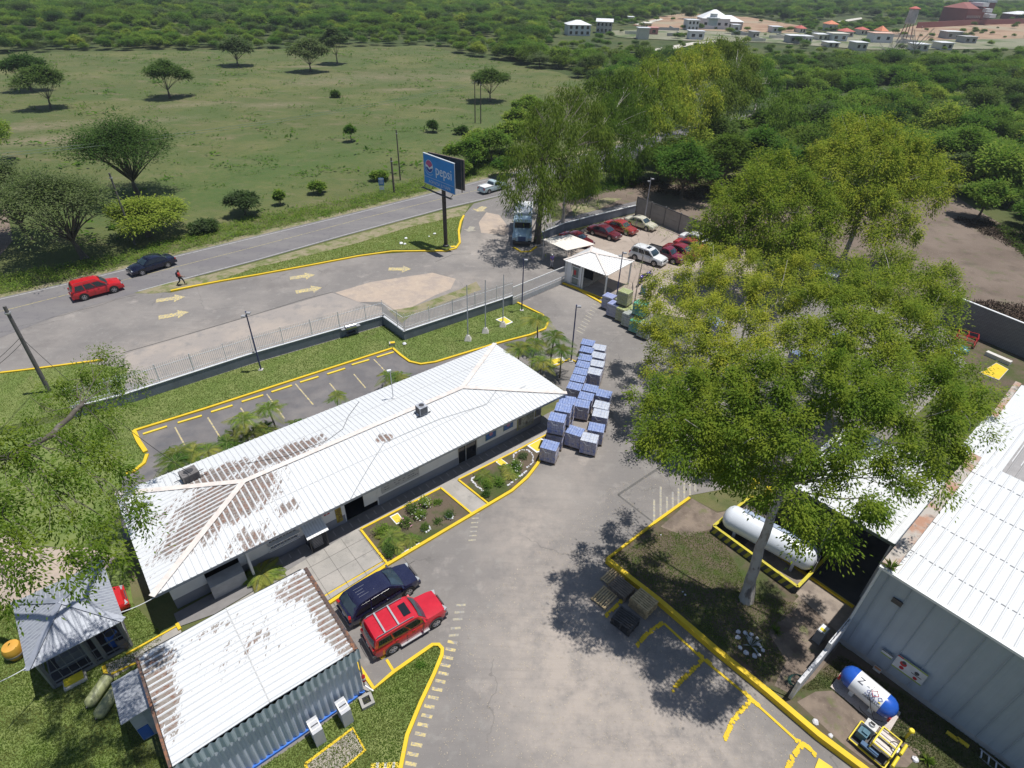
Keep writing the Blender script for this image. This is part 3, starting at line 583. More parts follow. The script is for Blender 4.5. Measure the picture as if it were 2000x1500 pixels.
def panel(mb, a0, a1, z0, z1, n, th=.03, F=OF):
    """thin box on the office front wall plane"""
    vs = [F(a, nn, z) for z in (z0, z1) for nn in (n, n+th) for a in (a0, a1)]
    return mb.add(vs, [(0, 2, 3, 1), (4, 5, 7, 6), (0, 1, 5, 4), (2, 6, 7, 3), (0, 4, 6, 2), (1, 3, 7, 5)])
# ---- office ------------------------------------------------------
A0, A1, N0, N1, ZE, ZR, AL, AR, NR = -2.2, 25.95, -33.3, -24.55, 3.0, 3.76, 3.95, 19.6, -28.92
off_t = thing('office_building', 'long office with a white corrugated hip roof peeling to brown at its left end', 'building', OF(12, -29, 0))
rl = OF(AL, NR, 0); rr2 = OF(AR, NR, 0)
RS = [(rl.x-.6, rl.y-1.2, 5.2, 3.2, R40, 1.0), (*XY(440, 985, 3.4), 4.6, 2.6, R40+.6, .92), (*XY(385, 1030, 3.3), 4.0, 3.0, R40, .72), (*XY(560, 885, 3.5), 4.6, 1.5, R40, .95), (*XY(430, 925, 3.4), 3.4, 1.5, R40, .95), (*XY(350, 1060, 3.1), 3.2, 2.6, R40+.3, .62), (*XY(560, 990, 3.3), 1.6, 1.2, R40, .62), (*XY(750, 857, 3.5), 1.0, .8, R40-.4, .8), (*XY(490, 1050, 3.2), 2.6, 2.4, R40, .58), (*XY(310, 1010, 3.1), 3, 2, R40, .5)]
ROOFO = roofmat('office_roof_paint', RS, rot=-R40)
mb = MB()
FLc, FRc, BLc, BRc, RLc, RRc = OF(A0, N1, ZE), OF(A1, N1, ZE), OF(A0, N0, ZE), OF(A1, N0, ZE), OF(AL, NR, ZR), OF(AR, NR, ZR)
roof_plane(mb, [FLc, FRc, RRc, RLc], E1); roof_plane(mb, [BRc, BLc, RLc, RRc], E1, phase=.2)
roof_plane(mb, [BLc, FLc, RLc], NN, pitch=.3); roof_plane(mb, [FRc, BRc, RRc], NN, pitch=.3)
roof = obj('roof', mb, RIB(ROOFO), off_t)
mb = MB()
for a, b in ((RLc, RRc), (RLc, FLc), (RLc, BLc), (RRc, FRc), (RRc, BRc)): mb.beam(a+Vector((0, 0, .05)), b+Vector((0, 0, .05)), .34, .035)
obj('ridge_cap', mb, M('ridge_cap_paint', (.66, .60, .56), .6, .15, 2), roof)
mb = MB()   # darker grey seam lines where the sheets overlap
for nn, a0, a1 in ((-26.75, .9, 23.8), (-31.1, 1.0, 23.6)):
    zz = ZE+(ZR-ZE)*(1-abs(nn-NR)/4.37)
    mb.beam(OF(a0, nn, zz+.012), OF(a1, nn, zz+.012), .035, .012)
obj('sheet_seam', mb, M('seam_line_grey', (.45, .45, .45), .8), roof)
WN = -25.75
mb = MB()
def rect_wall(mb, a0, a1, n0, n1, z0, z1):
    vs = [OF(a, n, z) for z in (z0, z1) for n in (n0, n1) for a in (a0, a1)]
    return mb.add(vs, [(0, 2, 3, 1), (4, 5, 7, 6), (0, 1, 5, 4), (2, 6, 7, 3), (0, 4, 6, 2), (1, 3, 7, 5)])
# front wall built between the openings: (left, right, sill, head)
OPEN = [(.2, 2.0, 0, 2.35), (3.75, 5.35, .9, 2.3), (8.35, 10.7, 0, 2.45), (16.9, 18.55, 0, 2.25)]
def solid_wall(z0, z1, proud, skip):
    m = MB(); x = -1.55
    for a0, a1, s, h in OPEN:
        rect_wall(m, x, a0, WN-.15, WN+proud, z0, z1)
        if z0 < s: rect_wall(m, a0, a1, WN-.15, WN+proud, z0, min(z1, s))
        if z1 > h: rect_wall(m, a0, a1, WN-.15, WN+proud, max(z0, h), z1)
        x = a1
    rect_wall(m, x, 24.6, WN-.15, WN+proud, z0, z1); return m
m1 = solid_wall(.75, ZE+.02, 0, 0)
rect_wall(m1, -1.55, 24.6, -32.4, -32.25, 0, ZE); rect_wall(m1, -1.55, -1.4, -32.25, WN-.15, 0, ZE); rect_wall(m1, 24.45, 24.6, -32.25, WN-.15, 0, ZE)
rect_wall(m1, -1.4, 24.45, -32.25, WN-.15, ZE-.1, ZE-.02)
wall = obj('wall', m1, WALLW, off_t)
obj('dado', solid_wall(0, .747, .012, 0), WALLG, off_t)
mb = MB(); rect_wall(mb, -2.1, 25.8, N1-.09, N1-.05, ZE-.24, ZE-.06); obj('fascia', mb, M('fascia_grey', (.42, .43, .45), .7), off_t)
mb = MB(); rect_wall(mb, -1.4, 24.4, -29.5, -29.4, 0, 2.9); rect_wall(mb, -1.4, 24.4, -29.4, WN-.16, .0, .05); obj('interior', mb, DARKI, off_t)
mb = MB(); panel(mb, 16.95, 17.55, .05, 2.2, WN-.1); panel(mb, 17.62, 18.5, .05, 2.2, WN-.1); gl = obj('glass_door', mb, GLASS, off_t)
mb = MB()
for a in (16.9, 17.55, 18.48): panel(mb, a, a+.07, 0, 2.25, WN-.06, .05)
obj('door_frame', mb, M('aluminium_frame', (.35, .36, .38), .4, metal=.4), gl)
mb = MB(); panel(mb, 3.8, 5.3, .95, 2.25, WN-.1); wi = obj('window', mb, GLASSB, off_t)
mb = MB()
for a in (3.62, 4.5, 5.36): panel(mb, a, a+.05, .82, 2.38, WN+.02, .05)
for z in (.84, 2.34): panel(mb, 3.6, 5.45, z, z+.05, WN+.08, .05)
panel(mb, 3.6, 5.45, 1.55, 1.6, WN+.14, .3)
for k in range(9): panel(mb, 3.7+k*.2, 3.72+k*.2, .85, 2.35, WN+.05, .02)
obj('window_grille', mb, WHITE, wi)
mb = MB(); panel(mb, 8.35, 8.43, 0, 2.45, WN-.08, .06); panel(mb, 10.62, 10.7, 0, 2.45, WN-.08, .06); panel(mb, 8.43, 10.62, 1.7, 2.45, WN-.08, .03); panel(mb, 9.7, 10.62, .5, 1.7, WN-.07, .03); obj('shutter', mb, WALLW, off_t)
mb = MB(); panel(mb, 14.0, 14.95, 1.75, 2.15, WN+.004); obj('vent_window', mb, GLASS, off_t)
mb = MB(); panel(mb, 15.1, 16.6, 1.62, 1.66, WN+.012, .02); panel(mb, 16.56, 16.6, 1.66, 2.2, WN+.012, .02); obj('trim_line', mb, DARK, off_t)
# half height counter at the left end
mb = MB(); rect_wall(mb, .2, 2.0, -25.2, -25.05, 0, 1.05); rect_wall(mb, .2, 2.0, WN-.1, -25.2, .98, 1.05); obj('counter', mb, M('counter_grey', (.42, .43, .45), .8), off_t)
mb = MB(); rect_wall(mb, 2.35, 2.47, -25.75, -24.95, 0, 2.7); obj('dividing_wall', mb, WALLW, off_t)
# boards, posters on the wall
LET = M('grey_lettering', (.16, .16, .18), .8)
t = thing('mission_board', 'wide grey board with small dark printed lines on the office front wall', 'sign', OF(12.3, WN+.03, 1.7))
mb = MB(); panel(mb, 10.95, 13.75, .95, 2.55, WN+.014, .03); obj('panel', mb, M('board_grey', (.50, .50, .52), .8, .05), t)
mb = MB(); r = random.Random(3)
for col_ in range(2):
    for row in range(7):
        a = 11.15+col_*1.35; z = 2.4-row*.2
        while a < 12.25+col_*1.35:
            L_ = r.uniform(.05, .2)
            if r.random() < .62: panel(mb, a, a+L_, z-.05, z, WN+.044, .006)
            a += L_+.05
obj('lettering', mb, LET, t)
def poster(a, z0, z1, wd, label):
    t = thing('wall_poster', label, 'poster', OF(a, WN+.03, (z0+z1)/2), 0, 'blue posters on the office wall')
    mb = MB(); panel(mb, a-wd/2-.05, a+wd/2+.05, z0-.05, z1+.05, WN+.014, .03); obj('frame', mb, M('teal_frame', (.15, .25, .30), .6), t)
    mb = MB(); panel(mb, a-wd/2, a+wd/2, z0, z1, WN+.046, .006); obj('print', mb, M('poster_blue', (.02, .12, .38), .4, .3, 5), t)
    mb = MB(); mb.lathe([(0, .16), (.008, .15)], (0, 0, 0), 'Y', 14, 0)
    mb.v = [tuple(OF(a, WN+.054, (z0+z1)/2)+Matrix.Rotation(R40, 3, 'Z') @ Vector((p[0], -p[1], p[2]))) for p in mb.v]; obj('emblem', mb, M('pink_print', (.45, .18, .30), .5), t)
poster(19.75, 1.05, 1.85, .85, 'blue poster on the office wall, nearer the glass door'); poster(21.35, 1.15, 1.9, .8, 'blue poster on the office wall, farther right between door and notice case')
def notice(a, wd, z0, z1, name, label, dark=.5):
    t = thing(name, label, 'notice board', OF(a, WN+.03, z0))
    mb = MB(); panel(mb, a-wd/2, a+wd/2, z0, z1, WN+.012, .04); obj('frame', mb, M('olive_frame', (.30, .29, .14), .6), t)
    mb = MB(); panel(mb, a-wd/2+.06, a+wd/2-.06, z0+.06, z1-.06, WN+.054, .006); obj('glass', mb, M('notice_glass', (.26, .28, .26), .2, .5, 6), t)
    mb = MB(); panel(mb, a-wd/2+.1, a-wd/2+.36, z0+.3*(z1-z0), z1-.15, WN+.062, .006); panel(mb, a, a+.2, z0+.2, z0+.5, WN+.062, .006); obj('paper', mb, M('notice_paper', (.10, .10, .11), .7, .4, 9), t)
notice(23.1-.1, 1.6, .5, 2.0, 'notice_case', 'tall glazed notice case with an olive frame on the office front wall')
t = thing('wall_picture', 'landscape picture with an olive frame near the right end of the office wall', 'picture', OF(24.0, WN+.03, 1))
mb = MB(); panel(mb, 23.5+.45, 24.5, .95, 1.85, WN+.012, .03); obj('frame', mb, MATS['olive_frame'], t); mb = MB(); panel(mb, 24.0, 24.45, 1.0, 1.8, WN+.046, .006); obj('print', mb, M('grey_print', (.2, .21, .24), .5, .6, 5), t)
t = thing('fire_extinguisher', 'red fire extinguisher hanging on the office wall beside a red sign', 'extinguisher', OF(6.75, WN+.1, .9))
mb = MB(); mb.lathe([(0, .06), (.03, .085), (.42, .085), (.5, .03), (.55, .03)], OF(6.75, WN+.11, .75), 'Z', 12); obj('cylinder', mb, RED, t, True)
mb = MB(); mb.tube([OF(6.75, WN+.11, 1.3), OF(6.6, WN+.13, 1.25), OF(6.6, WN+.13, .95)], .014, 6); obj('hose', mb, BLACK, t)
mb = MB(); mb.lathe([(.2, .088), (.32, .088)], OF(6.75, WN+.11, .75), 'Z', 12); obj('label_band', mb, WHITE, t)
t = thing('extinguisher_sign', 'small red square sign with a white pictogram on the office wall', 'sign', OF(7.25, WN+.03, 1.5))
mb = MB(); panel(mb, 7.1, 7.45, 1.45, 1.85, WN+.012, .015); obj('plate', mb, RED, t); mb = MB(); panel(mb, 7.22, 7.32, 1.52, 1.78, WN+.03, .006); obj('pictogram', mb, WHITE, t)
t = thing('fabric_banner', 'narrow yellow and brown hanging banner on the office wall by the open shutter', 'banner', OF(8.0, WN+.03, .5))
mb = MB(); panel(mb, 7.78, 8.18, .35, 2.1, WN+.016, .012); obj('cloth', mb, layered('banner_print', (.42, .34, .06), [((.16, .10, .03), 3, .45, .55, .8), ((.5, .45, .3), 6, .6, .7, .7)], .8), t)
# signs lettering on the white wall left part
t = thing('wall_lettering', 'faded dark script lettering painted on the white office wall left of the barred window', 'lettering', OF(2.9, WN+.02, 1.8))
mb = MB()
for k in range(9):
    a = 2.55+k*.12; z = 1.72+.1*math.sin(k*1.7)
    if k != 4: panel(mb, a, a+.07, z, z+.05+.04*(k % 3), WN+.012, .006)
obj('strokes', mb, LET, t)
# caged air conditioner with its little roof
t = thing('caged_unit', 'barred steel cage with a small white corrugated roof standing against the office wall', 'cage', OF(6.1, -25.0, 0))
mb = MB(); roof_plane(mb, [OF(5.55, -24.55, 1.5), OF(6.85, -24.55, 1.5), OF(6.85, -25.7, 1.95), OF(5.55, -25.7, 1.95)], E1, pitch=.16, rh=.02, rw=.03, thick=.03); obj('roof', mb, RIB(WHITE), t)
mb = MB(); rect_wall(mb, 5.7, 6.7, -25.6, -24.8, .02, .06)
for k in range(11): mb.beam(OF(5.7, -24.72, .12+k*.12), OF(6.72, -24.72, .12+k*.12), .02, .02); mb.beam(OF(6.72, -24.72, .12+k*.12), OF(6.72, -25.6, .12+k*.12), .02, .02)
for a, n in ((5.7, -24.72), (6.72, -24.72), (6.72, -25.6), (5.7, -25.6)): mb.beam(OF(a, n, 0), OF(a, n, 1.55), .04, .04)
obj('bars', mb, DARK, t); mb = MB(); rect_wall(mb, 5.9, 6.5, -25.5, -24.95, .07, .9); obj('unit', mb, M('unit_grey', (.3, .3, .32), .5), t)
# roof equipment
def ac(name, c, s, label, rz, m):
    t = thing(name, label, 'air conditioner', c, rz)
    mb = MB(); 
    for sy in (-1, 1): mb.beam(Vector((-s*.9, sy*s*.35, .03)), Vector((s*.9, sy*s*.35, .03)), .05, .05)
    obj('support', mb, DARK, t, local=True)
    mb = MB(); mb.box((0, 0, s*.5+.06), (s, s, s*.95)); obj('casing', mb, m, t, local=True)
    mb = MB()
    for k in range(9):
        z = .14+k*s*.095
        for sy in (-1, 1): mb.box((0, sy*(s/2+.006), z), (s*.86, .012, .03)); mb.box((sy*(s/2+.006), 0, z), (.012, s*.86, .03))
    obj('grille', mb, DARK, t, local=True)
    mb = MB(); mb.lathe([(0, s*.42), (.04, s*.42), (.04, s*.32), (.01, s*.32)], (0, 0, s*.975+.06), 'Z', 20); f = obj('fan_guard', mb, m, t, local=True)
    mb = MB(); mb.lathe([(0, s*.3), (.02, s*.28)], (0, 0, s*.975+.07), 'Z', 20); obj('fan_well', mb, DARK, t, local=True); return t
p = P(824, 806, 3.7); ac('roof_condenser', (p.x, p.y, 3.66), .62, 'grey boxy condenser with a round fan on the ridge of the office roof', R40, M('condenser_grey', (.40, .42, .46), .5))
p = P(372, 932, 3.45); ac('roof_condenser', (p.x, p.y, 3.38), .95, 'wide dark condenser with a rusty top at the left end of the office roof', R40+.1, M('condenser_dark', (.16, .15, .15), .7, .3, 4)).scale = (1, .8, .55)
t = thing('roof_antenna', 'thin mast with a lamp head rising from the far eave of the office roof', 'antenna', P(768, 777, 3.4)); p = P(768, 777, 3.4)
mb = MB(); mb.tube([p, p+Vector((0, 0, 2.3))], .03, 6); obj('mast', mb, STEEL, t); mb = MB(); mb.box(p+Vector((-.08, 0, 2.35)), (.28, .16, .1), .4); obj('head', mb, WHITE, t); mb = MB(); mb.lathe([(0, .12), (.02, .1)], p+Vector((0, 0, .03)), 'Z', 10); obj('base_flange', mb, WHITE, t)
def cable(name, pts, r, mat, label, sag=0):
    q = [Vector(p) for p in pts]
    if sag and len(q) == 2:
        a, b = q; q = [a.lerp(b, i/14)-Vector((0, 0, sag*4*(i/14)*(1-i/14))) for i in range(15)]
    mb = MB(); mb.tube(q, r, 5); o = obj(name, mb, mat); tag(o, label, 'cable'); return o
def onroof(a, n):
    z = ZE+(ZR-ZE)*(1-abs(n-NR)/4.37); z = min(z, ZE+(ZR-ZE)*(a-A0)/(AL-A0)); return OF(a, n, z+.05)
cable('roof_cable', [onroof(*toOF(P(u, v, 3.5))) for u, v in [(700, 777), (680, 810), (670, 840), (640, 865), (600, 880), (560, 895), (520, 900), (480, 905)]], .014, DARK, 'thin dark cable snaking over the far slope of the office roof')
cable('roof_cable', [onroof(*toOF(P(u, v, 3.4))) for u, v in [(682, 968), (700, 940), (720, 910), (750, 868), (790, 850), (860, 820), (920, 800), (950, 790), (970, 765)]], .014, M('cable_grey', (.3, .3, .3), .7), 'thin grey cable crossing the near slope of the office roof from its front eave')
# ---- corrugated shed ------------------------------------------
def corr_wall(mb, p0, p1, z0, z1, amp=.045, pitch=.3):
    p0 = Vector((*p0[:2], 0)); p1 = Vector((*p1[:2], 0)); d = (p1-p0); L = d.length; d.normalize(); n = Vector((d.y, -d.x, 0)); k = int(L/pitch*6); o = len(mb.v)
    for i in range(k+1):
        x = L*i/k; c = p0+d*x+n*amp*max(-.55, min(.55, math.sin(2*math.pi*x/pitch)))*1.6
        mb.v += [(c.x, c.y, z0), (c.x, c.y, z1)]
    for i in range(k): mb.f.append((o+2*i, o+2*i+2, o+2*i+3, o+2*i+1)); mb.m.append(mb.mi)
    return mb
SA0, SA1, SN0, SN1, SZ = -3.35, 4.2, -21.0, -15.45, 3.7
sc = OF(.4, -18.2, 0); t = thing('storage_shed', 'grey corrugated steel shed with a low white roof browned along both ends', 'shed', sc)
ea = P(640, 1190, 3.7); eb = P(300, 1340, 3.7); ec = P(560, 1150, 3.7)
SHR = roofmat('shed_roof_paint', gray=(.22, .195, .17), stain=[(*XY(650, 1205, 3.7), 4.2, 1.35, R40-math.pi/2, 1.05), (*XY(590, 1145, 3.7), 2.2, 1.6, R40, .85), (*XY(305, 1350, 3.7), 3.6, 1.25, R40-math.pi/2, 1.05), (*XY(295, 1300, 3.7), 2.0, 1.3, R40, .8), (*XY(420, 1230, 3.7), 3.5, .6, R40, .5), (*XY(500, 1250, 3.7), 5, 3, R40, .42)], rot=-R40+math.pi/2)
mb = MB(); am = (SA0+SA1)/2
roof_plane(mb, [OF(SA0, SN1, SZ), OF(am, SN1, SZ+.12), OF(am, SN0, SZ+.12), OF(SA0, SN0, SZ)], NN, pitch=.31, rh=.045); roof_plane(mb, [OF(am, SN1, SZ+.12), OF(SA1, SN1, SZ), OF(SA1, SN0, SZ), OF(am, SN0, SZ+.12)], NN, pitch=.31, rh=.045)
r_ = obj('roof', mb, RIB(SHR), t)
mb = MB(); mb.beam(OF(am, SN1+.01, SZ+.14), OF(am, SN0-.01, SZ+.14), .05, .02); obj('sheet_seam', mb, MATS['seam_line_grey'], r_)
RUST = layered('rusty_gutter', (.10, .07, .06), [((.25, .12, .07), 2, .5, .6, 1), ((.05, .05, .07), 6, .55, .65, .8)], .8)
mb = MB(); mb.beam(OF(SA1+.1, SN1, SZ-.04), OF(SA1+.1, SN0, SZ-.04), .18, .1); obj('gutter', mb, RUST, t); mb = MB(); mb.beam(OF(SA0-.08, SN1, SZ-.04), OF(SA0-.08, SN0, SZ-.04), .1, .14); obj('gutter', mb, RUST, t); mb = MB()
for k in range(28): mb.box(OF(SA1+.02, SN0+.1+k*.2, SZ+.03), (.08, .06, .04), R40)
obj('roof_clips', mb, RUST, t)
SHW = M('shed_sheet', (.42, .50, .56), .5, .1, 1)
mb = MB(); corr_wall(mb, OF(SA0-.05, SN1+.1), OF(SA1+.2, SN1+.1), 2.95, SZ+.06); obj('upper_cladding', mb, SHW, t)
mb = MB(); corr_wall(mb, OF(SA0, SN1-.02), OF(SA1, SN1-.02), .12, 2.98); corr_wall(mb, OF(SA1, SN1-.02), OF(SA1, SN0+.2), .12, SZ-.06); corr_wall(mb, OF(SA1, SN0+.2), OF(SA0, SN0+.2), .12, SZ-.05); corr_wall(mb, OF(SA0, SN0+.2), OF(SA0, SN1-.02), .12, SZ-.05); obj('wall', mb, M('shed_wall_sheet', (.50, .55, .64), .55, .1, 1), t)
mb = MB(); rect_wall(mb, SA0-.05, SA1+.05, SN1-.1, SN1+.06, 0, .16); obj('base_strip', mb, M('bright_blue', (.03, .15, .55), .5, .2, 5), t)
mb = MB(); mb.tube([OF(SA1+.12, SN1-.05, SZ-.1), OF(SA1+.12, SN1-.05, .5), OF(SA1+.35, SN1+.35, .3)], .05, 8); obj('downpipe', mb, STEEL, t)
t = thing('fire_extinguisher', 'red fire extinguisher on the corner of the corrugated shed', 'extinguisher', OF(SA1+.12, SN1+.15, .8))
mb = MB(); mb.lathe([(0, .06), (.03, .09), (.42, .09), (.5, .03), (.55, .03)], OF(SA1+.08, SN1+.2, 1.3), 'Z', 12); obj('cylinder', mb, RED, t, True); mb = MB(); mb.lathe([(.2, .093), (.32, .093)], OF(SA1+.08, SN1+.2, 1.3), 'Z', 12); obj('label_band', mb, WHITE, t)
# low cage fence of the shed walkway
t = thing('mesh_guard', 'grey louvred guard panel running along the back of the corrugated shed', 'guard rail', OF(.4, -21.5, 0))
mb = MB()
for k in range(19): mb.beam(OF(-3.1+k*.4, -21.35, 3.2), OF(-3.1+k*.4, -21.6, 3.05), .05, .03)
for n, z in ((-21.3, 3.22), (-21.62, 3.04)): mb.beam(OF(-3.2, n, z), OF(4.2, n, z), .03, .03)
obj('bars', mb, DARK, t)
mb = MB(); mb.add([OF(-3.15, -21.33, 3.19), OF(4.2, -21.33, 3.19), OF(4.2, -21.58, 3.04), OF(-3.15, -21.58, 3.04)], [(0, 1, 2, 3)]); mb.beam(OF(-3.2, -21.15, 3.3), OF(4.2, -21.15, 3.3), .06, .2); obj('louvre', mb, M('louvre_grey', (.22, .24, .28), .5, .3, 4), t)
mb = MB()
for a in (-3.1, .4, 4.1): mb.beam(OF(a, -21.2, 0), OF(a, -21.2, 3.2), .06, .06)
obj('post', mb, DARK, t)
# lean-to hut at the left end
t = thing('lean_to_hut', 'small white hut with a sloping blue grey sheet roof beside the corrugated shed', 'hut', P(262, 1440, 0))
lc = [P(217, 1334, 2.3), P(274, 1302, 2.5), P(295, 1379, 2.5), P(236, 1416, 2.3)]
METB = layered('dull_zinc_roof', (.36, .38, .42), [((.22, .23, .28), 2, .45, .6, .6, ((1, 4, 1), -R40))], .45)
MATS['dull_zinc_roof'].node_tree.nodes['Principled BSDF'].inputs['Metallic'].default_value = .35
mb = MB(); roof_plane(mb, [lc[0], lc[3], lc[2], lc[1]], NN, pitch=.2, rh=.03, rw=.04); obj('roof', mb, RIB(METB), t)
q = [toOF(p) for p in lc]; a0 = min(a for a, n in q)+.25; a1 = SA0-.12; n0 = min(n for a, n in q)+.2; n1 = max(n for a, n in q)-.35
mb = MB(); rect_wall(mb, a0, a1, n0, n1, 0, 2.22); obj('wall', mb, M('hut_grey', (.40, .42, .46), .7), t)
mb = MB(); rect_wall(mb, a0+.5, a1-.3, n1, n1+.02, 0, 1.9); obj('door', mb, M('hut_door_grey', (.32, .35, .38), .6), t)
mb = MB(); rect_wall(mb, a0+.02, a0+.45, n1+.004, n1+.03, .1, 1.0); obj('blue_panel', mb, BLUE, t)
# ---- pavilion -------------------------------------------------
kc = Vector((-21.55, 16.85, 0)); kx = Vector((.70, .714, 0)).normalized(); kx = Vector((math.cos(math.radians(42)), math.sin(math.radians(42)), 0)); ky = Vector((-kx.y, kx.x, 0))
def KF(a, b, z=0): return kc+kx*a+ky*b+Vector((0, 0, z))
t = thing('pavilion', 'small square pavilion with a zinc pyramid roof and dark barred sides at lower left', 'pavilion', kc)
KA, KB = 1.98, 2.28
mb = MB(); ap = KF(0, .05, 3.2); cs = [KF(-KA, -KB, 2.4), KF(KA, -KB, 2.4), KF(KA, KB, 2.4), KF(-KA, KB, 2.4)]
for i in range(4): roof_plane(mb, [cs[i], cs[(i+1) % 4], ap], (cs[(i+1) % 4]-cs[i]), pitch=.19, rh=.02, rw=.03)
r_ = obj('roof', mb, RIB(METB), t); mb = MB()
for c in cs: mb.beam(ap+Vector((0, 0, .04)), c+Vector((0, 0, .04)), .28, .03)
obj('ridge_cap', mb, M('zinc_cap', (.33, .35, .40), .4, .15, 2, metal=.4), r_)
mb = MB(); mb.prism([tuple(KF(a, b)[:2]) for a, b in ((-1.7, -2.0), (1.7, -2.0), (1.7, 2.0), (-1.7, 2.0))], 0, .12); obj('floor', mb, M('dark_floor', (.05, .05, .055), .7), t)
for a, b in ((-1.65, -1.95), (1.65, -1.95), (1.65, 1.95), (-1.65, 1.95), (.1, -1.95), (.55, -1.95)):
    mb = MB(); mb.beam(KF(a, b, .1), KF(a, b, 2.42), .14, .14); obj('post', mb, M('pavilion_grey', (.17, .18, .19), .6), t)
mb = MB()
for z in (.45, 1.15): mb.beam(KF(-1.65, -1.95, z), KF(1.65, -1.95, z), .05, .05); mb.beam(KF(1.65, -1.95, z), KF(1.65, 1.95, z), .05, .05); mb.beam(KF(-1.65, -1.95, z), KF(-1.65, 1.95, z), .05, .05)
for k in range(9): mb.beam(KF(-1.65+.36*k+.1, -1.95, .12), KF(-1.65+.36*k+.1, -1.95, 2.3), .02, .02)
mb.beam(KF(-1.7, -1.97, .16), KF(1.7, -1.97, .16), .1, .14)
obj('railing', mb, MATS['pavilion_grey'], t)
mb = MB(); mb.box(KF(-.6, -.9, .5), (1.3, .6, .75), math.radians(42)); obj('bench', mb, M('dim_grey', (.16, .17, .18), .8), t)
t = thing('blue_barrel', 'blue plastic barrel inside the pavilion behind its bars', 'barrel', KF(1.1, -1.3, .12)); mb = MB(); mb.lathe([(0, .26), (.1, .29), (.7, .29), (.85, .24)], KF(1.1, -1.3, .12), 'Z', 16); obj('shell', mb, BLUE, t, True); mb = MB(); mb.lathe([(.85, .22), (.87, .2)], KF(1.1, -1.3, .12), 'Z', 16); obj('lid', mb, DARK, t)
# ---- warehouse -------------------------------------------------
WE = Vector((math.cos(math.radians(-48.9)), math.sin(math.radians(-48.9)), 0)); WU = Vector((-WE.y, WE.x, 0)); WC = Vector((17.55, 18.0, 0))
def WF(a, b, z=0): return WC+WE*a+WU*b+Vector((0, 0, z))
t = thing('warehouse', 'large pale grey metal clad warehouse with a white ribbed roof at the lower right', 'warehouse', WF(7, 6, 0))
ZW, SL = 6.35, .085
mb = MB(); roof_plane(mb, [WF(.55, 0, ZW), WF(17, 0, ZW), WF(17, 10.6, ZW+10.6*SL), WF(.55, 10.6, ZW+10.6*SL)], WE, pitch=.42, rh=.04)
WRM = roofmat('warehouse_roof_paint', [], rot=math.radians(48.9)); r_ = obj('roof', mb, RIB(WRM), t)
mb = MB()
for b in (1.9, 4.4, 7.0, 9.4):
    for k in range(38): mb.box(WF(.7+k*.42, b+.03*math.sin(k*2.1), ZW+b*SL+.02), (.3, .04, .02), math.radians(-48.9))
obj('sheet_seam', mb, M('seam_grey', (.35, .35, .36), .8), r_)
mb = MB(); mb.beam(WF(.0, -.1, ZW+.05), WF(17, -.1, ZW+.05), .2, .13); obj('eave_trim', mb, WHITE, t)
mb = MB(); mb.beam(WF(.27, 0, ZW+.12), WF(.27, 10.6, ZW+10.6*SL+.12), .55, .3)
obj('parapet', mb, layered('weathered_parapet', (.42, .38, .34), [((.38, .20, .13), .8, .45, .58, .9), ((.15, .14, .13), 2, .55, .65, .8)], .9), t)
mb = MB(); corr_wall(mb, WF(.02, .12), WF(17, .12), .4, ZW-.03, .012, .5); 
for k in range(17): mb.beam(WF(.5+k*1.0, .08, .42), WF(.5+k*1.0, .08, ZW-.05), .03, .03)
obj('front_wall', mb, M('warehouse_cladding', (.33, .38, .44), .55, .07, .6), t)
mb = MB(); mb.prism([tuple(WF(a, b)[:2]) for a, b in ((.0, .14), (.12, .14), (.12, 10.5), (.0, 10.5))], 0, ZW); mb.prism([tuple(WF(a, b)[:2]) for a, b in ((.02, .13), (16.9, .13), (16.9, .25), (.02, .25))], 0, .42); obj('side_wall', mb, M('warehouse_plaster', (.36, .37, .38), .85), t)
mb = MB(); mb.box(WF(1.3, .05, 4.9), (.45, .06, .3), math.radians(-48.9)); obj('vent', mb, DARK, t)
mb = MB(); mb.beam(WF(.1, .02, .3), WF(.1, .02, ZW), .08, .08); obj('corner_trim', mb, WHITE, t)
# rear part of the warehouse roof with a grey translucent strip
t = thing('warehouse_annex', 'rear bay of the warehouse with a white roof crossed by a grey unpainted strip', 'warehouse', WF(6, 14, 0))
mb = MB(); z1 = ZW+10.6*SL; roof_plane(mb, [WF(-.6, 10.9, z1-.35), WF(16, 10.9, z1-.35), WF(16, 15.6, z1+.1), WF(-.6, 15.6, z1+.1)], WE, pitch=.42, rh=.04); r_ = obj('roof', mb, RIB(WRM), t)
mb = MB(); roof_plane(mb, [WF(1.6, 10.95, z1-.30), WF(3.7, 10.95, z1-.30), WF(3.7, 15.55, z1+.13), WF(1.6, 15.55, z1+.13)], WE, pitch=.42, rh=.03, thick=.02); obj('bare_strip', mb, RIB(M('unpainted_sheet', (.30, .29, .29), .7, .12, 2)), r_)
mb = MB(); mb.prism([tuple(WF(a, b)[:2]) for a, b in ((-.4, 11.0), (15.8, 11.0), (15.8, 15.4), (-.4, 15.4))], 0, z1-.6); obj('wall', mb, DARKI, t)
c = [P(1941, 822, 5.5), P(2000, 857, 5.5), P(2120, 760, 5.5), P(2000, 748, 5.5)]
t = thing('workshop_roof_building', 'white roofed workshop with a rounded corner half out of frame at the right edge', 'building', P(2010, 800, 0))
mb = MB(); roof_plane(mb, [c[0], P(2060, 893, 5.5), P(2200, 800, 5.9), P(1995, 752, 5.9)], c[1]-c[0], pitch=.4); obj('roof', mb, RIB(WRM), t)
mb = MB(); pl = [P(1950, 826, 5.5), P(2050, 885, 5.5), P(2190, 800, 5.5), P(1997, 760, 5.5)]; mb.prism([tuple(p[:2]) for p in pl], 0, 5.2); obj('wall', mb, M('workshop_wall', (.12, .12, .15), .8), t)
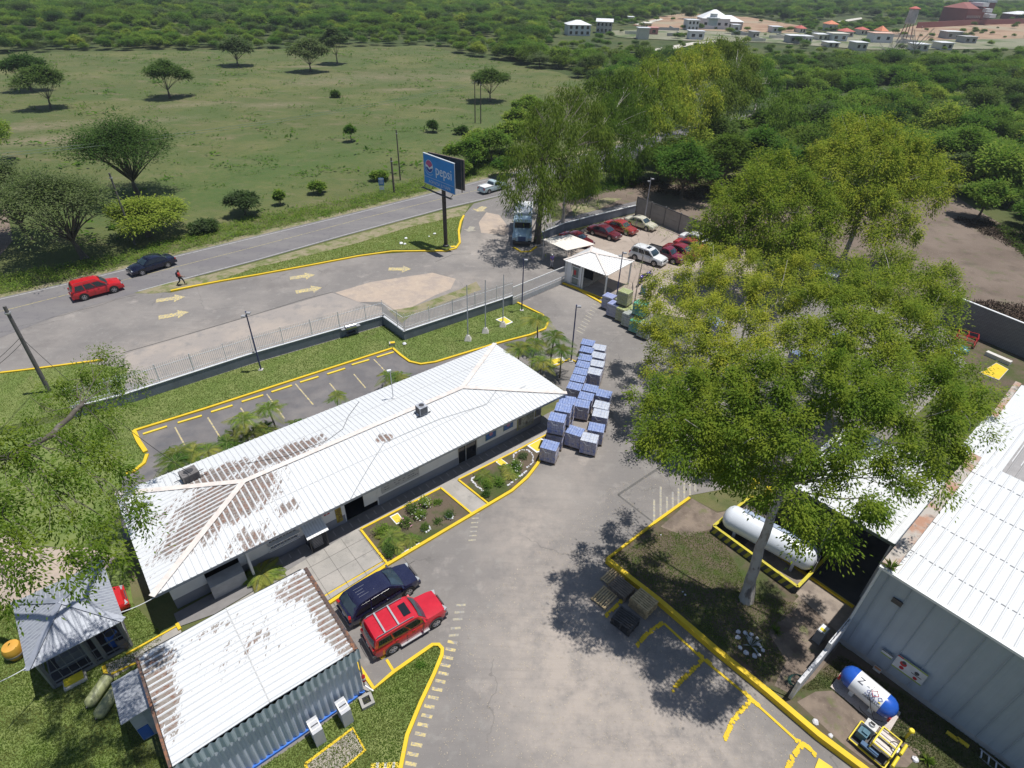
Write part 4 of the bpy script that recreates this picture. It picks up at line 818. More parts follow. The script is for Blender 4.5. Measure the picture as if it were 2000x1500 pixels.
mb = MB(); mb.beam(c[0]+Vector((-.2, 0, -.05)), P(1993, 750, 5.8)+Vector((-.2, 0, 0)), .35, .3); obj('parapet', mb, MATS['weathered_parapet'], t)
# white canopy between the tree and the warehouse with the dark bay below
t = thing('loading_canopy', 'white sheet canopy over the dark loading bay, seen through the big tree', 'canopy', P(1760, 1050, 0))
cc = [P(1712, 940, 4.6), P(1806, 985, 4.6), P(1925, 862, 5.0), P(1925, 780, 5.0), P(1700, 760, 5.0), P(1600, 850, 4.6)]
cc = [WF(-.05, 3.6, 4.9), WF(-6.4, 3.6, 4.7), WF(-6.4, 11.6, 4.9), WF(-.05, 11.6, 5.1)]
mb = MB(); roof_plane(mb, [cc[1], cc[0], cc[3], cc[2]], WE, pitch=.4); obj('roof', mb, RIB(WRM), t)
for a in (-6.2, -3.2, -.3):
    mb = MB(); mb.beam(WF(a, 3.8, 0), WF(a, 3.8, 4.65), .12, .12); obj('post', mb, STEEL, t)
mb = MB(); mb.beam(WF(-6.4, 3.62, 4.6), WF(-.05, 3.62, 4.8), .08, .2); obj('beam', mb, M('green_beam', (.10, .13, .11), .6), t)
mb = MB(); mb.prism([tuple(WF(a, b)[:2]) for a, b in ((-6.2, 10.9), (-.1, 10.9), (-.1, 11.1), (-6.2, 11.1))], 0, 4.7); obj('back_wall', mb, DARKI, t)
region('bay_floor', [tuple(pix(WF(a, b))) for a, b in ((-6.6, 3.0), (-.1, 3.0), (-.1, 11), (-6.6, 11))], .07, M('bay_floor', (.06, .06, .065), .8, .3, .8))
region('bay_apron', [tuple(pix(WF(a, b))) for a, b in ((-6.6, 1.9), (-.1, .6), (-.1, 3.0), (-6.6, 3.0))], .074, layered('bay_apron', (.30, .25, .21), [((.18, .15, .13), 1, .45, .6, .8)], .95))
kerb([tuple(pix(WF(-6.3, 2.95))), tuple(pix(WF(-.3, 2.95)))], .14, .2)
# ---- guard booth -----------------------------------------------
t = thing('guard_booth', 'white guard booth with a low hip roof beside the sliding gate', 'booth', P(1160, 560, 0))
bz = 2.75; q = [P(1101, 508, bz), P(1186, 539, bz), P(1247, 520, bz), P(1160, 483, bz)]
ctr = sum(q, Vector())/4; ux = (q[1]-q[0]).normalized(); uy = Vector((-ux.y, ux.x, 0)); Lx = (q[1]-q[0]).length; Ly = (q[3]-q[0]).dot(uy)
def BF(a, b, z=0): return Vector((q[0].x, q[0].y, 0))+ux*a+uy*b+Vector((0, 0, z))
print('booth', Lx, Ly)
ra = BF(Lx*.28, Ly*.5, bz+.65); rb = BF(Lx*.42, Ly*.5, bz+.65); cs = [BF(0, 0, bz), BF(Lx, 0, bz), BF(Lx, Ly, bz), BF(0, Ly, bz)]
BRM = roofmat('booth_roof_paint', [], base=(.74, .73, .72))
mb = MB(); roof_plane(mb, [cs[0], cs[1], rb, ra], ux, pitch=.35); roof_plane(mb, [cs[2], cs[3], ra, rb], ux, pitch=.35); roof_plane(mb, [cs[3], cs[0], ra], uy, pitch=.35); roof_plane(mb, [cs[1], cs[2], rb], uy, pitch=.35); r_ = obj('roof', mb, RIB(BRM), t)
mb = MB()
for a, b in ((ra, cs[0]), (ra, cs[3]), (rb, cs[1]), (rb, cs[2]), (ra, rb)): mb.beam(a+Vector((0, 0, .05)), b+Vector((0, 0, .05)), .25, .03)
obj('ridge_cap', mb, MATS['ridge_cap_paint'], r_)
for a, b in ((.2, .25), (Lx*.44, .25), (Lx-.2, .3), (Lx-.2, Ly-.3), (.2, Ly-.3), (Lx*.44, Ly-.3)):
    mb = MB(); mb.beam(BF(a, b, 0), BF(a, b, bz), .16, .16); obj('post', mb, WHITE, t)
mb = MB(); mb.prism([tuple(BF(a, b)[:2]) for a, b in ((.15, .15), (Lx*.45, .15), (Lx*.45, Ly-.2), (.15, Ly-.2))], 0, .16); obj('plinth', mb, CONC, t)
def bq(mb, a0, a1, b, z0, z1, th=.06):
    mb.add([BF(a, bb, z) for z in (z0, z1) for bb in (b, b+th) for a in (a0, a1)], [(0, 2, 3, 1), (4, 5, 7, 6), (0, 1, 5, 4), (2, 6, 7, 3), (0, 4, 6, 2), (1, 3, 7, 5)])
mb = MB(); bq(mb, .28, Lx*.16, .3, .16, 2.7); bq(mb, .28, Lx*.4, Ly-.4, .16, 2.7); bq(mb, Lx*.36, Lx*.4, .3, .16, 2.7); obj('wall', mb, WALLW, t)
mb = MB(); bq(mb, Lx*.2, Lx*.34, .28, .2, 2.3, .04); d_ = obj('door', mb, M('booth_door_glass', (.16, .2, .2), .2), t)
mb = MB(); 
for a in (Lx*.18, Lx*.345): bq(mb, a, a+.07, .24, .16, 2.4, .04)
for z in (.2, 1.05, 2.3): bq(mb, Lx*.18, Lx*.36, .225, z, z+.07, .03)
obj('door_frame', mb, WHITE, d_); mb = MB(); bq(mb, Lx*.23, Lx*.28, .25, 1.4, 1.95, .02); obj('red_notice', mb, RED, d_)
mb = MB(); bq(mb, .3, Lx*.4, Ly*.5, .2, 2.6, .05); obj('interior', mb, DARKI, t)
mb = MB(); mb.beam(BF(.0, -.1, .1), BF(Lx*1.15, -.1, .1), .18, .2); obj('painted_step', mb, YEL, t)
t = thing('entrance_canopy', 'flat cream canopy on thin posts behind the guard booth', 'canopy', P(1110, 500, 0))
q2 = [P(1058, 467, 2.7), P(1107, 489, 2.7), P(1162, 477, 2.7), P(1113, 458, 2.7)]
mb = MB(); roof_plane(mb, q2, q2[1]-q2[0], pitch=.3, rh=.02); obj('roof', mb, RIB(M('cream_sheet', (.78, .72, .65), .6, .04)), t)
for p_ in q2:
    c_ = sum(q2, Vector())/4; e = p_.lerp(c_, .08); mb = MB(); mb.beam((e.x, e.y, 0), (e.x, e.y, 2.65), .07, .07); obj('post', mb, STEEL, t)
# small shed glimpsed between the trees
t = thing('garden_shed', 'small shed with a white sheet roof glimpsed between the eucalyptus crowns', 'shed', P(1612, 560, 0))
q3 = [P(1582, 522, 2.6), P(1632, 543, 2.6), P(1648, 530, 2.8), P(1598, 511, 2.8)]
mb = MB(); roof_plane(mb, q3, q3[1]-q3[0], pitch=.3); obj('roof', mb, RIB(WRM), t)
mb = MB(); c_ = sum(q3, Vector())/4; mb.prism([tuple(p.lerp(c_, .12)[:2]) for p in q3], 0, 2.5); obj('wall', mb, M('shed_dark', (.10, .10, .11), .8), t)
# ---- perimeter walls and fences ------------------------------------
def fence_wall(name, label, pts, mat_wall, h=1.0, picket=0.0, cap=True, lean=0):
    q = [P(*p) for p in pts]; t = thing(name, label, 'wall', q[0])
    mw, mc, mp, mt = MB(), MB(), MB(), MB()
    for a, b in zip(q[:-1], q[1:]):
        d = (b-a).normalized(); mw.beam(a-d*.06+Vector((0, 0, h/2)), b+d*.06+Vector((0, 0, h/2)), .16, h)
        mc.beam(a-d*.1+Vector((0, 0, h+.03)), b+d*.1+Vector((0, 0, h+.03)), .22, .06)
        if picket:
            L = (b-a).length; k = int(L/.145)
            for i in range(k+1):
                p = a.lerp(b, i/k); mp.beam(p+Vector((0, 0, h+.06)), p+Vector((0, 0, h+picket)), .022, .022)
            for z in (h+.35, h+picket-.3): mp.beam(a+Vector((0, 0, z)), b+Vector((0, 0, z)), .035, .035)
            for i in range(int(L/2.6)+1): p = a+d*min(L, i*2.6); mt.beam(p+Vector((0, 0, h)), p+Vector((0, 0, h+picket+.06)), .045, .045)
    obj('base_wall', mw, mat_wall, t)
    if cap: obj('cap', mc, WHITE, t)
    if picket: obj('railing', mp, PICKET, t); obj('post', mt, PICKET, t)
    return t
SLATE = M('slate_wall_paint', (.17, .19, .235), .8, .15, 1)
fence_wall('boundary_fence', 'long grey wall with white cap and picket railing, left of the wall corner', [(150, 815), (250, 789), (500, 707), (750, 634), (791, 664)], SLATE, .95, 1.7)
fence_wall('boundary_fence', 'shorter grey wall with white picket railing between the wall corner and the sliding gate', [(793, 663), (1000, 594)], SLATE, .95, 1.7)
t = thing('sliding_gate', 'white barred sliding gate with a zigzag lower panel left of the guard booth', 'gate', P(1050, 570, 0))
ga, gb = P(1001, 596), P(1102, 553); mb = MB(); L = (gb-ga).length; k = int(L/.14)
for i in range(k+1): p_ = ga.lerp(gb, i/k); mb.beam(p_+Vector((0, 0, .1)), p_+Vector((0, 0, 2.0)), .025, .025)
obj('bars', mb, PICKET, t); mb = MB()
for z in (.1, .85, 2.02): mb.beam(ga+Vector((0, 0, z)), gb+Vector((0, 0, z)), .06, .1)
for i in range(9):
    a = ga.lerp(gb, i/9); b = ga.lerp(gb, (i+1)/9); m_ = ga.lerp(gb, (i+.5)/9); mb.beam(a+Vector((0, 0, .12)), m_+Vector((0, 0, .82)), .05, .04); mb.beam(m_+Vector((0, 0, .82)), b+Vector((0, 0, .12)), .05, .04)
obj('frame', mb, WHITE, t); mb = MB(); mb.beam(ga+Vector((0, -.05, .35)), gb+Vector((0, -.05, .35)), .02, .5); obj('kick_plate', mb, M('gate_sheet', (.42, .44, .46), .5), t)
fence_wall('boundary_wall', 'low slate blue wall with a white cap behind the visitors parked cars', [(1052, 472), (1100, 452), (1160, 436), (1239, 416)], SLATE, 1.1)
t = thing('concrete_panel_fence', 'tall concrete panel fence with dark posts at the top of the gravel car park', 'fence', P(1300, 440, 0))
q = [P(1241, 420), P(1268, 431), P(1295, 441), P(1324, 453), P(1352, 466), P(1382, 478), P(1412, 492), P(1445, 506)]
mb = MB()
for a, b in zip(q[:-1], q[1:]):
    for j in range(4): mb.beam(a+Vector((0, 0, .32+j*.62)), b+Vector((0, 0, .32+j*.62)), .06, .60)
obj('panels', mb, M('grey_concrete_panel', (.27, .25, .235), .9, .12, 1), t)
for p_ in q: mb = MB(); mb.beam(p_, p_+Vector((0, 0, 2.65)), .16, .16); obj('post', mb, M('post_concrete', (.16, .15, .15), .9), t)
mb = MB(); mb.beam(q[0]+Vector((0, 0, 2.58)), q[-1]+Vector((0, 0, 2.58)), .12, .08); obj('top_rail', mb, DARK, t)
def blockwall(name, label, pts, h, mat, capm=WHITE):
    m, n, l, b = _new(mat); tx = n.new('ShaderNodeTexBrick'); tx.inputs['Scale'].default_value = 2.4; tx.inputs['Color1'].default_value = (.17, .17, .185, 1); tx.inputs['Color2'].default_value = (.21, .21, .22, 1); tx.inputs['Mortar'].default_value = (.12, .12, .13, 1); tx.inputs['Mortar Size'].default_value = .03
    g = n.new('ShaderNodeNewGeometry'); mp = n.new('ShaderNodeMapping'); mp.inputs['Rotation'].default_value = (math.pi/2, 0, .5); l.new(g.outputs['Position'], mp.inputs[0]); l.new(mp.outputs[0], tx.inputs['Vector']); l.new(tx.outputs['Color'], b.inputs['Base Color']); b.inputs['Roughness'].default_value = .9
    q = [P(*p) for p in pts]; t = thing(name, label, 'wall', q[0]); mb, mc = MB(), MB()
    for a, b2 in zip(q[:-1], q[1:]): mb.beam(a+Vector((0, 0, h/2)), b2+Vector((0, 0, h/2)), .18, h); mc.beam(a+Vector((0, 0, h+.03)), b2+Vector((0, 0, h+.03)), .22, .06)
    obj('blockwork', mb, m, t); obj('coping', mc, capm, t); return t
blockwall('block_wall', 'grey concrete block wall with a white coping at the right edge of the yard', [(1835, 628), (2010, 704), (2120, 756)], 3.0, 'grey_blockwork')
# whitewashed low wall running from the yellow kerb to the warehouse corner
t = thing('whitewashed_wall', 'rough whitewashed wall leading from the yellow kerb to the warehouse corner', 'wall', P(1550, 1365, 0))
a = P(1541, 1366); b = WF(.1, -.05, 0); mb = MB(); d = (b-a).normalized(); L = (b-a).length; mb.beam(a+Vector((0, 0, .8)), a+d*L*.55+Vector((0, 0, .8)), .16, 1.6); mb.beam(a+d*L*.55+Vector((0, 0, 1.1)), b+Vector((0, 0, 1.1)), .16, 2.2)
obj('masonry', mb, layered('whitewash', (.58, .58, .60), [((.34, .34, .36), 1.5, .5, .65, .7)], .9), t)
mb = MB()
for k in range(6):
    c_ = a+d*L*(.60+k*.065)+Vector((0, 0, 2.32)); mb.tube([c_+Vector((0, 0, 0))+(d*math.cos(s*.785)+Vector((0, 0, 1))*math.sin(s*.785))*.16 for s in range(9)], .012, 4, False)
obj('wire_coil', mb, DARK, t)
# ---- distant settlement ------------------------------------------
def house(u, v, wpx, h, dp, yaw, label, wall, roofc, kind='hip', rise=1.2, wins=3, storeys=1, name='house', group=None, ov=.5):
    p = P(u, v); D = depth(p); wd = wpx*D/FPX; t = thing(name, label, 'house', p, yaw, group)
    mb = MB(); mb.box((0, 0, h/2), (wd, dp, h)); obj('wall', mb, wall, t, local=True)
    X, Y = wd/2+ov, dp/2+ov
    mb = MB()
    if kind == 'hip':
        rx = max(0, X-Y); mb.add([(-X, -Y, h), (X, -Y, h), (X, Y, h), (-X, Y, h), (-rx, 0, h+rise), (rx, 0, h+rise)], [(0, 1, 5, 4), (2, 3, 4, 5), (1, 2, 5), (3, 0, 4), (3, 2, 1, 0)])
    elif kind == 'flat': mb.box((0, 0, h+.12), (2*X, 2*Y, .24))
    elif kind == 'shed': mb.add([(-X, -Y, h), (X, -Y, h), (X, Y, h+rise), (-X, Y, h+rise), (-X, -Y, h-.15), (X, -Y, h-.15), (X, Y, h-.15), (-X, Y, h-.15)], [(0, 1, 2, 3), (4, 7, 6, 5), (0, 4, 5, 1), (1, 5, 6, 2), (2, 6, 7, 3), (3, 7, 4, 0)])
    obj('roof', mb, roofc, t, local=True)
    for s in range(storeys):
        for k in range(wins):
            x = -wd/2+wd*(k+.5)/wins; z = h*(s+.5)/storeys; mb = MB(); mb.box((x, -dp/2-.03, z+.1), (min(1.6, wd/wins*.45), .06, 1.3)); obj('window', mb, GLASS, t, local=True)
    return t
HW = M('far_white', (.58, .59, .62), .6, .04); HG = M('far_grey', (.36, .36, .36), .8); RW = M('far_roof_white', (.70, .71, .73), .5, .03); RO = M('far_roof_orange', (.60, .22, .12), .8); RR = M('far_roof_red', (.45, .12, .10), .8); HP = M('far_pink', (.42, .20, .18), .8); HY = M('far_yellow', (.55, .42, .22), .8); HB = M('far_brick_red', (.26, .10, .09), .85); HC = M('far_cream', (.6, .57, .5), .8)
house(1127, 68, 44, 4.6, 9, .15, 'white two storey house with a white hip roof, leftmost in the far settlement', HW, RW, 'hip', 1.8, 4, 2)
house(1179, 64, 30, 5.2, 8, -.12, 'unfinished grey two storey house with a thin flat roof beside the white hip roofed house', HG, RW, 'shed', .9, 4, 2)
house(1231, 44, 9, 3, 6, 0, 'tiny white roofed hut in front of the far woods', HC, RW, 'flat', 0, 1)
house(1263, 57, 12, 3, 8, 0, 'yellow cottage above the pink walled block', HY, HC, 'flat', 0, 2)
house(1274, 67, 16, 3, 7, 0, 'pinkish red walled block in the far settlement', HP, HP, 'flat', 0, 1)
house(1254, 76, 20, 4.6, 5, .1, 'pale block wall building with vertical ribs left of the pink block', HC, HW, 'flat', 0, 0)
house(1348, 59, 22, 5, 8, .1, 'white house with two rows of windows left of the domed mansion', HW, HW, 'flat', 0, 3, 2)
house(1390, 56, 52, 5.5, 14, 0, 'large white mansion with a lantern tower on its hip roof', HW, RW, 'hip', 4, 4, 1, 'mansion')
p = P(1391, 48, 8.5); t = thing('roof_lantern', 'white round lantern tower standing above the mansion roof', 'tower', (p.x, p.y, 8.2))
mb = MB(); mb.lathe([(0, 2.2), (2.6, 2.2)], (0, 0, 0), 'Z', 12); obj('drum', mb, HW, t, local=True); mb = MB(); mb.lathe([(2.6, 3.0), (3.0, 3.0), (3.2, 1.6), (4.4, 1.6), (4.5, 2.2), (5.2, .3)], (0, 0, 0), 'Z', 12); obj('dome', mb, RW, t, local=True)
house(1418, 57, 50, 4.2, 12, -.05, 'wide white hip roofed hall right of the domed mansion', HG, RW, 'hip', 2.8, 3)
house(1357, 77, 28, 3.6, 6, 0, 'small white house with an arched opening in front of the mansion', HW, HW, 'flat', 0, 2)
house(1434, 63, 12, 3.6, 6, 0, 'small white cube house below the hip roofed hall', HW, HW, 'flat', 0, 1)
for (u, v, wpx, h, wm, rm, lab) in [(1512, 64, 18, 3, HW, HW, 'white flat roofed house behind the trees at the middle of the settlement'), (1470, 75, 12, 3, HG, HG, 'dark grey walled hut near the settlement road'), (1547, 84, 24, 3.2, HG, RW, 'grey house with a white flat roof, nearest below the red tiled roof'), (1571, 84, 14, 3, HW, RW, 'narrow white house right of the grey flat roofed house'), (1600, 78, 20, 2.6, HC, RW, 'cream bungalow in the middle of the settlement'), (1632, 80, 30, 3.4, HW, HC, 'long white bungalow with a beige roof in front of the red roofs'), (1673, 97, 22, 3, HC, RW, 'beige shed half hidden by the woodland edge'), (1620, 91, 22, 1.8, HC, RW, 'low pale roof showing over the woodland edge'), (1715, 83, 38, 4.2, HW, M('far_terracotta', (.66, .42, .34), .8), 'white two tone house with a pale terracotta flat roof'), (1790, 98, 26, 2.6, HC, RW, 'broken row of pale flat roofs left of the bare tree'), (1838, 96, 24, 2.8, HC, RW, 'pale flat roofed shed at the right of the woodland edge'), (1853, 76, 30, 3.6, HG, RW, 'grey house with a shallow white roof right of the water tower'), (1885, 84, 24, 3, HG, HG, 'low grey house at the right end of the settlement')]:
    house(u, v, wpx, h, 7, .05, lab, wm, rm, 'flat', 0, 2)
for (u, v, wpx, h, rm, lab, ri) in [(1561, 64, 12, 2.4, RR, 'little house with a crimson hip roof', 1.4), (1619, 60, 18, 3.6, RO, 'house with an orange hip roof highest among the tiled roofs', 1.8), (1649, 72, 20, 2.8, RR, 'house with a wide red hip roof behind the long white bungalow', 1.5), (1680, 68, 14, 2.8, RR, 'small house with a red tiled roof between the two orange roofs', 1.2), (1717, 73, 12, 3.2, RO, 'pointed orange pyramid roof behind the white two tone house', 2.4)]:
    house(u, v, wpx, h, 7, .08, lab, HC, rm, 'hip', ri, 2)
for i, (u, v, wpx, lab) in enumerate([(1300, 60, 52, 'long pale wall behind the pink block'), (1240, 68, 40, 'tan boundary wall right of the unfinished house'), (1445, 70, 36, 'white boundary wall below the hip roofed hall'), (1520, 76, 40, 'pale wall along the settlement road'), (1590, 70, 40, 'pale wall in front of the crimson roof'), (1760, 74, 50, 'grey wall left of the water tower'), (1770, 86, 44, 'low pale wall below the water tower'), (1480, 82, 30, 'white wall stub by the eucalyptus tops'), (1320, 72, 36, 'pale lot wall left of the arched house')]):
    p = P(u, v); D = depth(p); wd = wpx*D/FPX; mb = MB(); mb.box((p.x, p.y, .8), (wd, .3, 1.6), .05*i % .2); mb.box((p.x+wd*.3, p.y+6, .8), (.3, 12, 1.6)); tag(obj('lot_wall', mb, HC if i % 2 else HG, origin=(p.x, p.y, 0)), lab, 'wall')
# red complex
p = P(1872, 47); D = depth(p); s = D/FPX
t = thing('red_building', 'big brick red building with stepped white roofs on the far right hill', 'building', p, .35)
mb = MB(); mb.box((0, 0, 5), (46*s, 20, 10)); obj('wall', mb, HB, t, local=True)
mb = MB(); mb.add([(-24*s, -10.4, 10), (24*s, -10.4, 10), (24*s, 10.4, 10), (-24*s, 10.4, 10), (-10*s, 0, 13.5), (20*s, 0, 13.5)], [(0, 1, 5, 4), (2, 3, 4, 5), (1, 2, 5), (3, 0, 4)]); obj('roof', mb, RIB(HB), t, local=True)
for k, (x, z) in enumerate([(14, 12.5), (22, 9.2), (30, 6)]): mb = MB(); mb.box((x*s, -6-2*k, z), (16*s, 10, 2.2)); obj('stepped_roof', mb, RW, t, local=True)
for k in range(8): mb = MB(); mb.box((-19*s+k*4.6*s, -10.1, 5.2), (1.4*s, .1, 1.6)); obj('window', mb, HC, t, local=True)
t2 = thing('red_building', 'second brick red block with white stepped roof, behind and right of the big one', 'building', P(1905, 38), .35)
mb = MB(); mb.box((0, 0, 6), (26*s, 16, 12)); obj('wall', mb, HB, t2, local=True); mb = MB(); mb.box((0, 0, 12.8), (27*s, 17, 1.6)); mb.box((6*s, -4, 14.4), (10*s, 6, 1.6)); obj('roof', mb, RW, t2, local=True)
q = [P(1789, 56), P(1830, 54), P(1900, 50), P(2000, 47), (P(2100, 44))]; t = thing('perimeter_wall', 'long brick red perimeter wall below the red building', 'wall', q[0]); mb = MB()
for a, b in zip(q[:-1], q[1:]): mb.beam(a+Vector((0, 0, 1.8)), b+Vector((0, 0, 1.8)), .5, 3.6)
obj('masonry', mb, HB, t)
house(1985, 38, 44, 4, 14, .1, 'white roofed hall with blue fascia at the far right edge', HB, RW, 'hip', 2, 3)
p = P(1764, 82); t = thing('water_tower', 'slim water tower with a red cap on splayed legs above the settlement', 'water tower', p); hz = 14.5
for sx in (-1, 1):
    for sy in (-1, 1): mb = MB(); mb.beam((p.x+sx*2.2, p.y+sy*2.2, 0), (p.x+sx*1.3, p.y+sy*1.3, hz*.55), .3, .3); obj('leg', mb, HB, t)
mb = MB(); mb.lathe([(hz*.55, 2.0), (hz*.6, 2.4), (hz*.95, 2.2), (hz, 2.2)], (p.x, p.y, 0), 'Z', 12); obj('tank', mb, M('tower_grey', (.42, .38, .38), .8, .3, .5), t); mb = MB(); mb.lathe([(hz, 2.7), (hz+.3, 2.7), (hz+1.2, .3)], (p.x, p.y, 0), 'Z', 12); obj('cap', mb, RR, t)
# ================================================================== VEHICLES
TAIL = M('tail_lamp', (.35, .01, .01), .2, .1); HEADL = M('head_lamp', (.38, .40, .42), .1, .1); PLAST = M('grey_plastic', (.09, .09, .10), .6, .1)
def loft(mb, rings, cap=True):
    k = len(rings[0]); o = len(mb.v)
    for r in rings: mb.v += [tuple(p) for p in r]
    for i in range(len(rings)-1):
        for j in range(k): mb.f.append((o+i*k+j, o+i*k+(j+1) % k, o+(i+1)*k+(j+1) % k, o+(i+1)*k+j)); mb.m.append(mb.mi)
    if cap:
        mb.f.append(tuple(o+j for j in range(k))[::-1]); mb.m.append(mb.mi); mb.f.append(tuple(o+(len(rings)-1)*k+j for j in range(k))); mb.m.append(mb.mi)
KINDS = {  # L, W, H, hood z, belt z, cabin x: rear base, rear top, front top, front base, tumble, tail z
    'suv': dict(L=4.5, W=1.84, H=1.72, hood=1.05, belt=1.10, cab=(-2.12, -1.92, .35, 1.05), wb=2.65, tum=.22, tail=1.1, wr=.36, nose=.92),
    'boxy': dict(L=4.52, W=1.82, H=1.80, hood=1.10, belt=1.14, cab=(-2.18, -2.05, .45, 1.0), wb=2.70, tum=.14, tail=1.14, wr=.38, nose=1.02),
    'cross': dict(L=4.76, W=1.9, H=1.68, hood=1.02, belt=1.08, cab=(-2.2, -1.65, .42, 1.35), wb=2.82, tum=.27, tail=1.12, wr=.38, nose=.85),
    'sedan': dict(L=4.5, W=1.72, H=1.40, hood=.88, belt=.92, cab=(-1.55, -.95, .35, 1.05), wb=2.6, tum=.24, tail=.98, wr=.31, nose=.72),
    'pickup': dict(L=4.9, W=1.7, H=1.58, hood=.98, belt=1.02, cab=(-.45, -.3, .62, 1.15), wb=2.9, tum=.2, tail=1.0, wr=.34, nose=.88)}
def car(kind, label, loc, rz, col, scale=1.0, name='parked_car', cat='car', group=None, rails=False, bars=False, sunroof=False, cargo=None, doors=2, lower=None, tint=None):
    K = KINDS[kind]; L, W, H = K['L'], K['W'], K['H']; w = W/2; bt = K['belt']; hd = K['hood']
    t = thing(name, label, cat, loc, rz, group); t.scale = (scale,)*3
    pm = col if not isinstance(col, tuple) else paintmat('paint_%02d%02d%02d' % tuple(int(c*99) for c in col), col)
    zb = .24; xs = []
    f = L/2
    st = [(-f, .42, K['tail']-.22, .78), (-f+.06, .32, K['tail']-.08, .90), (-f+.3, .26, K['tail'], .98), (-f+.9, zb, max(bt, K['tail']), 1.0)]
    if kind == 'pickup': st += [(-.55, zb, K['tail'], 1.0)]
    st += [(K['cab'][0]+.6 if K['cab'][0]+.6 > -f+1 else -f+1.2, zb, bt, 1.0), (0, zb, bt, 1.0), (K['cab'][3]-.1, zb, (bt+hd)/2+.02, 1.0), (K['cab'][3]+.25, zb, hd, .99), (f-.45, .26, (hd+K['nose'])/2, .95), (f-.15, .30, K['nose'], .88), (f, .42, K['nose']-.22, .76)]
    st.sort(key=lambda a: a[0])
    rings = []
    for (x, z0, z1, ww) in st:
        h = z1-z0; y = w*ww
        half = [(0.0, z0), (y*.84, z0), (y*.97, z0+.1*h), (y, z0+.5*h), (y*.975, z0+.78*h), (y*.90, z0+.95*h), (y*.62, z1), (0, z1+.02)]
        ring = [Vector((x, a, b)) for a, b in half]+[Vector((x, -a, b)) for a, b in half[-2:0:-1]]
        rings.append(ring)
    mb = MB(); loft(mb, rings)
    a, b, c, d = K['cab']; tw = w*(1-K['tum']); bw = w*.93; zr = H; zc = bt-.03
    # cabin shell with slightly crowned roof
    ro = []
    for (x, yy, z) in ((a, bw, zc), (a+(b-a)*.55, (bw+tw)/2+.02, zc+(zr-zc)*.6), (b+.05, tw, zr-.07), (b+.3, tw, zr-.01), ((b+c)/2, tw, zr+.015), (c-.15, tw, zr-.02), (c+.02, tw, zr-.08), (c+(d-c)*.5, (bw+tw)/2+.02, zc+(zr-zc)*.5), (d, bw, zc)):
        q = (z-zc)/(zr-zc); ym = bw+(yy-bw)*1.0
        ro.append([Vector((x, -ym, z)), Vector((x, -ym*.75, z+.03*q)), Vector((x, 0, z+.045*q)), Vector((x, ym*.75, z+.03*q)), Vector((x, ym, z))])
    o = len(mb.v)
    for r in ro: mb.v += [tuple(p) for p in r]
    for i in range(len(ro)-1):
        for j in range(4): mb.f.append((o+i*5+j, o+i*5+j+1, o+(i+1)*5+j+1, o+(i+1)*5+j)); mb.m.append(0)
    for j in (0, 4): # side walls as fans to a belt line
        base = [Vector((a, (bw if j else -bw), zc)), Vector((d, (bw if j else -bw), zc))]
        side = [ro[i][j] for i in range(len(ro))]; mb.add([tuple(p) for p in side], [tuple(range(len(side)))])
    body = obj('body', mb, pm, t, True, local=True, sharp=35)
    # windows sit a few millimetres proud of the shell
    def sidepane(x0b, x1b, x0t, x1t, s, zlo=.06, zhi=.12):
        z0 = zc+zlo; z1 = zr-zhi
        def yy(z): return (bw+(tw-bw)*((z-zc)/(zr-.07-zc)))+.045
        m = MB(); pts = [(x0b, s*yy(z0), z0), (x1b, s*yy(z0), z0), (x1t, s*yy(z1), z1), (x0t, s*yy(z1), z1)]
        inn = [(p[0], p[1]-s*.07, p[2]) for p in pts]
        if s < 0: m.add(pts+inn, [(0, 1, 2, 3), (0, 4, 5, 1), (1, 5, 6, 2), (2, 6, 7, 3), (3, 7, 4, 0)])
        else: m.add(pts+inn, [(3, 2, 1, 0), (0, 1, 5, 4), (1, 2, 6, 5), (2, 3, 7, 6), (3, 0, 4, 7)])
        obj('window', m, GLASS, t, local=True)
    n = doors+1 if kind in ('suv', 'boxy', 'cross') else doors
    if kind == 'pickup': n = 1
    xb0, xb1, xt0, xt1 = a+.16, d-.16, b+.12, c-.06
    for s in (-1, 1):
        for k in range(n):
            u0, u1 = k/n+.018, (k+1)/n-.018
            sidepane(xb0+(xb1-xb0)*u0, xb0+(xb1-xb0)*u1, xt0+(xt1-xt0)*u0, xt0+(xt1-xt0)*u1, s, .09 if kind == 'boxy' else .05, .14)
    def glasspane(nm, x0, x1, s):  # between base x0 and top x1
        m = MB(); z0, z1 = zc+.06, zr-.11; dx = .018*s
        p0 = x0+(x1-x0)*.1; p1 = x0+(x1-x0)*.86
        rows = []
        for q in (0, .33, .66, 1):
            z = z0+(z1-z0)*q; x = p0+(p1-p0)*q+dx*2.2+.02*s; yw = (bw-.10)+((tw-.08)-(bw-.10))*q; bulge = .03*math.sin(q*math.pi)*s
            rows.append([(x-.05*s+bulge, -yw, z), (x+bulge+.012*s, -yw*.5, z+.014), (x+bulge+.02*s, 0, z+.02), (x+bulge+.012*s, yw*.5, z+.014), (x-.05*s+bulge, yw, z)])
        vs = sum(rows, []); fs = [(i*5+j, i*5+j+1, (i+1)*5+j+1, (i+1)*5+j) for i in range(3) for j in range(4)]
        m.add(vs, [f_ if s > 0 else f_[::-1] for f_ in fs]); obj(nm, m, tint or GLASSB, t, True, local=True)
    glasspane('windscreen', d, c, 1)
    glasspane('rear_window', a, b, -1)
    wr = K['wr']; wb = K['wb']; ax = (-wb/2-.02, wb/2-.02)
    if kind == 'sedan': ax = (-1.28, 1.34)
    if kind == 'boxy': ax = (-1.22, 1.46)
    if kind == 'cross': ax = (-1.35, 1.47)
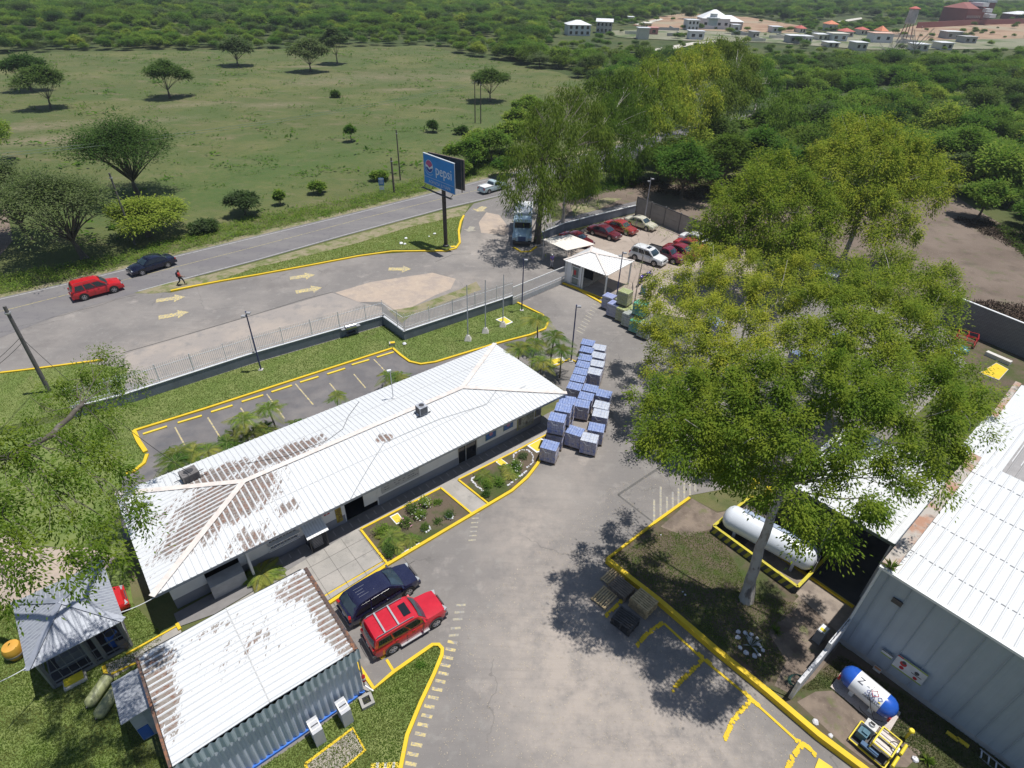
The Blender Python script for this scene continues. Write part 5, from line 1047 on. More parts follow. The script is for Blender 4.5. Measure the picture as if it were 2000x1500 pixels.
    for x in ax:
        for s in (-1, 1):
            m = MB(); m.lathe([(s*(w+.004), 0.02), (s*(w+.006), wr+.075)], (x, 0, wr+.01), 'Y', 20)
            m.v = [(p[0], p[1], max(p[2], .26)) for p in m.v]; ar = obj('wheel_arch', m, lower or BLACK, t, local=True)
            m = MB(); m.lathe([(s*(w-.2), wr*.9), (s*(w-.19), wr), (s*(w+.0), wr), (s*(w+.025), wr*.93), (s*(w+.012), wr*.66), (s*(w-.02), wr*.64)], (x, 0, wr), 'Y', 20); wh = obj('tyre', m, BLACK, t, True, local=True)
            m = MB(); m.lathe([(s*(w-.03), wr*.66), (s*(w+.016), wr*.64), (s*(w+.016), wr*.56), (s*(w-.02), wr*.5)], (x, 0, wr), 'Y', 20)
            for k in range(5):
                an = k*2*math.pi/5; m.beam((x, s*(w+.01), wr), (x+math.cos(an)*wr*.6, s*(w+.012), wr+math.sin(an)*wr*.6), .045, .07)
            obj('rim', m, CHROME, wh, False, local=True)
    for s in (-1, 1):
        m = MB(); m.box((f-.12, s*w*.66, K['nose']-.14), (.2, w*.34, .14), s*-.32); obj('headlight', m, HEADL, t, local=True)
        m = MB(); m.box((-f+.07, s*w*.76, K['tail']-.22), (.14, w*.26, .3 if kind != 'sedan' else .16), s*.3); obj('tail_light', m, TAIL, t, local=True)
        m = MB(); m.beam((d-.22, s*w*.9, bt+.04), (d-.24, s*(w+.16), bt+.10), .1, .14); obj('mirror', m, pm if kind != 'suv' else PLAST, t, local=True)
        for k in range(2 if kind != 'pickup' else 1):
            m = MB(); m.box((.1-k*1.0, s*(w-.012), bt-.14), (.17, .05, .035)); obj('door_handle', m, pm, body, local=True)
            m = MB(); m.box((-.32+k*.98 if k else -.32, s*(w-.004), .68), (.012, .02, .62)); obj('door_gap', m, DARK, body, local=True)
    bm = lower or pm
    m = MB(); m.box((f-.06, 0, .44), (.22, W*.86, .26)); obj('front_bumper', m, bm, t, local=True)
    m = MB(); m.box((-f+.02, 0, .46), (.2, W*.9, .24)); obj('rear_bumper', m, bm, t, local=True)
    m = MB(); m.box((f+.002, 0, K['nose']-.22), (.06, W*.42, .16)); obj('grille', m, DARK, t, local=True)
    m = MB(); m.box((-f-.012, 0, .66), (.02, .34, .13)); obj('number_plate', m, WHITE, t, local=True)
    if lower:
        for s in (-1, 1): m = MB(); m.beam((-.75, s*(w+.01), .3), (1.0, s*(w+.01), .3), .14, .05); obj('side_step', m, STEEL, t, local=True)
    if rails:
        for s in (-1, 1):
            m = MB(); m.tube([(b+.1, s*tw*.9, zr+.02), (b+.2, s*tw*.9, zr+.10), (c-.35, s*tw*.9, zr+.10), (c-.2, s*tw*.9, zr+.03)], .022, 6); obj('roof_rail', m, CHROME if bars else DARK, t, local=True)
    if bars:
        for x in (b+.62, b+1.42): m = MB(); m.beam((x, -tw*.9, zr+.13), (x, tw*.9, zr+.13), .09, .035); obj('crossbar', m, STEEL, t, local=True)
        for k in range(4): m = MB(); m.box((b+1.1, -tw*.5+k*tw*.33, zr+.042), (1.4, .03, .02)); obj('roof_rib', m, pm, body, local=True)
    if sunroof:
        m = MB(); m.box((c-.42, 0, zr+.045), (.42, W*.44, .025)); obj('sunroof', m, GLASS, t, local=True)
    if kind == 'cross':
        for k in range(4): m = MB(); m.box((b+.75-.02*k, -tw*.45+k*tw*.3, zr+.04), (1.0, .018, .012)); obj('roof_rib', m, CHROME, body, local=True)
    if kind == 'pickup':
        m = MB(); m.box((-1.42, 0, bt+.0), (1.75, W*.80, .05)); m.box((-1.42, -w*.9, bt+.04), (1.85, .07, .12)); m.box((-1.42, w*.9, bt+.04), (1.85, .07, .12)); m.box((-2.33, 0, bt+.04), (.06, W*.86, .12)); obj('cargo_bed', m, DARKI if cargo is None else cargo, t, local=True)
    return t
def at_wheels(pr, pf, W, side, wb, z=.33):
    a = P(*pr, z); b = P(*pf, z); d = b-a; L = d.length; d.normalize(); n = Vector((-d.y, d.x, 0)); s = max(.9, min(1.08, L/wb)); c = (a+b)/2+n*side*W*s/2
    return (c.x, c.y, .03), math.atan2(d.y, d.x), s
l_, r_, s_ = at_wheels((768, 1270), (852, 1219), 1.82, 1, 2.68)
l_ = (l_[0]-.1*math.cos(r_), l_[1]-.1*math.sin(r_), l_[2])
car('boxy', 'red off road wagon with silver roof bars parked beside the black crossover', l_, r_, (.50, .015, .03), s_, 'suv', 'suv', rails=True, bars=True, sunroof=True, lower=PLAST)
l_, r_, s_ = at_wheels((720, 1207), (800, 1157), 1.9, 1, 2.82)
l_ = (l_[0]-.1*math.cos(r_), l_[1]-.1*math.sin(r_), l_[2])
car('cross', 'dark navy crossover with a rounded tail parked against the yellow kerb', l_, r_, (.012, .014, .045), s_, 'suv', 'suv')
l_, r_, s_ = at_wheels((166, 582), (224, 567), 1.84, 1, 2.65)
car('suv', 'red suv driving on the highway behind the blue sedan', l_, r_, (.52, .012, .02), s_, 'suv', 'suv', rails=True)
l_, r_, s_ = at_wheels((329, 518), (279, 533), 1.72, -1, 2.62)
car('sedan', 'navy blue sedan driving on the highway towards the red suv', l_, r_, (.005, .007, .028), s_, 'sedan_car', 'car')
l_, r_, s_ = at_wheels((1240, 504), (1277, 516), 1.8, 1, 2.62)
car('suv', 'white suv with dark windows parked in the gravel car park', l_, r_, (.72, .73, .75), s_, 'suv', 'suv', rails=False, sunroof=True)
RZ = math.radians(-40); GP = 'cars parked in the gravel car park'
def carpx(kind, u, v, z, rz, col, label, **k):
    p = P(u, v, z); return car(kind, label, (p.x, p.y, .03), rz, col, **k)
MAR = (.12, .014, .025); MAR2 = (.17, .012, .03); RD = (.30, .022, .022)
carpx('sedan', 1127, 464, .8, RZ, (.12, .01, .016), 'dark maroon sedan half behind the cream canopy, leftmost of the parked row', group=GP)
carpx('sedan', 1181, 450, .8, RZ, MAR, 'maroon sedan second in the row along the slate wall', group=GP)
carpx('sedan', 1213, 442, .7, RZ, RD, 'bright red saloon with a faded bonnet, third along the slate wall', group=GP)
carpx('sedan', 1252, 434, .7, RZ, (.55, .52, .42), 'pale cream sedan in the corner by the concrete panel fence', group=GP)
carpx('pickup', 1300, 494, .8, RZ+.05, MAR2, 'crimson pickup with a dark open bed parked behind the white suv', name='pickup_truck', cat='pickup', group=GP)
carpx('sedan', 1332, 488, .8, RZ, (.20, .012, .02), 'dark red sedan right of the crimson pickup', group=GP)
carpx('sedan', 1352, 478, .8, RZ, (.34, .02, .02), 'red hatch backed car nearest the eucalyptus leaves', group=GP)
carpx('sedan', 1362, 466, .8, RZ, (.7, .71, .72), 'white car partly hidden by leaves at the end of the panel fence', group=GP)
carpx('pickup', 962, 364, .7, math.atan2(*( (P(1060, 335)-P(940, 368)).yx )), (.42, .52, .56), 'pale blue pickup loaded with white sacks on the highway by the eucalyptus', name='pickup_truck', cat='pickup', cargo=WHITE)
carpx('suv', 1201, 322, .8, math.atan2(*((P(1290, 290)-P(1190, 322)).yx)), (.03, .035, .07), 'dark suv on the shaded highway seen between the eucalyptus trunks', name='suv', cat='suv')
carpx('sedan', 1474, 234, .8, math.atan2(*((P(1500, 226)-P(1450, 240)).yx)), (.30, .02, .02), 'small red car far up the highway beyond the trees', name='sedan_car', cat='car')
p = P(256, 1172)-E1*2.35; car('sedan', 'bright red car parked in tree shade behind the pavilion', (p.x, p.y, .03), R40, (.50, .015, .015))
# ---- tractor truck facing the gate
def truck():
    p = P(1019, 478); q = P(1022, 440); rz = math.atan2(p.y-q.y, p.x-q.x); t = thing('cargo_truck', 'pale blue bonneted truck parked nose first under the eucalyptus by the gate', 'truck', (p.x, p.y, .02), rz)
    TP = paintmat('truck_blue', (.42, .55, .62)); 
    m = MB(); m.box((-1.9, 0, 1.9), (1.7, 2.3, 1.5)); m.box((-1.9, 0, 2.72), (1.5, 2.0, .2)); m.box((-1.9, 0, 1.0), (1.9, 2.2, .5)); obj('cab', m, TP, t, local=True)
    m = MB(); r = []
    for x, hw, z0, z1 in ((-1.05, 1.0, .7, 1.75), (-.3, .9, .65, 1.65), (.45, .8, .6, 1.5), (.62, .72, .6, 1.35)): r.append([Vector(v) for v in ((x, -hw, z0), (x, -hw, z1-.25), (x, -hw*.6, z1), (x, hw*.6, z1), (x, hw, z1-.25), (x, hw, z0))])
    loft(m, r); obj('hood', m, TP, t, local=True)
    for s in (-1, 1): m = MB(); m.box((-.2, s*1.0, .95), (1.5, .42, .38)); obj('mudguard', m, TP, t, local=True); m = MB(); m.box((.56, s*.95, .95), (.1, .3, .2)); obj('headlight', m, HEADL, t, local=True)
    m = MB(); m.box((-1.04, 0, 2.12), (.06, 2.0, .72)); obj('windscreen', m, GLASS, t, local=True)
    for s in (-1, 1): m = MB(); m.box((-1.75, s*1.155, 2.1), (.8, .04, .6)); obj('window', m, GLASS, t, local=True)
    m = MB(); m.box((.66, 0, 1.0), (.08, .95, .55)); obj('grille', m, M('truck_grille', (.05, .09, .2), .4), t, local=True)
    m = MB(); m.box((.7, 0, .55), (.2, 2.2, .28)); obj('bumper', m, DARK, t, local=True)
    m = MB(); m.box((-5.2, 0, .85), (5.2, 1.0, .25)); obj('chassis', m, DARK, t, local=True)
    m = MB(); m.box((-5.3, 0, 2.0), (4.6, 2.35, 2.0)); obj('cargo_body', m, WHITE, t, local=True)
    for x in (-.2, -4.4, -5.6):
        for s in (-1, 1):
            m = MB(); m.lathe([(s*.75, .44), (s*.76, .48), (s*1.1, .48), (s*1.12, .4)], (x, 0, .48), 'Y', 18); w_ = obj('tyre', m, BLACK, t, True, local=True); m = MB(); m.lathe([(s*1.1, .24), (s*1.13, .2)], (x, 0, .48), 'Y', 12); obj('rim', m, CHROME, w_, local=True)
truck()
# ---- motorcycles
def motorcycle(col):
    t = thing('motorcycle', '', 'motorcycle', (0, 0, 0), 0, 'motorcycles parked beside the guard booth')
    for x in (-.65, .68):
        m = MB(); n = 16
        m.tube([(x+.29*math.cos(a*2*math.pi/n), 0, .32+.29*math.sin(a*2*math.pi/n)) for a in range(n+1)], .05, 6, False); w_ = obj('wheel', m, BLACK, t, True, local=True)
        m = MB(); m.lathe([(-.04, .05), (.04, .05)], (x, 0, .32), 'Y', 8)
        for k in range(5): m.beam((x, 0, .32), (x+.27*math.cos(k*1.256), 0, .32+.27*math.sin(k*1.256)), .02, .02)
        obj('rim', m, CHROME, w_, local=True)
    m = MB(); m.tube([(.68, .0, .32), (.45, 0, .95)], .035, 6); m.tube([(-.65, 0, .32), (-.1, 0, .45), (.4, 0, .85), (-.3, 0, .75), (-.65, 0, .32)], .03, 6); m.box((.05, 0, .42), (.4, .26, .32)); obj('frame', m, DARK, t, local=True)
    m = MB(); m.lathe([(-.25, .05), (-.15, .14), (.1, .17), (.28, .08)], (.15, 0, .86), 'X', 12); m.box((-.62, 0, .78), (.5, .16, .08), tilt=Matrix.Rotation(.25, 3, 'Y')); m.box((.66, 0, .66), (.4, .12, .05)); obj('tank', m, col, t, True, local=True)
    m = MB(); m.box((-.32, 0, .86), (.6, .24, .09)); obj('seat', m, BLACK, t, local=True)
    m = MB(); m.tube([(.35, -.36, 1.02), (.44, -.2, 1.08), (.44, .2, 1.08), (.35, .36, 1.02)], .018, 6); m.lathe([(0, .09), (.1, .07)], (.5, 0, .92), 'X', 10); obj('handlebar', m, DARK, t, local=True)
    return t
MV = paintmat('violet_tank', (.07, .04, .32)); mo = motorcycle(MV)
for i, (u, v, rz, lab) in enumerate([(1274, 566, .9, 'violet motorcycle standing clear on the gravel, nearest the blue drum'), (1262, 548, .7, 'motorcycle beside the tree stump, farthest back of the group'), (1250, 556, 1.1, 'motorcycle squeezed between the booth tree and the others'), (1288, 578, 1.0, 'motorcycle half under the eucalyptus leaves')]):
    p = P(u, v); tt = mo if i == 0 else dup(mo, p)
    tt.location = (p.x, p.y, .03); tt.rotation_euler = (0, 0, rz); tt['label'] = lab
p = P(1255, 574); t = thing('oil_drum', 'blue oil drum beside the motorcycles', 'drum', (p.x, p.y, .03)); mb = MB(); mb.lathe([(0, .29), (.28, .29), (.3, .31), (.32, .29), (.58, .29), (.6, .31), (.62, .29), (.9, .29)], (0, 0, 0), 'Z', 16); obj('shell', mb, M('teal_blue', (.03, .16, .32), .5), t, True, local=True); mb = MB(); mb.lathe([(.9, .27), (.91, .26)], (0, 0, 0), 'Z', 16); obj('lid', mb, DARK, t, local=True)
# ================================================================== PEOPLE
def skin_obj(name, verts, edges, radii, mat, parent, sub=2):
    me = bpy.data.meshes.new('skel'); me.from_pydata([tuple(v) for v in verts], edges, []); me.update()
    o = bpy.data.objects.new('skel', me); COL.objects.link(o); o.modifiers.new('s', 'SKIN'); o.modifiers['s'].use_smooth_shade = True
    for i, r in enumerate(radii):
        rr = r if isinstance(r, tuple) else (r, r); me.skin_vertices[0].data[i].radius = rr
    me.skin_vertices[0].data[0].use_root = True; sm = o.modifiers.new('u', 'SUBSURF'); sm.levels = sub; sm.render_levels = sub
    bpy.context.view_layer.update(); out = bpy.data.meshes.new_from_object(o.evaluated_get(bpy.context.evaluated_depsgraph_get())); bpy.data.objects.remove(o)
    out.materials.clear(); out.materials.append(mat); out.name = name
    r = bpy.data.objects.new(name, out); COL.objects.link(r); r.parent = parent; FR[r.name] = FR[parent.name]; return r
SKIN = M('skin', (.28, .15, .09), .6, .08); HAIR = M('black_hair', (.012, .010, .010), .7, .2)
def person(label, loc, rz, shirt, trousers, stride=.0, arm=0.0, cap=None, pack=None):
    t = thing('person', label, 'person', loc, rz); s = stride
    J = dict(pel=(0, 0, .95), ch=(0, 0, 1.32), nk=(0, 0, 1.47), hd=(.02, 0, 1.6), tp=(.01, 0, 1.70), sl=(0, .18, 1.42), sr=(0, -.18, 1.42), el=(.10*arm-.12*s, .25, 1.14), er=(.12*s+.16*arm, -.25, 1.16), wl=(.28*arm-.05*s, .24, .93), wr=(.22*s+.42*arm, -.22, 1.10), hl=(0, .09, .90), hr=(0, -.09, .90), kl=(.20*s+.03, .10, .50), kr=(-.10*s+.02, -.10, .50), al=(.28*s, .10, .09), ar=(-.42*s, -.10, .13), tl=(.28*s+.17, .11, .04), tr=(-.42*s+.15, -.11, .05))
    names = list(J); V = [J[k] for k in names]; ix = {k: i for i, k in enumerate(names)}
    Eg = [('pel', 'ch'), ('ch', 'nk'), ('nk', 'hd'), ('hd', 'tp'), ('ch', 'sl'), ('ch', 'sr'), ('sl', 'el'), ('sr', 'er'), ('el', 'wl'), ('er', 'wr'), ('pel', 'hl'), ('pel', 'hr'), ('hl', 'kl'), ('hr', 'kr'), ('kl', 'al'), ('kr', 'ar'), ('al', 'tl'), ('ar', 'tr')]
    R = dict(pel=(.15, .11), ch=(.16, .11), nk=.055, hd=.095, tp=.06, sl=.07, sr=.07, el=.042, er=.042, wl=.027, wr=.027, hl=.09, hr=.09, kl=.058, kr=.058, al=.038, ar=.038, tl=.035, tr=.035)
    E_ = [(ix[a], ix[b]) for a, b in Eg]; Rl = [R[k] for k in names]
    for side, wk, ek in (('l', 'wl', 'el'), ('r', 'wr', 'er')):      # palm, four fingers and a thumb
        wv = Vector(J[wk]); d = (wv-Vector(J[ek])).normalized(); sd = Vector((1, 0, 0)) if abs(d.x) < .8 else Vector((0, 0, -1)); pm = len(V); V.append(tuple(wv+d*.07)); Rl.append(.026); E_.append((ix[wk], pm))
        for k, ln in enumerate((.062, .072, .068, .052)):
            b0 = wv+d*.085+sd*(k-1.5)*.019; i0 = len(V); V += [tuple(b0+d*ln*.5), tuple(b0+d*ln+Vector((0, -.012 if side == 'l' else .012, 0)))]; Rl += [.009, .007]; E_ += [(pm, i0), (i0, i0+1)]
        i0 = len(V); V.append(tuple(wv+d*.06+sd*.05)); Rl.append(.009); E_.append((pm, i0))
    skin_obj('body', V, E_, Rl, SKIN, t)
    def sub(keys, ed, rad, nm, mat):
        L_ = [J[k] for k in keys]; I = {k: i for i, k in enumerate(keys)}; skin_obj(nm, L_, [(I[a], I[b]) for a, b in ed], rad, mat, t)
    el_m = tuple((Vector(J['sl'])*.25+Vector(J['el'])*.75)); er_m = tuple(Vector(J['sr'])*.25+Vector(J['er'])*.75); J['elm'] = el_m; J['erm'] = er_m; J['wa'] = (0, 0, .88); J['col'] = (0, 0, 1.44)
    sub(['ch', 'wa', 'col', 'sl', 'sr', 'elm', 'erm'], [('ch', 'wa'), ('ch', 'col'), ('ch', 'sl'), ('ch', 'sr'), ('sl', 'elm'), ('sr', 'erm')], [(.18, .13), (.175, .13), .075, .085, .085, .062, .062], 'shirt', shirt)
    J['all'] = tuple(Vector(J['al'])+Vector((0, 0, .04))); J['arr'] = tuple(Vector(J['ar'])+Vector((0, 0, .04)))
    sub(['pel', 'hl', 'hr', 'kl', 'kr', 'all', 'arr'], [('pel', 'hl'), ('pel', 'hr'), ('hl', 'kl'), ('hr', 'kr'), ('kl', 'all'), ('kr', 'arr')], [(.165, .125), .105, .105, .075, .075, .058, .058], 'trousers', trousers)
    for k in ('l', 'r'):
        a = Vector(J['a'+k]); m = MB(); m.box((a.x+.07, a.y, a.z-.045), (.26, .1, .09)); obj('shoe', m, BLACK, t, local=True)
    m = MB(); h = Vector(J['hd']); pts = []
    m.lathe([(-.01, .101), (.05, .103), (.09, .085), (.115, .045)], (h.x-.012, 0, h.z+.01), 'Z', 12); m.box((h.x-.07, 0, h.z-.02), (.07, .17, .13)); obj('hair', m, cap or HAIR, t, True, local=True)
    m = MB(); m.box((h.x+.095, 0, h.z-.01), (.03, .022, .04)); obj('nose', m, SKIN, t, local=True)
    m = MB(); [m.box((h.x+.086, s_*.034, h.z+.015), (.014, .024, .012)) for s_ in (-1, 1)]; m.box((h.x+.085, 0, h.z-.05), (.012, .045, .010)); obj('face_features', m, HAIR, t, local=True)
    m = MB(); [m.box((h.x, s_*.098, h.z), (.035, .02, .055)) for s_ in (-1, 1)]; obj('ear', m, SKIN, t, local=True)
    if pack: m = MB(); m.box((-.2, 0, 1.2), (.16, .28, .42)); m.box((-.2, 0, 1.43), (.12, .22, .06)); obj('backpack', m, pack, t, local=True)
    return t
p = P(356, 557); person('person in a red top with a dark backpack walking along the road edge', (p.x, p.y, .03), math.radians(10), RED, M('dark_cloth', (.02, .022, .03), .9), 1.0, .6, pack=M('navy_cloth', (.02, .03, .06), .9))
p = P(1077, 524); person('person in a violet shirt and grey trousers standing by the entrance canopy', (p.x, p.y, .03), math.radians(-60), M('violet_cloth', (.09, .07, .24), .9), M('grey_cloth', (.30, .30, .33), .9), .15, .3, cap=M('white_cap', (.6, .6, .6), .8))
p = BF(Lx*.56, -.55+.9, .0); person('person in a white shirt standing in the shade of the guard booth', (p.x, p.y, .03), math.radians(-70), WHITE, MATS['dark_cloth'], .1, .5)
# ================================================================== PALLETS
def bottle_mat(name, c1, c2, c3, sc=7):
    m, n, l, b = _new(name); tc = n.new('ShaderNodeTexCoord'); v = n.new('ShaderNodeTexVoronoi'); v.inputs['Scale'].default_value = sc*1.6; v.inputs['Randomness'].default_value = .25; l.new(tc.outputs['Object'], v.inputs['Vector'])
    col = mix(n, l, ramp(n, l, v.outputs['Distance'], .25, .5), c1, c2); col = mix(n, l, ramp(n, l, noise(n, l, 3.5, 4, .6, tc.outputs['Object']), .5, .65), col, c3)
    l.new(col, b.inputs['Base Color']); b.inputs['Roughness'].default_value = .3; b.inputs['Coat Weight'].default_value = .3; bump(n, l, b, v.outputs['Distance'], .6, .03); MATS[name] = m; return m
BTOP = bottle_mat('blue_bottle_tops', (.17, .23, .44), (.26, .33, .56), (.36, .42, .60)); BSIDE = bottle_mat('wrapped_bottle_sides', (.24, .24, .33), (.38, .37, .44), (.16, .20, .42), 5)
BTOPW = bottle_mat('pale_bottle_tops', (.18, .23, .42), (.52, .55, .62), (.38, .43, .56), 6); PW = M('pallet_wood', (.48, .36, .20), .85, .3, 5); PWD = M('old_pallet_wood', (.19, .15, .115), .9, .35, 5); PWB = M('blackened_pallet_wood', (.065, .06, .058), .9, .4, 5)
WRAP = M('stretch_film', (.45, .47, .52), .25, .1)
def pallet(mb, W=1.16, D=1.0, z=0, h=.14, n=8):
    for k in range(n): mb.box((0, -D/2+D*(k+.5)/n, z+h-.011), (W, D/n*.62, .022))
    for x in (-W/2+.05, 0, W/2-.05):
        mb.box((x, 0, z+h-.035), (.09, D, .022)); 
        for y in (-D/2+.06, 0, D/2-.06): mb.box((x, y, z+h*.45), (.09, .1, h*.55))
    for y in (-D/2+.06, 0, D/2-.06): mb.box((0, y, z+.011), (W, .09, .022))
def load(name, top, side, H=1.35, layers=5, W=1.18, D=1.0, crates=False, rows=5):
    t = thing(name, '', 'pallet load', (0, 0, 0))
    m = MB(); pallet(m, W+.04, D+.02); obj('pallet', m, PWD, t, local=True)
    r = random.Random(5); lh = (H-.16)/layers
    m = MB()
    for k in range(layers):
        jx, jy = r.uniform(-.012, .012), r.uniform(-.012, .012); z = .15+lh*k; nx = 4; ny = 3
        for i in range(nx):
            for j in range(ny):
                m.mi = 0; c = (-W/2+W*(i+.5)/nx+jx, -D/2+D*(j+.5)/ny+jy, z+lh/2-.006); m.box(c, (W/nx-.012, D/ny-.012, lh-.014))
                o = len(m.f); 
                if k == layers-1: m.m[o-5] = 1
    m2 = m; ld = obj('bottle_packs' if not crates else 'crates', m2, [side, top], t, local=True)
    if crates:
        m = MB()
        for k in range(layers):
            for z in (.15+lh*k+lh*.2, .15+lh*k+lh*.75): m.box((0, 0, z), (W+.02, D+.02, .03))
        obj('crate_rim', m, side, t, local=True)
    else:
        m = MB()
        for i in range(6):   # rows of caps
            for j in range(8): m.lathe([(0, .028), (.02, .024)], (-W/2+W*(i+.5)/6, -D/2+D*(j+.5)/8, H-.012), 'Z', 6)
        obj('bottle_caps', m, WHITE if top is BTOPW else M('blue_caps', (.20, .28, .56), .4), t, local=True)
    m = MB(); r = random.Random(9); q = []
    for k in range(10): q.append((W/2*math.cos(k*.7)*1.03, -D/2-.012, .5+.35*math.sin(k)))
    m.tube([(-W*.3, -D/2-.02, H-.1), (-W*.1, -D/2-.03, H-.35), (W*.15, -D/2-.02, H-.3), (W*.25, -D/2-.012, H)], .012, 4); obj('film_tail', m, WRAP, t, local=True)
    return t
LB = load('bottle_pallet', BTOP, BSIDE); LW = load('bottle_pallet', BTOPW, BSIDE, layers=4)
used = {}
def put(proto, x, y, z, rz, label, group, scale=None):
    if proto.name not in used: used[proto.name] = 1; o = proto; o.location = (x, y, z); o.rotation_euler = (0, 0, rz); o['label'] = label; o['group'] = group; 
    else: o = dup(proto, (x, y, z), rz, label, group)
    if scale: o.scale = scale
    return o
GB = 'blue bottle pallets stacked in the yard'
TOPS = [(560, 148, 1), (550, 220, 1), (533, 300, 1), (512, 370, 1), (487, 440, 1), (458, 512, 1), (427, 590, 1), (675, 198, 1), (668, 278, 1), (655, 360, 1), (628, 440, 1), (585, 610, 1), (540, 690, 1), (500, 765, 1), (722, 665, 1), (700, 780, 1), (690, 865, 1), (350, 730, 2), (312, 808, 2), (250, 905, 2), (175, 1185, 1), (430, 1040, 1), (645, 1005, 1), (580, 1110, 1)]
ordw = ['farthest', 'second farthest', 'third', 'fourth', 'fifth', 'sixth', 'nearest']
labs = ['blue bottle pallet in the left row beside the palms, %s of the row' % w_ for w_ in ordw]+['pallet of white capped bottles in the right hand back row, %s of four' % w_ for w_ in ('farthest', 'second', 'third', 'nearest')]
labs += ['blue bottle pallet in the middle row, farthest of three', 'blue bottle pallet in the middle row, second of three', 'tall shiny film wrapped blue pallet in the middle row, nearest of three', 'darker blue pallet at the upper end of the outer right row', 'white capped bottle pallet second in the outer right row', 'white capped bottle pallet third in the outer right row, dark layers below', 'blue pallet riding on another by the roof corner, farthest of the double stacks', 'blue pallet on top of the middle double stack beside the office roof corner', 'blue pallet on top of the nearest double stack by the flower bed', 'front blue pallet touching the curved yellow kerb', 'blue pallet with hanging film loop between the front stacks', 'blue pallet behind the small white capped one at the front right', 'small white capped pallet at the front right of the stacks']
for i, (a, b, lv) in enumerate(TOPS):
    H = 1.35; zt = H*lv; p = P(1040+a/5.17, 640+b/5.17, zt); pr = LW if i in (7, 8, 9, 10, 15, 16, 23) else LB
    rz = math.radians(-16)+rnd.uniform(-.05, .05)
    if i in (20, 21): rz -= .1
    if lv == 2: put(LB, p.x, p.y, .03, rz, labs[i].replace('blue pallet riding on another', 'lower pallet of the double stack').replace('blue pallet on top of', 'lower pallet of'), GB)
    put(pr, p.x, p.y, .03+H*(lv-1), rz+(.03 if lv == 2 else 0), labs[i], GB)
for i, (u, v, lab) in enumerate([(1392, 622, 'blue bottle pallet glimpsed through the left part of the big tree crown'), (1405, 634, 'second blue bottle pallet glimpsed through the tree crown'), (1560, 690, 'blue bottle pallet in shade behind the middle of the big tree'), (1640, 655, 'blue bottle pallet behind the upper right of the big tree'), (1590, 690, 'blue bottle pallet right of the shaded one behind the big tree')]):
    p = P(u, v, 1.3); put(LB, p.x, p.y, .03, .2*i, lab, GB)
def cm(n, a, b, c): return bottle_mat(n, a, b, c, 3)
YG = cm('yellow_green_crates', (.28, .32, .12), (.38, .42, .20), (.45, .48, .28)); LV = cm('lavender_crates', (.22, .26, .48), (.32, .36, .58), (.42, .44, .58)); LG = cm('lavender_side', (.30, .30, .38), (.40, .40, .46), (.26, .28, .42))
GC = cm('mint_crates', (.06, .32, .22), (.10, .42, .30), (.35, .55, .48)); GS = cm('mint_side', (.05, .26, .19), (.10, .36, .28), (.28, .42, .38)); GY = cm('grey_packs', (.32, .34, .33), (.42, .44, .42), (.30, .36, .28)); YS = cm('olive_side', (.24, .26, .14), (.36, .38, .22), (.42, .42, .32))
L1 = load('crate_pallet', LV, LG, 1.5, 5, crates=True); L2 = load('crate_pallet', YG, YS, 1.5, 5, crates=True); L3 = load('crate_pallet', GC, GS, 1.35, 5, crates=True); L4 = load('crate_pallet', GY, GY, 1.5, 5, crates=True)
GG = 'wrapped crate pallets by the guard booth'; az = math.radians(-38)
for (pr, u, v, z, lab) in [(L1, 1191, 577, 1.5, 'lavender topped pallet at the booth end of the crate row'), (L1, 1201, 592, 1.5, 'lavender topped pallet in front of the tall olive stack'), (L2, 1216, 584, 1.5, 'lower olive pallet carrying the tall olive one'), (L2, 1222, 568, 3.0, 'olive wrapped pallet standing high on the others'), (L2, 1219, 601, 1.5, 'yellow green pallet in the front of the crate row'), (L2, 1236, 600, 1.5, 'yellow green pallet behind the front row left of the mint crates'), (L4, 1231, 611, 1.5, 'grey wrapped pallet between the yellow green and mint ones'), (L3, 1253, 591, 2.85, 'mint green crate pallet raised on top of another'), (L4, 1253, 612, 1.5, 'grey pallet supporting the raised mint crates'), (L3, 1246, 624, 1.4, 'front mint green crate pallet half under the leaves'), (L4, 1262, 632, 1.5, 'grey pallet hidden by leaves beside the front mint crates')]:
    p = P(u, v, z); H = 1.35 if pr is L3 else 1.5; put(pr, p.x, p.y, .03+(0 if z < 2 else 1.5), az, lab, GG)
# wooden pallet stacks
def wood_stack(u, v, n, rz, mat, label, z=None):
    h = .145; zt = h*n; p = P(u, v, zt)
    for k in range(n):
        t = thing('wooden_pallet', label % ('top' if k == n-1 else ['bottom', 'second', 'third', 'fourth', 'fifth', 'sixth'][k]), 'pallet', (p.x+rnd.uniform(-.03, .03), p.y+rnd.uniform(-.03, .03), .03+h*k), rz+rnd.uniform(-.05, .05), 'empty wooden pallets by the yellow kerb')
        m = MB(); pallet(m, 1.2, 1.0, 0, .14, 7); obj('slats', m, mat, t, local=True)
        m = MB(); [m.box((x, y, .07), (.1, .1, .08)) for x in (-.5, 0, .5) for y in (-.42, 0, .42)]; obj('blocks', m, mat, t, local=True)
rzp = math.radians(-45)
wood_stack(1258, 1171, 5, rzp, PW, '%s pallet of the tall pale stack against the yellow kerb'); wood_stack(1222, 1207, 4, rzp+.05, PWB, '%s pallet of the blackened stack nearest the camera')
wood_stack(1181, 1166, 1, rzp+math.pi/2, PW, 'single pale wooden pallet lying flat (%s) at the left of the stacks'); wood_stack(1199, 1128, 1, rzp+math.pi/2+.05, PW, 'pale %s pallet leaning in the shade by the kerb, farthest from camera'); wood_stack(1214, 1146, 3, rzp, PWD, '%s pallet of the shaded weathered stack behind the others')
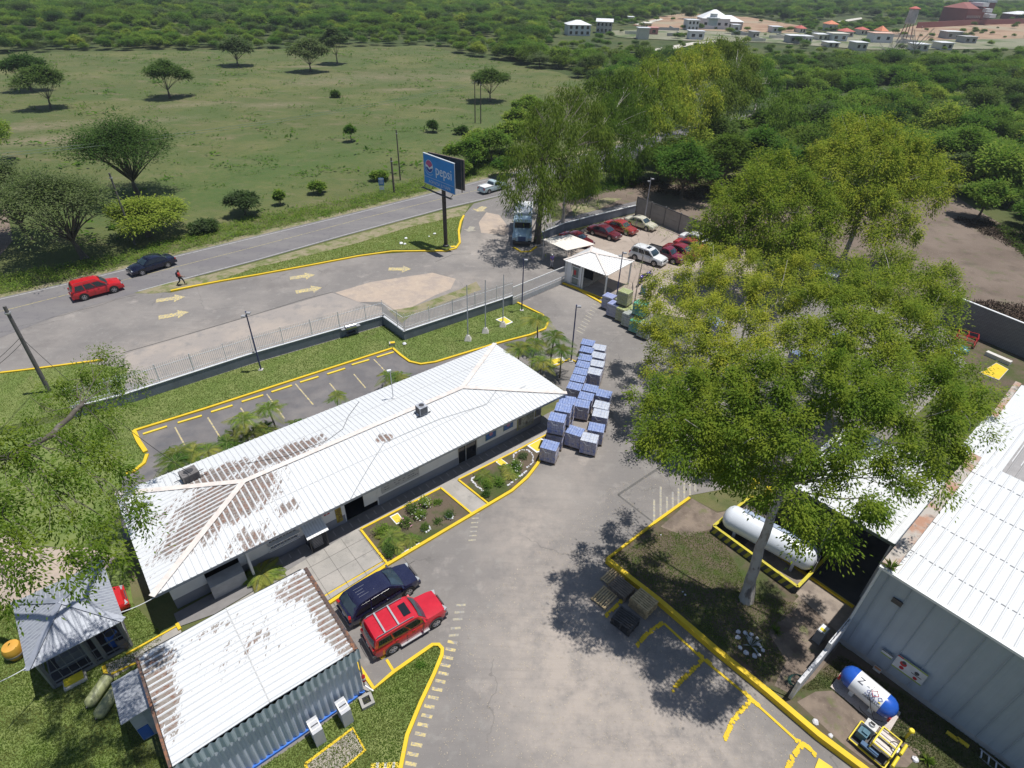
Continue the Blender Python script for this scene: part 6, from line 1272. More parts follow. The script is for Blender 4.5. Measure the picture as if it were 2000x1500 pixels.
# ================================================================== TANKS
GT = R40-math.pi/2
a = P(1424, 1003, 1.35); b = P(1588, 1090, 1.35); c = (a+b)/2; ang = math.atan2(b.y-a.y, b.x-a.x); L = (b-a).length+.5; RD_ = .78
t = thing('gas_tank', 'long white horizontal gas tank on short legs inside the striped enclosure', 'tank', (c.x, c.y, 0), ang)
m = MB(); pr = [(-L/2, .05), (-L/2+.03, .3), (-L/2+.14, .55), (-L/2+.32, .72), (-L/2+.5, RD_)]; m.lathe(pr+[(-x, r) for x, r in pr[::-1]], (0, 0, 1.2), 'X', 28); obj('shell', m, M('tank_white', (.68, .71, .76), .35, .06, .8), t, True, local=True)
for x in (-L*.32, L*.32):
    for s in (-1, 1): m = MB(); m.beam((x, s*.45, 0), (x, s*.5, .8), .3, .16); obj('leg', m, M('leg_grey', (.5, .52, .55), .6), t, local=True)
m = MB(); m.box((L*.05, .25, 2.0), (L*.75, .3, .03)); obj('walkway_plate', m, M('plate_blue_grey', (.30, .36, .48), .5), t, local=True)
m = MB(); [m.tube([(L/2+.05, y, .3), (L/2+.05, y, 1.5), (L/2-.2, y, 1.6)], .03, 6) for y in (-.3, 0, .3)]; [m.tube([(L/2+.05, -.3, z), (L/2+.05, .3, z)], .02, 6) for z in (.6, .9, 1.2)]; obj('pipework', m, STEEL, t, local=True)
cs = [P(1394, 1027), P(1560, 1156), P(1627, 1076), P(1468, 968)]; 
t = thing('tank_enclosure', 'low rectangular wall with yellow and black stripes around the white gas tank', 'enclosure', (c.x, c.y, 0))
hz = .62; cs = [P(1394, 1027, hz), P(1558, 1146, hz), P(1626, 1076, hz), P(1468, 968, hz)]; cs = [Vector((p_.x, p_.y, 0)) for p_ in cs]
YB = M('enclosure_black', (.02, .02, .02), .8)
m = MB(); [m.beam(cs[i]+Vector((0, 0, hz/2)), cs[(i+1) % 4]+Vector((0, 0, hz/2)), .13, hz-.02) for i in range(4)]; obj('wall', m, M('enclosure_wall', (.09, .085, .08), .9, .3, 2), t)
m = MB(); [m.beam(cs[i]+Vector((0, 0, hz+.01)), cs[(i+1) % 4]+Vector((0, 0, hz+.01)), .17, .04) for i in range(4)]; obj('yellow_rim', m, wornmat('old_rim_yellow', (.55, .47, .04), (.25, .2, .1), .4, 4), t)
m = MB(); d = (cs[1]-cs[0]); n_ = Vector((d.y, -d.x, 0)).normalized(); d.normalize(); k = 0; LL = (cs[1]-cs[0]).length
n_ = n_ if n_.dot(Vector((0, -1, 0))) > 0 else -n_
while .1+k*.46 < LL-.3:
    s0 = .1+k*.46; o_ = n_*.075; m.add([cs[0]+d*(s0-.12)+o_+Vector((0, 0, .03)), cs[0]+d*(s0+.1)+o_+Vector((0, 0, .03)), cs[0]+d*(s0+.32)+o_+Vector((0, 0, hz-.03)), cs[0]+d*(s0+.1)+o_+Vector((0, 0, hz-.03))], [(0, 1, 2, 3)]); k += 1
obj('stripes', m, MATS['old_rim_yellow'], t)
m = MB(); m.sheet([(p_.x, p_.y) for p_ in cs], .07); struct('enclosure_floor', m, M('enclosure_floor', (.10, .09, .085), .9, .3, 1))
# blue and white tank
a = P(1655, 1318, .8); b = P(1738, 1388, .8); c = (a+b)/2; ang = math.atan2(b.y-a.y, b.x-a.x); L = (b-a).length+.55; R_ = .56
m = MB(); pad = [P(1622, 1341, .12), P(1735, 1433, .12), P(1760, 1392, .12), P(1652, 1300, .12)]; m.prism([tuple(p_[:2]) for p_ in pad], 0, .12); struct('concrete_pad', m, M('pad_concrete', (.52, .46, .43), .9, .08, 2))
t = thing('gas_tank', 'blue ended white gas tank with painted letters on the concrete pad by the warehouse', 'tank', (c.x, c.y, .12), ang)
XB = L/2-.62
m = MB(); m.lathe([(-XB, R_), (XB, R_)], (0, 0, .78), 'X', 28); obj('barrel', m, M('tank_gloss_white', (.76, .77, .80), .25, .03, coat=.4), t, True, local=True)
for s in (-1, 1):
    m = MB(); m.lathe([(s*(XB-.002), R_+.003), (s*(XB+.22), R_*.97), (s*(XB+.42), R_*.80), (s*(XB+.56), R_*.5), (s*(XB+.62), R_*.12)], (0, 0, .78), 'X', 28); cp = obj('end_cap', m, M('tank_blue', (.02, .10, .48), .25, .1, coat=.4), t, True, local=True)
    m = MB(); m.box((s*(XB+.52), -.25, .55), (.1, .26, .3)); obj('red_patch', m, RED, cp, local=True)
for x in (-XB*.7, XB*.7): m = MB(); m.box((x, 0, .16), (.2, .7, .32)); obj('saddle', m, WHITE, t, local=True)
ca, sa = math.cos(ang), math.sin(ang); X3 = Vector((ca, sa, 0)); Y3 = Vector((-sa, ca, 0)); CT = Vector((c.x, c.y, .12+.78))
def ontank(x, th, rr=R_+.004): return CT+X3*x+(Vector((0, 0, 1))*math.cos(th)-Y3*math.sin(th))*rr
def tanktext(s, x, th, size, mat, nm='lettering', sx=1.0):
    up = (Vector((0, 0, 1))*math.sin(th)+Y3*math.cos(th)); return text(s, size, mat, t, plane_mtx(ontank(x, th), X3, up), nm, .004, sx)
INK = M('ink_grey', (.06, .06, .08), .6); INKB = M('ink_blue', (.10, .12, .32), .6)
tanktext('Z', -XB+.28, .42, .42, INK); tanktext('GAS', -XB+.85, .72, .2, INKB, sx=1.1); tanktext('GAS LICUADO', -XB+.95, 1.0, .10, INKB); tanktext('PELIGRO', -XB+.85, 1.24, .13, INK); tanktext('GAS', XB*.35, .95, .15, INK); tanktext('PROPANO', XB*.55, 1.2, .16, INK)
for x, th, s_, mt in ((XB*.38, .5, .17, RED), (XB*.78, .62, .10, INKB)):
    m = MB(); cpt = ontank(x, th, R_+.008); up = (Vector((0, 0, 1))*math.sin(th)+Y3*math.cos(th)); q = [cpt+X3*s_, cpt+up*s_, cpt-X3*s_, cpt-up*s_]
    for i in range(4): m.beam(q[i], q[(i+1) % 4], .02, .012)
    obj('hazard_diamond', m, mt, t)
m = MB(); m.box(ontank(XB*.84, .85, R_+.006), (.1, .08, .012), ang); obj('sticker', m, MATS['yellow_slab_paint'], t)
m = MB(); m.box(ontank(-.08, .35, R_+.006), (.12, .1, .012), ang); obj('data_plate', m, STEEL, t)
cable('gas_hose', [ontank(.1, .1), ontank(.06, .5), ontank(.1, .9, R_+.02), ontank(.3, 1.3, R_+.02), ontank(.45, 1.8, R_+.05), P(1706, 1404, .15), P(1745, 1416, .08), P(1775, 1424, .6)], .014, BLACK, 'black rubber hose from the blue ended tank to the yellow stand')
cable('gas_hose', [P(1678, 1380, .14), P(1681, 1387, .14), P(1700, 1404, .14), P(1730, 1425, .14), P(1745, 1437, .08), P(1760, 1448, .05), P(1777, 1450, .1)], .012, BLACK, 'thin black hose lying along the edge of the concrete pad')
# yellow framed generator set
g0 = P(1700, 1458); ga_ = math.radians(-50); t = thing('compressor_skid', 'yellow tube framed pump skid with two engines and pale belt covers', 'machine', (g0.x, g0.y, 0), ga_)
YP = M('machine_yellow', (.68, .55, .03), .4, .1); s = 1.0
m = MB(); m.box((0, 0, .18), (1.5, 1.25, .08)); obj('base', m, DARK, t, local=True)
m = MB()
for y in (-.62, .62): m.beam((-.8, y, .24), (.8, y, .24), .06, .06)
for x in (-.8, .8): m.beam((x, -.62, .24), (x, .62, .24), .05, .05)
for x in (-.05, .75):
    for y in (-.45, .6): m.beam((x, y, .24), (x, y, 1.0), .05, .05)
    m.beam((x, -.45, 1.0), (x, .6, 1.0), .06, .06)
for y in (-.45, .08, .6): m.beam((-.05, y, 1.0), (.75, y, 1.0), .05, .05)
m.lathe([(-.3, .07), (.3, .07)], (.95, .3, 1.0), 'Y', 10); m.lathe([(-.3, .07), (.3, .07)], (.95, -.35, .8), 'Y', 10)
obj('frame', m, YP, t, local=True)
PALE = M('belt_cover', (.58, .53, .50), .6, .1, 4)
for y in (-.18, .34): m = MB(); m.box((.35, y, .78), (.72, .4, .12)); obj('belt_cover', m, PALE, t, local=True); m = MB(); m.box((.35, y, .85), (.66, .02, .02)); obj('cover_slot', m, DARK, t, local=True)
m = MB(); m.box((-.42, .35, .62), (.5, .42, .5)); m.lathe([(0, .14), (.12, .12)], (-.42, .35, .87), 'Z', 12); e_ = obj('engine', m, M('engine_pale', (.5, .5, .5), .5, .2, 6), t, local=True); m = MB(); m.box((-.42, .35, .995), (.2, .12, .03)); obj('filler', m, BLACK, e_, local=True)
m = MB(); m.box((-.5, -.15, .55), (.42, .4, .42)); m.box((-.45, -.12, .8), (.25, .25, .1)); obj('engine', m, M('engine_teal', (.04, .12, .17), .4, .3, 6), t, local=True)
m = MB(); m.box((.0, -.5, .5), (.75, .22, .1)); obj('control_cover', m, M('slate_blue', (.06, .12, .22), .3), t, local=True)
m = MB(); [m.beam((x, -.62, .0), (x, -.62, .24), .05, .05) for x in (-.7, .7)]; [m.beam((x, .62, .0), (x, .62, .24), .05, .05) for x in (-.7, .7)]; obj('feet', m, DARK, t, local=True)
p = P(1771, 1446); t = thing('dispenser_stand', 'yellow post with a round cap on a yellow kinked steel plate', 'stand', p)
m = MB(); m.prism([tuple(P(u, v)[:2]) for u, v in ((1756, 1442), (1763, 1429), (1784, 1444), (1783, 1450), (1777, 1458))], 0, .05); obj('plate', m, YP, t); m = MB(); pt = P(1767, 1443); m.tube([pt, pt+Vector((0, 0, .75))], .06, 10); obj('post', m, YP, t); m = MB(); m.lathe([(.75, .1), (.8, .13), (.86, .1)], pt, 'Z', 12); obj('cap', m, YP, t, True)
def drum(u, v, label, body, r=.29, h=.85, inner=None, name='steel_drum', tilt=0):
    p = P(u, v); t = thing(name, label, 'drum', (p.x, p.y, .03)); m = MB(); m.lathe([(0, r), (h*.32, r), (h*.34, r+.015), (h*.36, r), (h*.64, r), (h*.66, r+.015), (h*.68, r), (h, r), (h, r-.03), (h*.8, r-.03)], (0, 0, 0), 'Z', 18); obj('shell', m, body, t, True, local=True)
    m = MB(); m.lathe([(h*.78, r-.035), (h*.8, r-.04)], (0, 0, 0), 'Z', 16)
    for k in range(5): m.box((.12*math.cos(k*1.3), .12*math.sin(k*1.3), h*.84), (.16, .12, .08), k)
    obj('contents', m, inner or WHITE, t, local=True); return t
drum(1736, 1478, 'dark open drum with white rubbish inside beside the yellow framed pump skid', M('drum_brown', (.12, .10, .09), .7, .2)); drum(247, 1262, 'grey brown waste drum at the corner of the pavilion', M('drum_grey', (.15, .13, .13), .7, .2), .3, .9, DARKI)
# old gas cylinders lying on the grass
for (u0, v0, u1, v1, lab) in [(175, 1376, 211, 1325, 'dull olive gas cylinder lying on the grass, left one of two'), (193, 1398, 226, 1350, 'dull olive gas cylinder lying on the grass, right one half under the hut roof')]:
    a = P(u0, v0, .27); b = P(u1, v1, .27); d = (b-a); L = d.length; ang = math.atan2(d.y, d.x); c = (a+b)/2; t = thing('gas_cylinder', lab, 'cylinder', (c.x, c.y, .04), ang, 'old gas cylinders')
    m = MB(); m.lathe([(-L/2-.14, .06), (-L/2-.08, .16), (-L/2, .25), (-L/2+.12, .28), (L/2, .28), (L/2+.02, .26)], (0, 0, .28), 'X', 20); obj('shell', m, layered('olive_tank', (.24, .26, .13), [((.32, .33, .20), 2, .45, .6, .8), ((.14, .15, .07), 4, .55, .65, .6)], .45), t, True, local=True)
    m = MB(); m.lathe([(-L/2-.2, .04), (-L/2-.13, .05)], (0, 0, .28), 'X', 8); obj('valve', m, DARK, t, local=True); m = MB(); m.lathe([(L/2+.015, .275), (L/2+.09, .25)], (0, 0, .28), 'X', 16); obj('collar', m, DARK, t, local=True)
p = P(25, 1268, .6); t = thing('cut_barrel', 'yellow and orange striped half barrel at the left of the pavilion', 'barrel', (p.x, p.y, 0)); m = MB(); m.lathe([(0, .3), (.35, .42), (.7, .44), (.9, .36)], (0, 0, 0), 'Z', 18); obj('shell', m, M('amber_plastic', (.52, .30, .04), .5, .1), t, True, local=True); m = MB(); m.lathe([(.9, .34), (.95, .15)], (0, 0, 0), 'Z', 18); obj('lid', m, M('orange_lid', (.62, .32, .05), .5), t, True, local=True); m = MB(); m.lathe([(.36, .435), (.46, .44)], (0, 0, 0), 'Z', 18); obj('band', m, M('grey_band', (.25, .24, .22), .6), t, True, local=True)
p = P(149, 1333); t = thing('inspection_box', 'yellow lidded box on a small white concrete block beside the pavilion', 'box', p, R40); m = MB(); m.box((0, 0, .1), (.95, .5, .2)); obj('block', m, CONC_L, t, local=True); m = MB(); m.box((0, .02, .27), (.75, .34, .13)); m.box((0, .02, .345), (.80, .40, .02)); obj('lid', m, YP, t, local=True)
# concrete posts behind the shed
for (u, v, lab) in [(669, 1379, 'hollow concrete pillar near the shed corner, right one of two'), (614, 1417, 'hollow concrete pillar by the shed wall, left one of two')]:
    p = P(u, v, 1.2); t = thing('concrete_pillar', lab, 'pillar', (p.x, p.y, 0), R40, 'hollow concrete pillars'); m = MB(); W2, th = .46, .06
    for sx, sy, lx, ly in ((0, 1, W2, th), (0, -1, W2, th), (1, 0, th, W2), (-1, 0, th, W2)): m.box((sx*(W2-th)/2, sy*(W2-th)/2, .62), (lx if sx == 0 else th, (ly if sy == 0 else W2-2*th), 1.24))
    obj('shaft', m, M('pillar_grey', (.46, .47, .50), .8, .06), t, local=True); m = MB(); m.box((0, 0, 1.05), (W2-2*th, W2-2*th, .1)); obj('infill', m, M('rubble', (.3, .28, .26), .95, .4, 14), t, local=True)
    m = MB(); 
    for sx, sy, lx, ly in ((0, 1, W2+.01, th), (0, -1, W2+.01, th), (1, 0, th, W2-2*th), (-1, 0, th, W2-2*th)): m.box((sx*(W2-th)/2, sy*(W2-th)/2, 1.25), (lx, ly, .02))
    obj('top_rim', m, M('pillar_rim', (.68, .66, .64), .8), t, local=True)
p = P(717, 1372); t = thing('drain_box', 'small open concrete drain box at the shed corner', 'drain', p, R40-.15); m = MB()
for sx, sy, lx, ly in ((0, 1, .62, .13), (0, -1, .62, .13), (1, 0, .13, .36), (-1, 0, .13, .36)): m.box((sx*.245, sy*.245, .13), (lx, ly, .26))
obj('curb', m, CONC, t, local=True); m = MB(); m.box((0, 0, .06), (.36, .36, .04)); obj('pit', m, DARKI, t, local=True)
# ================================================================== SIGNS, POLES
c0 = P(871, 482); ZT, ZB_ = 10.75, 7.35
tl = P(827, 298, ZT); tr = P(887, 319.5, ZT); t = thing('billboard', 'tall blue soft drink billboard on a single dark pole at the roadside', 'billboard', c0)
m = MB(); m.tube([c0, Vector((c0.x, c0.y, ZT-.4))], .24, 14); obj('pole', m, M('pole_dark', (.035, .03, .03), .5), t, True); m = MB(); m.lathe([(0, .36), (.25, .36), (.3, .25)], c0, 'Z', 14); obj('pole_foot', m, DARK, t)
dx = (tr-tl); dx.z = 0; WB = dx.length; dx.normalize(); nb = Vector((dx.y, -dx.x, 0)); nb = nb if nb.y < 0 else -nb; mid = (tl+tr)/2; mid.z = (ZT+ZB_)/2; HB_ = ZT-ZB_
shift = mid
SKY = M('billboard_blue', (.015, .22, .62), .5, .12, .6); m = MB(); m.beam(mid-dx*WB/2, mid+dx*WB/2, .16, HB_); bp = obj('panel', m, SKY, t)
m = MB()
for s_ in (-1, 1): m.beam(mid-dx*(WB/2+.03)+Vector((0, 0, s_*HB_/2)), mid+dx*(WB/2+.03)+Vector((0, 0, s_*HB_/2)), .2, .07); m.beam(mid+dx*s_*(WB/2+.03)-Vector((0, 0, HB_/2)), mid+dx*s_*(WB/2+.03)+Vector((0, 0, HB_/2)), .2, .07)
obj('panel_edge', m, M('edge_white', (.5, .55, .6), .6), bp)
face = mid+nb*.09; up = Vector((0, 0, 1)); TW = M('print_white', (.62, .70, .80), .6)
text('pepsi', 1.62, TW, t, plane_mtx(face+dx*.95+up*.25, dx, up), 'lettering', .01, .92)
text('AGENCIA JUTIAPA', .52, M('print_pale', (.42, .50, .66), .6), t, plane_mtx(face+dx*.1-up*1.32, dx, up), 'lettering', .01, .98)
m = MB(); m.beam(face-dx*WB*.49-up*.86, face+dx*WB*.49-up*.86, .03, .04); obj('rule_line', m, MATS['print_pale'], t)
# round emblem: pink upper field, white wave, blue lower field inside pale rings
ec = face-dx*1.75+up*.42; ER = .72
def edisc(pts, off_, mat, nm): m = MB(); m.add([ec+dx*x+up*y+nb*off_ for x, y in pts], [tuple(range(len(pts)))]); return obj(nm, m, mat, t)
arc = lambda r, a0, a1, k=18: [(r*math.cos(a0+(a1-a0)*i/k), r*math.sin(a0+(a1-a0)*i/k)) for i in range(k+1)]
em = edisc(arc(ER, 0, 2*math.pi*35/36, 35), .010, TW, 'emblem')
edisc(arc(ER*.93, .35, 2.9)+[(-.3, .05), (0, -.15), (.3, -.02)], .016, M('emblem_pink', (.42, .08, .22), .6), 'emblem_field')
edisc(arc(ER*.93, -2.9, -.15)+[(.3, -.22), (0, -.38), (-.35, -.12)], .016, M('emblem_blue', (.015, .06, .30), .6), 'emblem_field')
m = MB(); q = [ec+dx*x+up*y+nb*.012 for x, y in arc(ER*1.38, math.pi*.93, math.pi*1.72, 20)]; [m.beam(q[i], q[i+1], .02, .05) for i in range(20)]; obj('emblem_ring', m, MATS['print_pale'], t)
b0 = P(836, 297, ZT); b1 = P(906, 313, ZT); b0.z = b1.z = mid.z; m = MB(); m.beam(b0, b1, .1, HB_); obj('rear_panel', m, M('rear_panel_dark', (.05, .05, .045), .8, .3, 1.5), t)
m = MB(); [m.beam(b0+(b1-b0)*f_-Vector((0, 0, HB_/2+.3)), b0+(b1-b0)*f_+Vector((0, 0, HB_/2)), .12, .12) for f_ in (.3, .62, .93)]; m.beam(b0+Vector((0, 0, HB_/2)), b1+Vector((0, 0, HB_/2)), .14, .1); m.beam(b1-Vector((0, 0, HB_/2)), b1+Vector((0, 0, HB_/2)), .14, .14); m.beam(Vector((c0.x, c0.y, mid.z)), b0.lerp(b1, .5), .2, .2); m.beam(Vector((c0.x, c0.y, mid.z)), mid, .3, .3); obj('frame', m, M('rusty_frame', (.20, .15, .12), .8, .3, 3), t)
m = MB(); z_ = ZB_-.45; m.beam(Vector((mid.x, mid.y, z_))-dx*WB/2+nb*.5, Vector((mid.x, mid.y, z_))+dx*WB/2+nb*.5, .3, .06); [m.beam(mid+dx*f_*WB-up*HB_/2, Vector((mid.x, mid.y, z_))+dx*f_*WB+nb*.5, .05, .05) for f_ in (-.45, -.2, .2, .45)]; obj('catwalk', m, DARK, t)
def lamppost(base, top, label, mat=NAVY, heads=1, dirn=1, h=5.7, group='lamp posts of the compound'):
    p = P(*base); t = thing('lamp_post', label, 'lamp post', p, 0, group); m = MB(); m.tube([(0, 0, 0), (0, 0, h)], [.07, .05], 10); obj('pole', m, mat, t, True, local=True)
    m = MB(); m.box((0, 0, .05), (.36, .36, .1)); obj('foot', m, CONC_L if mat is NAVY else mat, t, local=True)
    for k in range(heads):
        sx = dirn if k == 0 else -dirn; m = MB(); m.box((.22*sx, -.05, h-.12-.3*k), (.34, .3, .1)); m.box((.05*sx, 0, h-.1-.3*k), (.14, .06, .06)); hh = obj('lamp_head', m, M('lamp_grey', (.32, .32, .34), .5), t, local=True); m = MB(); m.box((.22*sx, -.05, h-.18-.3*k), (.28, .24, .02)); obj('lens', m, WHITE, hh, local=True)
    return t
lamppost((510, 723), (480, 608), 'navy lamp post with a twin head on the lawn inside the fence, leftmost', heads=2); lamppost((1019, 607), (1022, 505), 'navy lamp post beside the sliding gate', heads=1); lamppost((1115, 706), (1130, 597), 'navy lamp post by the palm bed above the bottle pallets', dirn=1); lamppost((1204, 581), (1217, 480), 'navy lamp post in front of the guard booth roof corner', h=5.2, heads=2, dirn=1)
lamppost((1257, 440), (1268, 350), 'white and blue lamp post at the concrete panel fence', mat=M('white_pole', (.4, .4, .45), .5), h=6.4, heads=2)
for i, (u, v, h, lab) in enumerate([(914, 664, 5.6, 'left flagpole on a conical concrete foot, nearest the camera'), (948, 649, 5.4, 'middle flagpole on the inner lawn'), (982, 637, 5.4, 'right flagpole beside the yellow square slab')]):
    p = P(u, v); t = thing('flagpole', lab, 'flagpole', p, 0, 'three bare flagpoles'); m = MB(); m.tube([(0, 0, .3), (0, 0, h)], [.06, .04], 8); obj('pole', m, M('pole_white', (.55, .56, .60), .4), t, True, local=True); m = MB(); m.add([(x*s_, y*s_, z) for z, s_ in ((0, .34), (.5, .13)) for x, y in ((-1, -1), (1, -1), (1, 1), (-1, 1))], [(0, 1, 5, 4), (1, 2, 6, 5), (2, 3, 7, 6), (3, 0, 4, 7), (4, 5, 6, 7)]); obj('foot', m, CONC_L, t, local=True); m = MB(); m.lathe([(h, .05), (h+.08, .03)], (0, 0, 0), 'Z', 8); obj('finial', m, STEEL, t, local=True)
def slab(pts, label, split=False):
    q = [P(*p_, .1) for p_ in pts]; c_ = sum(q, Vector())/len(q); t = thing('painted_slab', label, 'slab', (c_.x, c_.y, 0)); m = MB(); m.prism([tuple(p_[:2]) for p_ in q], 0, .1); obj('rim', m, WHITE, t); m = MB(); m.prism([tuple(p_.lerp(c_, .2)[:2]) for p_ in q], .1, .115); obj('yellow_top', m, YEL_SLAB, t)
slab([(968, 624), (985, 618), (1002, 629), (990, 634)], 'yellow square slab with a white rim at the foot of the right flagpole'); slab([(761, 1009), (777, 1001), (790, 1018), (774, 1024)], 'faded yellow slab with a white rim in the left flower bed'); slab([(968, 902), (978, 895), (992, 905), (981, 912)], 'yellow square slab with a white rim among the plants of the right flower bed'); slab([(1029, 870), (1056, 855), (1069, 862), (1064, 880), (1048, 884)], 'large yellow slab with a white rim beside the front bottle pallet'); slab([(1060, 703), (1100, 697), (1104, 706), (1062, 719)], 'yellow slab with white border under the palm clump'); t = thing('painted_slab', 'yellow slab in the grass at the right edge near the concrete beam', 'slab', P(1940, 727)); q = [P(*p_) for p_ in ((1912, 730), (1945, 710), (1969, 723), (1950, 744))]; m = MB(); m.prism([tuple(p_[:2]) for p_ in q], 0, .1); obj('slab_body', m, CONC_L, t); m = MB(); c_ = sum(q, Vector())/4; m.prism([tuple(p_.lerp(c_, .06)[:2]) for p_ in q], .1, .112); obj('yellow_top', m, YEL, t)
t = thing('concrete_beam', 'long white concrete beam lying on the grass below the block wall', 'beam', P(1950, 700, .2)); m = MB(); m.beam(P(1926, 689, .22), P(1974, 710, .22), .45, .4); obj('beam_block', m, M('beam_white', (.58, .56, .53), .8), t)
p = P(1882, 672); t = thing('red_crate_rack', 'red steel rack loaded with teal and blue bundles by the block wall', 'rack', p, -.6); m = MB()
for x in (-.8, .8):
    for y in (-.6, .6): m.beam((x, y, 0), (x, y, 1.1), .06, .06)
for z in (.3, .7, 1.1):
    for y in (-.6, .6): m.beam((-.8, y, z), (.8, y, z), .05, .05)
    for x in (-.8, 0, .8): m.beam((x, -.6, z), (x, .6, z), .05, .05)
obj('rack_frame', m, RED, t, local=True)
for i, (u, v, mt) in enumerate([(1878, 680, 'teal_a'), (1871, 682, 'teal_b'), (1884, 684, 'teal_c'), (1862, 690, 'navy_c')]):
    p = P(u, v, .4); t = thing('plastic_bundle', ['teal bundle nearest the red rack', 'small teal bundle left of the others', 'larger teal blue bundle beside the red rack', 'violet blue bundle at the front of the rack'][i], 'bundle', (p.x, p.y, .03)); m = MB(); m.lathe([(0, .3), (.15, .42), (.45, .4), (.62, .15)], (0, 0, 0), 'Z', 10); obj('wrap', m, M(mt, [(.02, .20, .22), (.02, .26, .24), (.02, .18, .28), (.06, .06, .38)][i], .4, .3, 5), t, True, local=True); m = MB(); m.lathe([(.6, .12), (.68, .16)], (0, 0, 0), 'Z', 8); obj('knot', m, M(mt, (0, 0, 0)), t, local=True)
# utility poles and wires
def upole(base, h, label, arm=None, lean=None, r=.15, mat=WOODP, group=None):
    p = P(*base); t = thing('utility_pole', label, 'utility pole', p, 0, group); top = Vector((0, 0, h)) if lean is None else Vector((*lean, h)); m = MB(); m.tube([(0, 0, 0), tuple(top)], [r, r*.7], 10); obj('pole', m, mat, t, True, local=True)
    if arm:
        m = MB(); m.beam(top+Vector((-arm*.7, -arm*.5, -.3)), top+Vector((arm*.7, arm*.5, -.3)), .1, .1); cr = obj('crossarm', m, mat, t, local=True); m = MB()
        for k in (-1, 0, 1): m.lathe([(0, .05), (.16, .06), (.2, .03)], top+Vector((k*arm*.6, k*arm*.43, -.25)), 'Z', 8)
        obj('insulator', m, STEEL, cr, local=True)
    else: m = MB(); m.lathe([(h-.6, r+.03), (h-.5, r+.03)], (top.x, top.y, 0), 'Z', 8); obj('band', m, STEEL, t, local=True)
    return Vector((p.x, p.y, 0))+top
mp = M('concrete_pole', (.13, .12, .12), .85)
T1 = upole((97, 765), 7.7, 'thick dark utility pole leaning out of the left edge near the pavilion tree', arm=None, r=.17, mat=mp)
T2 = upole((928, 240), 8.2, 'left pole of the far pair in the meadow', arm=.8, r=.13); T3 = upole((939, 241), 8.2, 'right pole of the far pair in the meadow', r=.13)
T4 = upole((782, 352), 7.6, 'tall thin pole at the meadow edge above the small road sign', r=.12); T5 = upole((770, 377), 5.2, 'shorter thick pole beside the small road sign', r=.17)
T6 = upole((264, 478), 8.5, 'whitewashed base pole standing among the roadside trees', r=.14, mat=mp)
W1 = P(-60, 300, 8.5)
for i, dz in enumerate((0, .35)):
    a = P(-60, 306+i*6, 9.0); b = Vector((T2.x, T2.y, T2.z-.2-dz)); cable('power_line', [a, b], .028, M('wire_green_grey', (.12, .17, .12), .6), '%s overhead wire sagging across the meadow to the pole pair' % ('upper' if i == 0 else 'lower'), 1.2)
cable('power_line', [T1-Vector((0, 0, 2.6)), P(-40, 730, 5.2)], .018, BLACK, 'upper cable running left from the thick leaning pole', .1); cable('power_line', [T1-Vector((0, 0, 3.0)), P(-40, 738, 5.0)], .018, BLACK, 'lower cable running left from the thick leaning pole', .15)
cable('power_line', [T1-Vector((0, 0, 2.6)), P(372, 925, 4.2)], .018, BLACK, 'service cable dropping from the leaning pole to the office roof condenser', .8)
cable('guy_rope', [P(-20, 1340, 3.5), P(50, 1305, 2.5), ], .02, WHITE, 'white cable running off the left edge from the pavilion roof', .05); cable('guy_rope', [P(236, 1196, 2.5), OF(A0+.1, N1, ZE-.1)], .02, WHITE, 'white cable from the pavilion roof to the office roof corner', .08)
p = P(747, 380); t = thing('road_sign', 'small blue and white sign on posts at the meadow edge', 'sign', p, .15); m = MB(); m.box((0, 0, 1.9), (.8, .06, 1.1)); obj('panel', m, M('sign_blue', (.08, .22, .50), .5), t, local=True); m = MB(); m.box((0, -.035, 2.3), (.72, .01, .16)); [m.box((0, -.035, 1.65+.2*k), (.5, .01, .07)) for k in range(3)]; m.box((0, 0, .95), (.7, .05, .5)); obj('white_band', m, WHITE, t, local=True)
for x in (-.3, .3): m = MB(); m.tube([(x, .05, 0), (x, .05, 1.9)], .03, 6); obj('post', m, STEEL, t, local=True)
# grill on the wall
p = P(687, 655); t = thing('barbecue_grill', 'silver barrel barbecue with side shelves on the lawn against the fence wall', 'grill', p, R40-.1); m = MB(); m.lathe([(-.5, .02), (-.49, .26), (.49, .26), (.5, .02)], (0, 0, .95), 'X', 18); obj('barrel', m, M('shiny_steel', (.5, .5, .52), .25, .1, metal=.8), t, True, local=True); m = MB(); [m.beam((x, y*1.4, 0), (x*.8, y, .85), .04, .04) for x in (-.45, .45) for y in (-.2, .2)]; m.beam((-.45, 0, .35), (.45, 0, .35), .4, .02); obj('legs', m, DARK, t, local=True)
for s_ in (-1, 1): m = MB(); m.box((s_*.72, 0, .9), (.36, .42, .03)); obj('shelf', m, STEEL, t, local=True)
p = P(766, 674); t = thing('yellow_valve_box', 'small yellow box on a concrete block at the bend of the car park kerb', 'box', (p.x, p.y, 0), .3); m = MB(); m.box((0, 0, .14), (.5, .4, .28)); obj('block', m, CONC_L, t, local=True); m = MB(); m.box((.05, -.05, .3), (.42, .3, .06)); obj('lid', m, YEL, t, local=True)
p = P(885, 482, .1); t = thing('yellow_valve_box', 'yellow square lid inside the tip of the roadside island kerb', 'box', (p.x, p.y, 0), .3); m = MB(); m.box((0, 0, .06), (.7, .5, .12)); obj('block', m, CONC_L, t, local=True); m = MB(); m.box((0, 0, .14), (.6, .42, .04)); obj('lid', m, YEL, t, local=True)
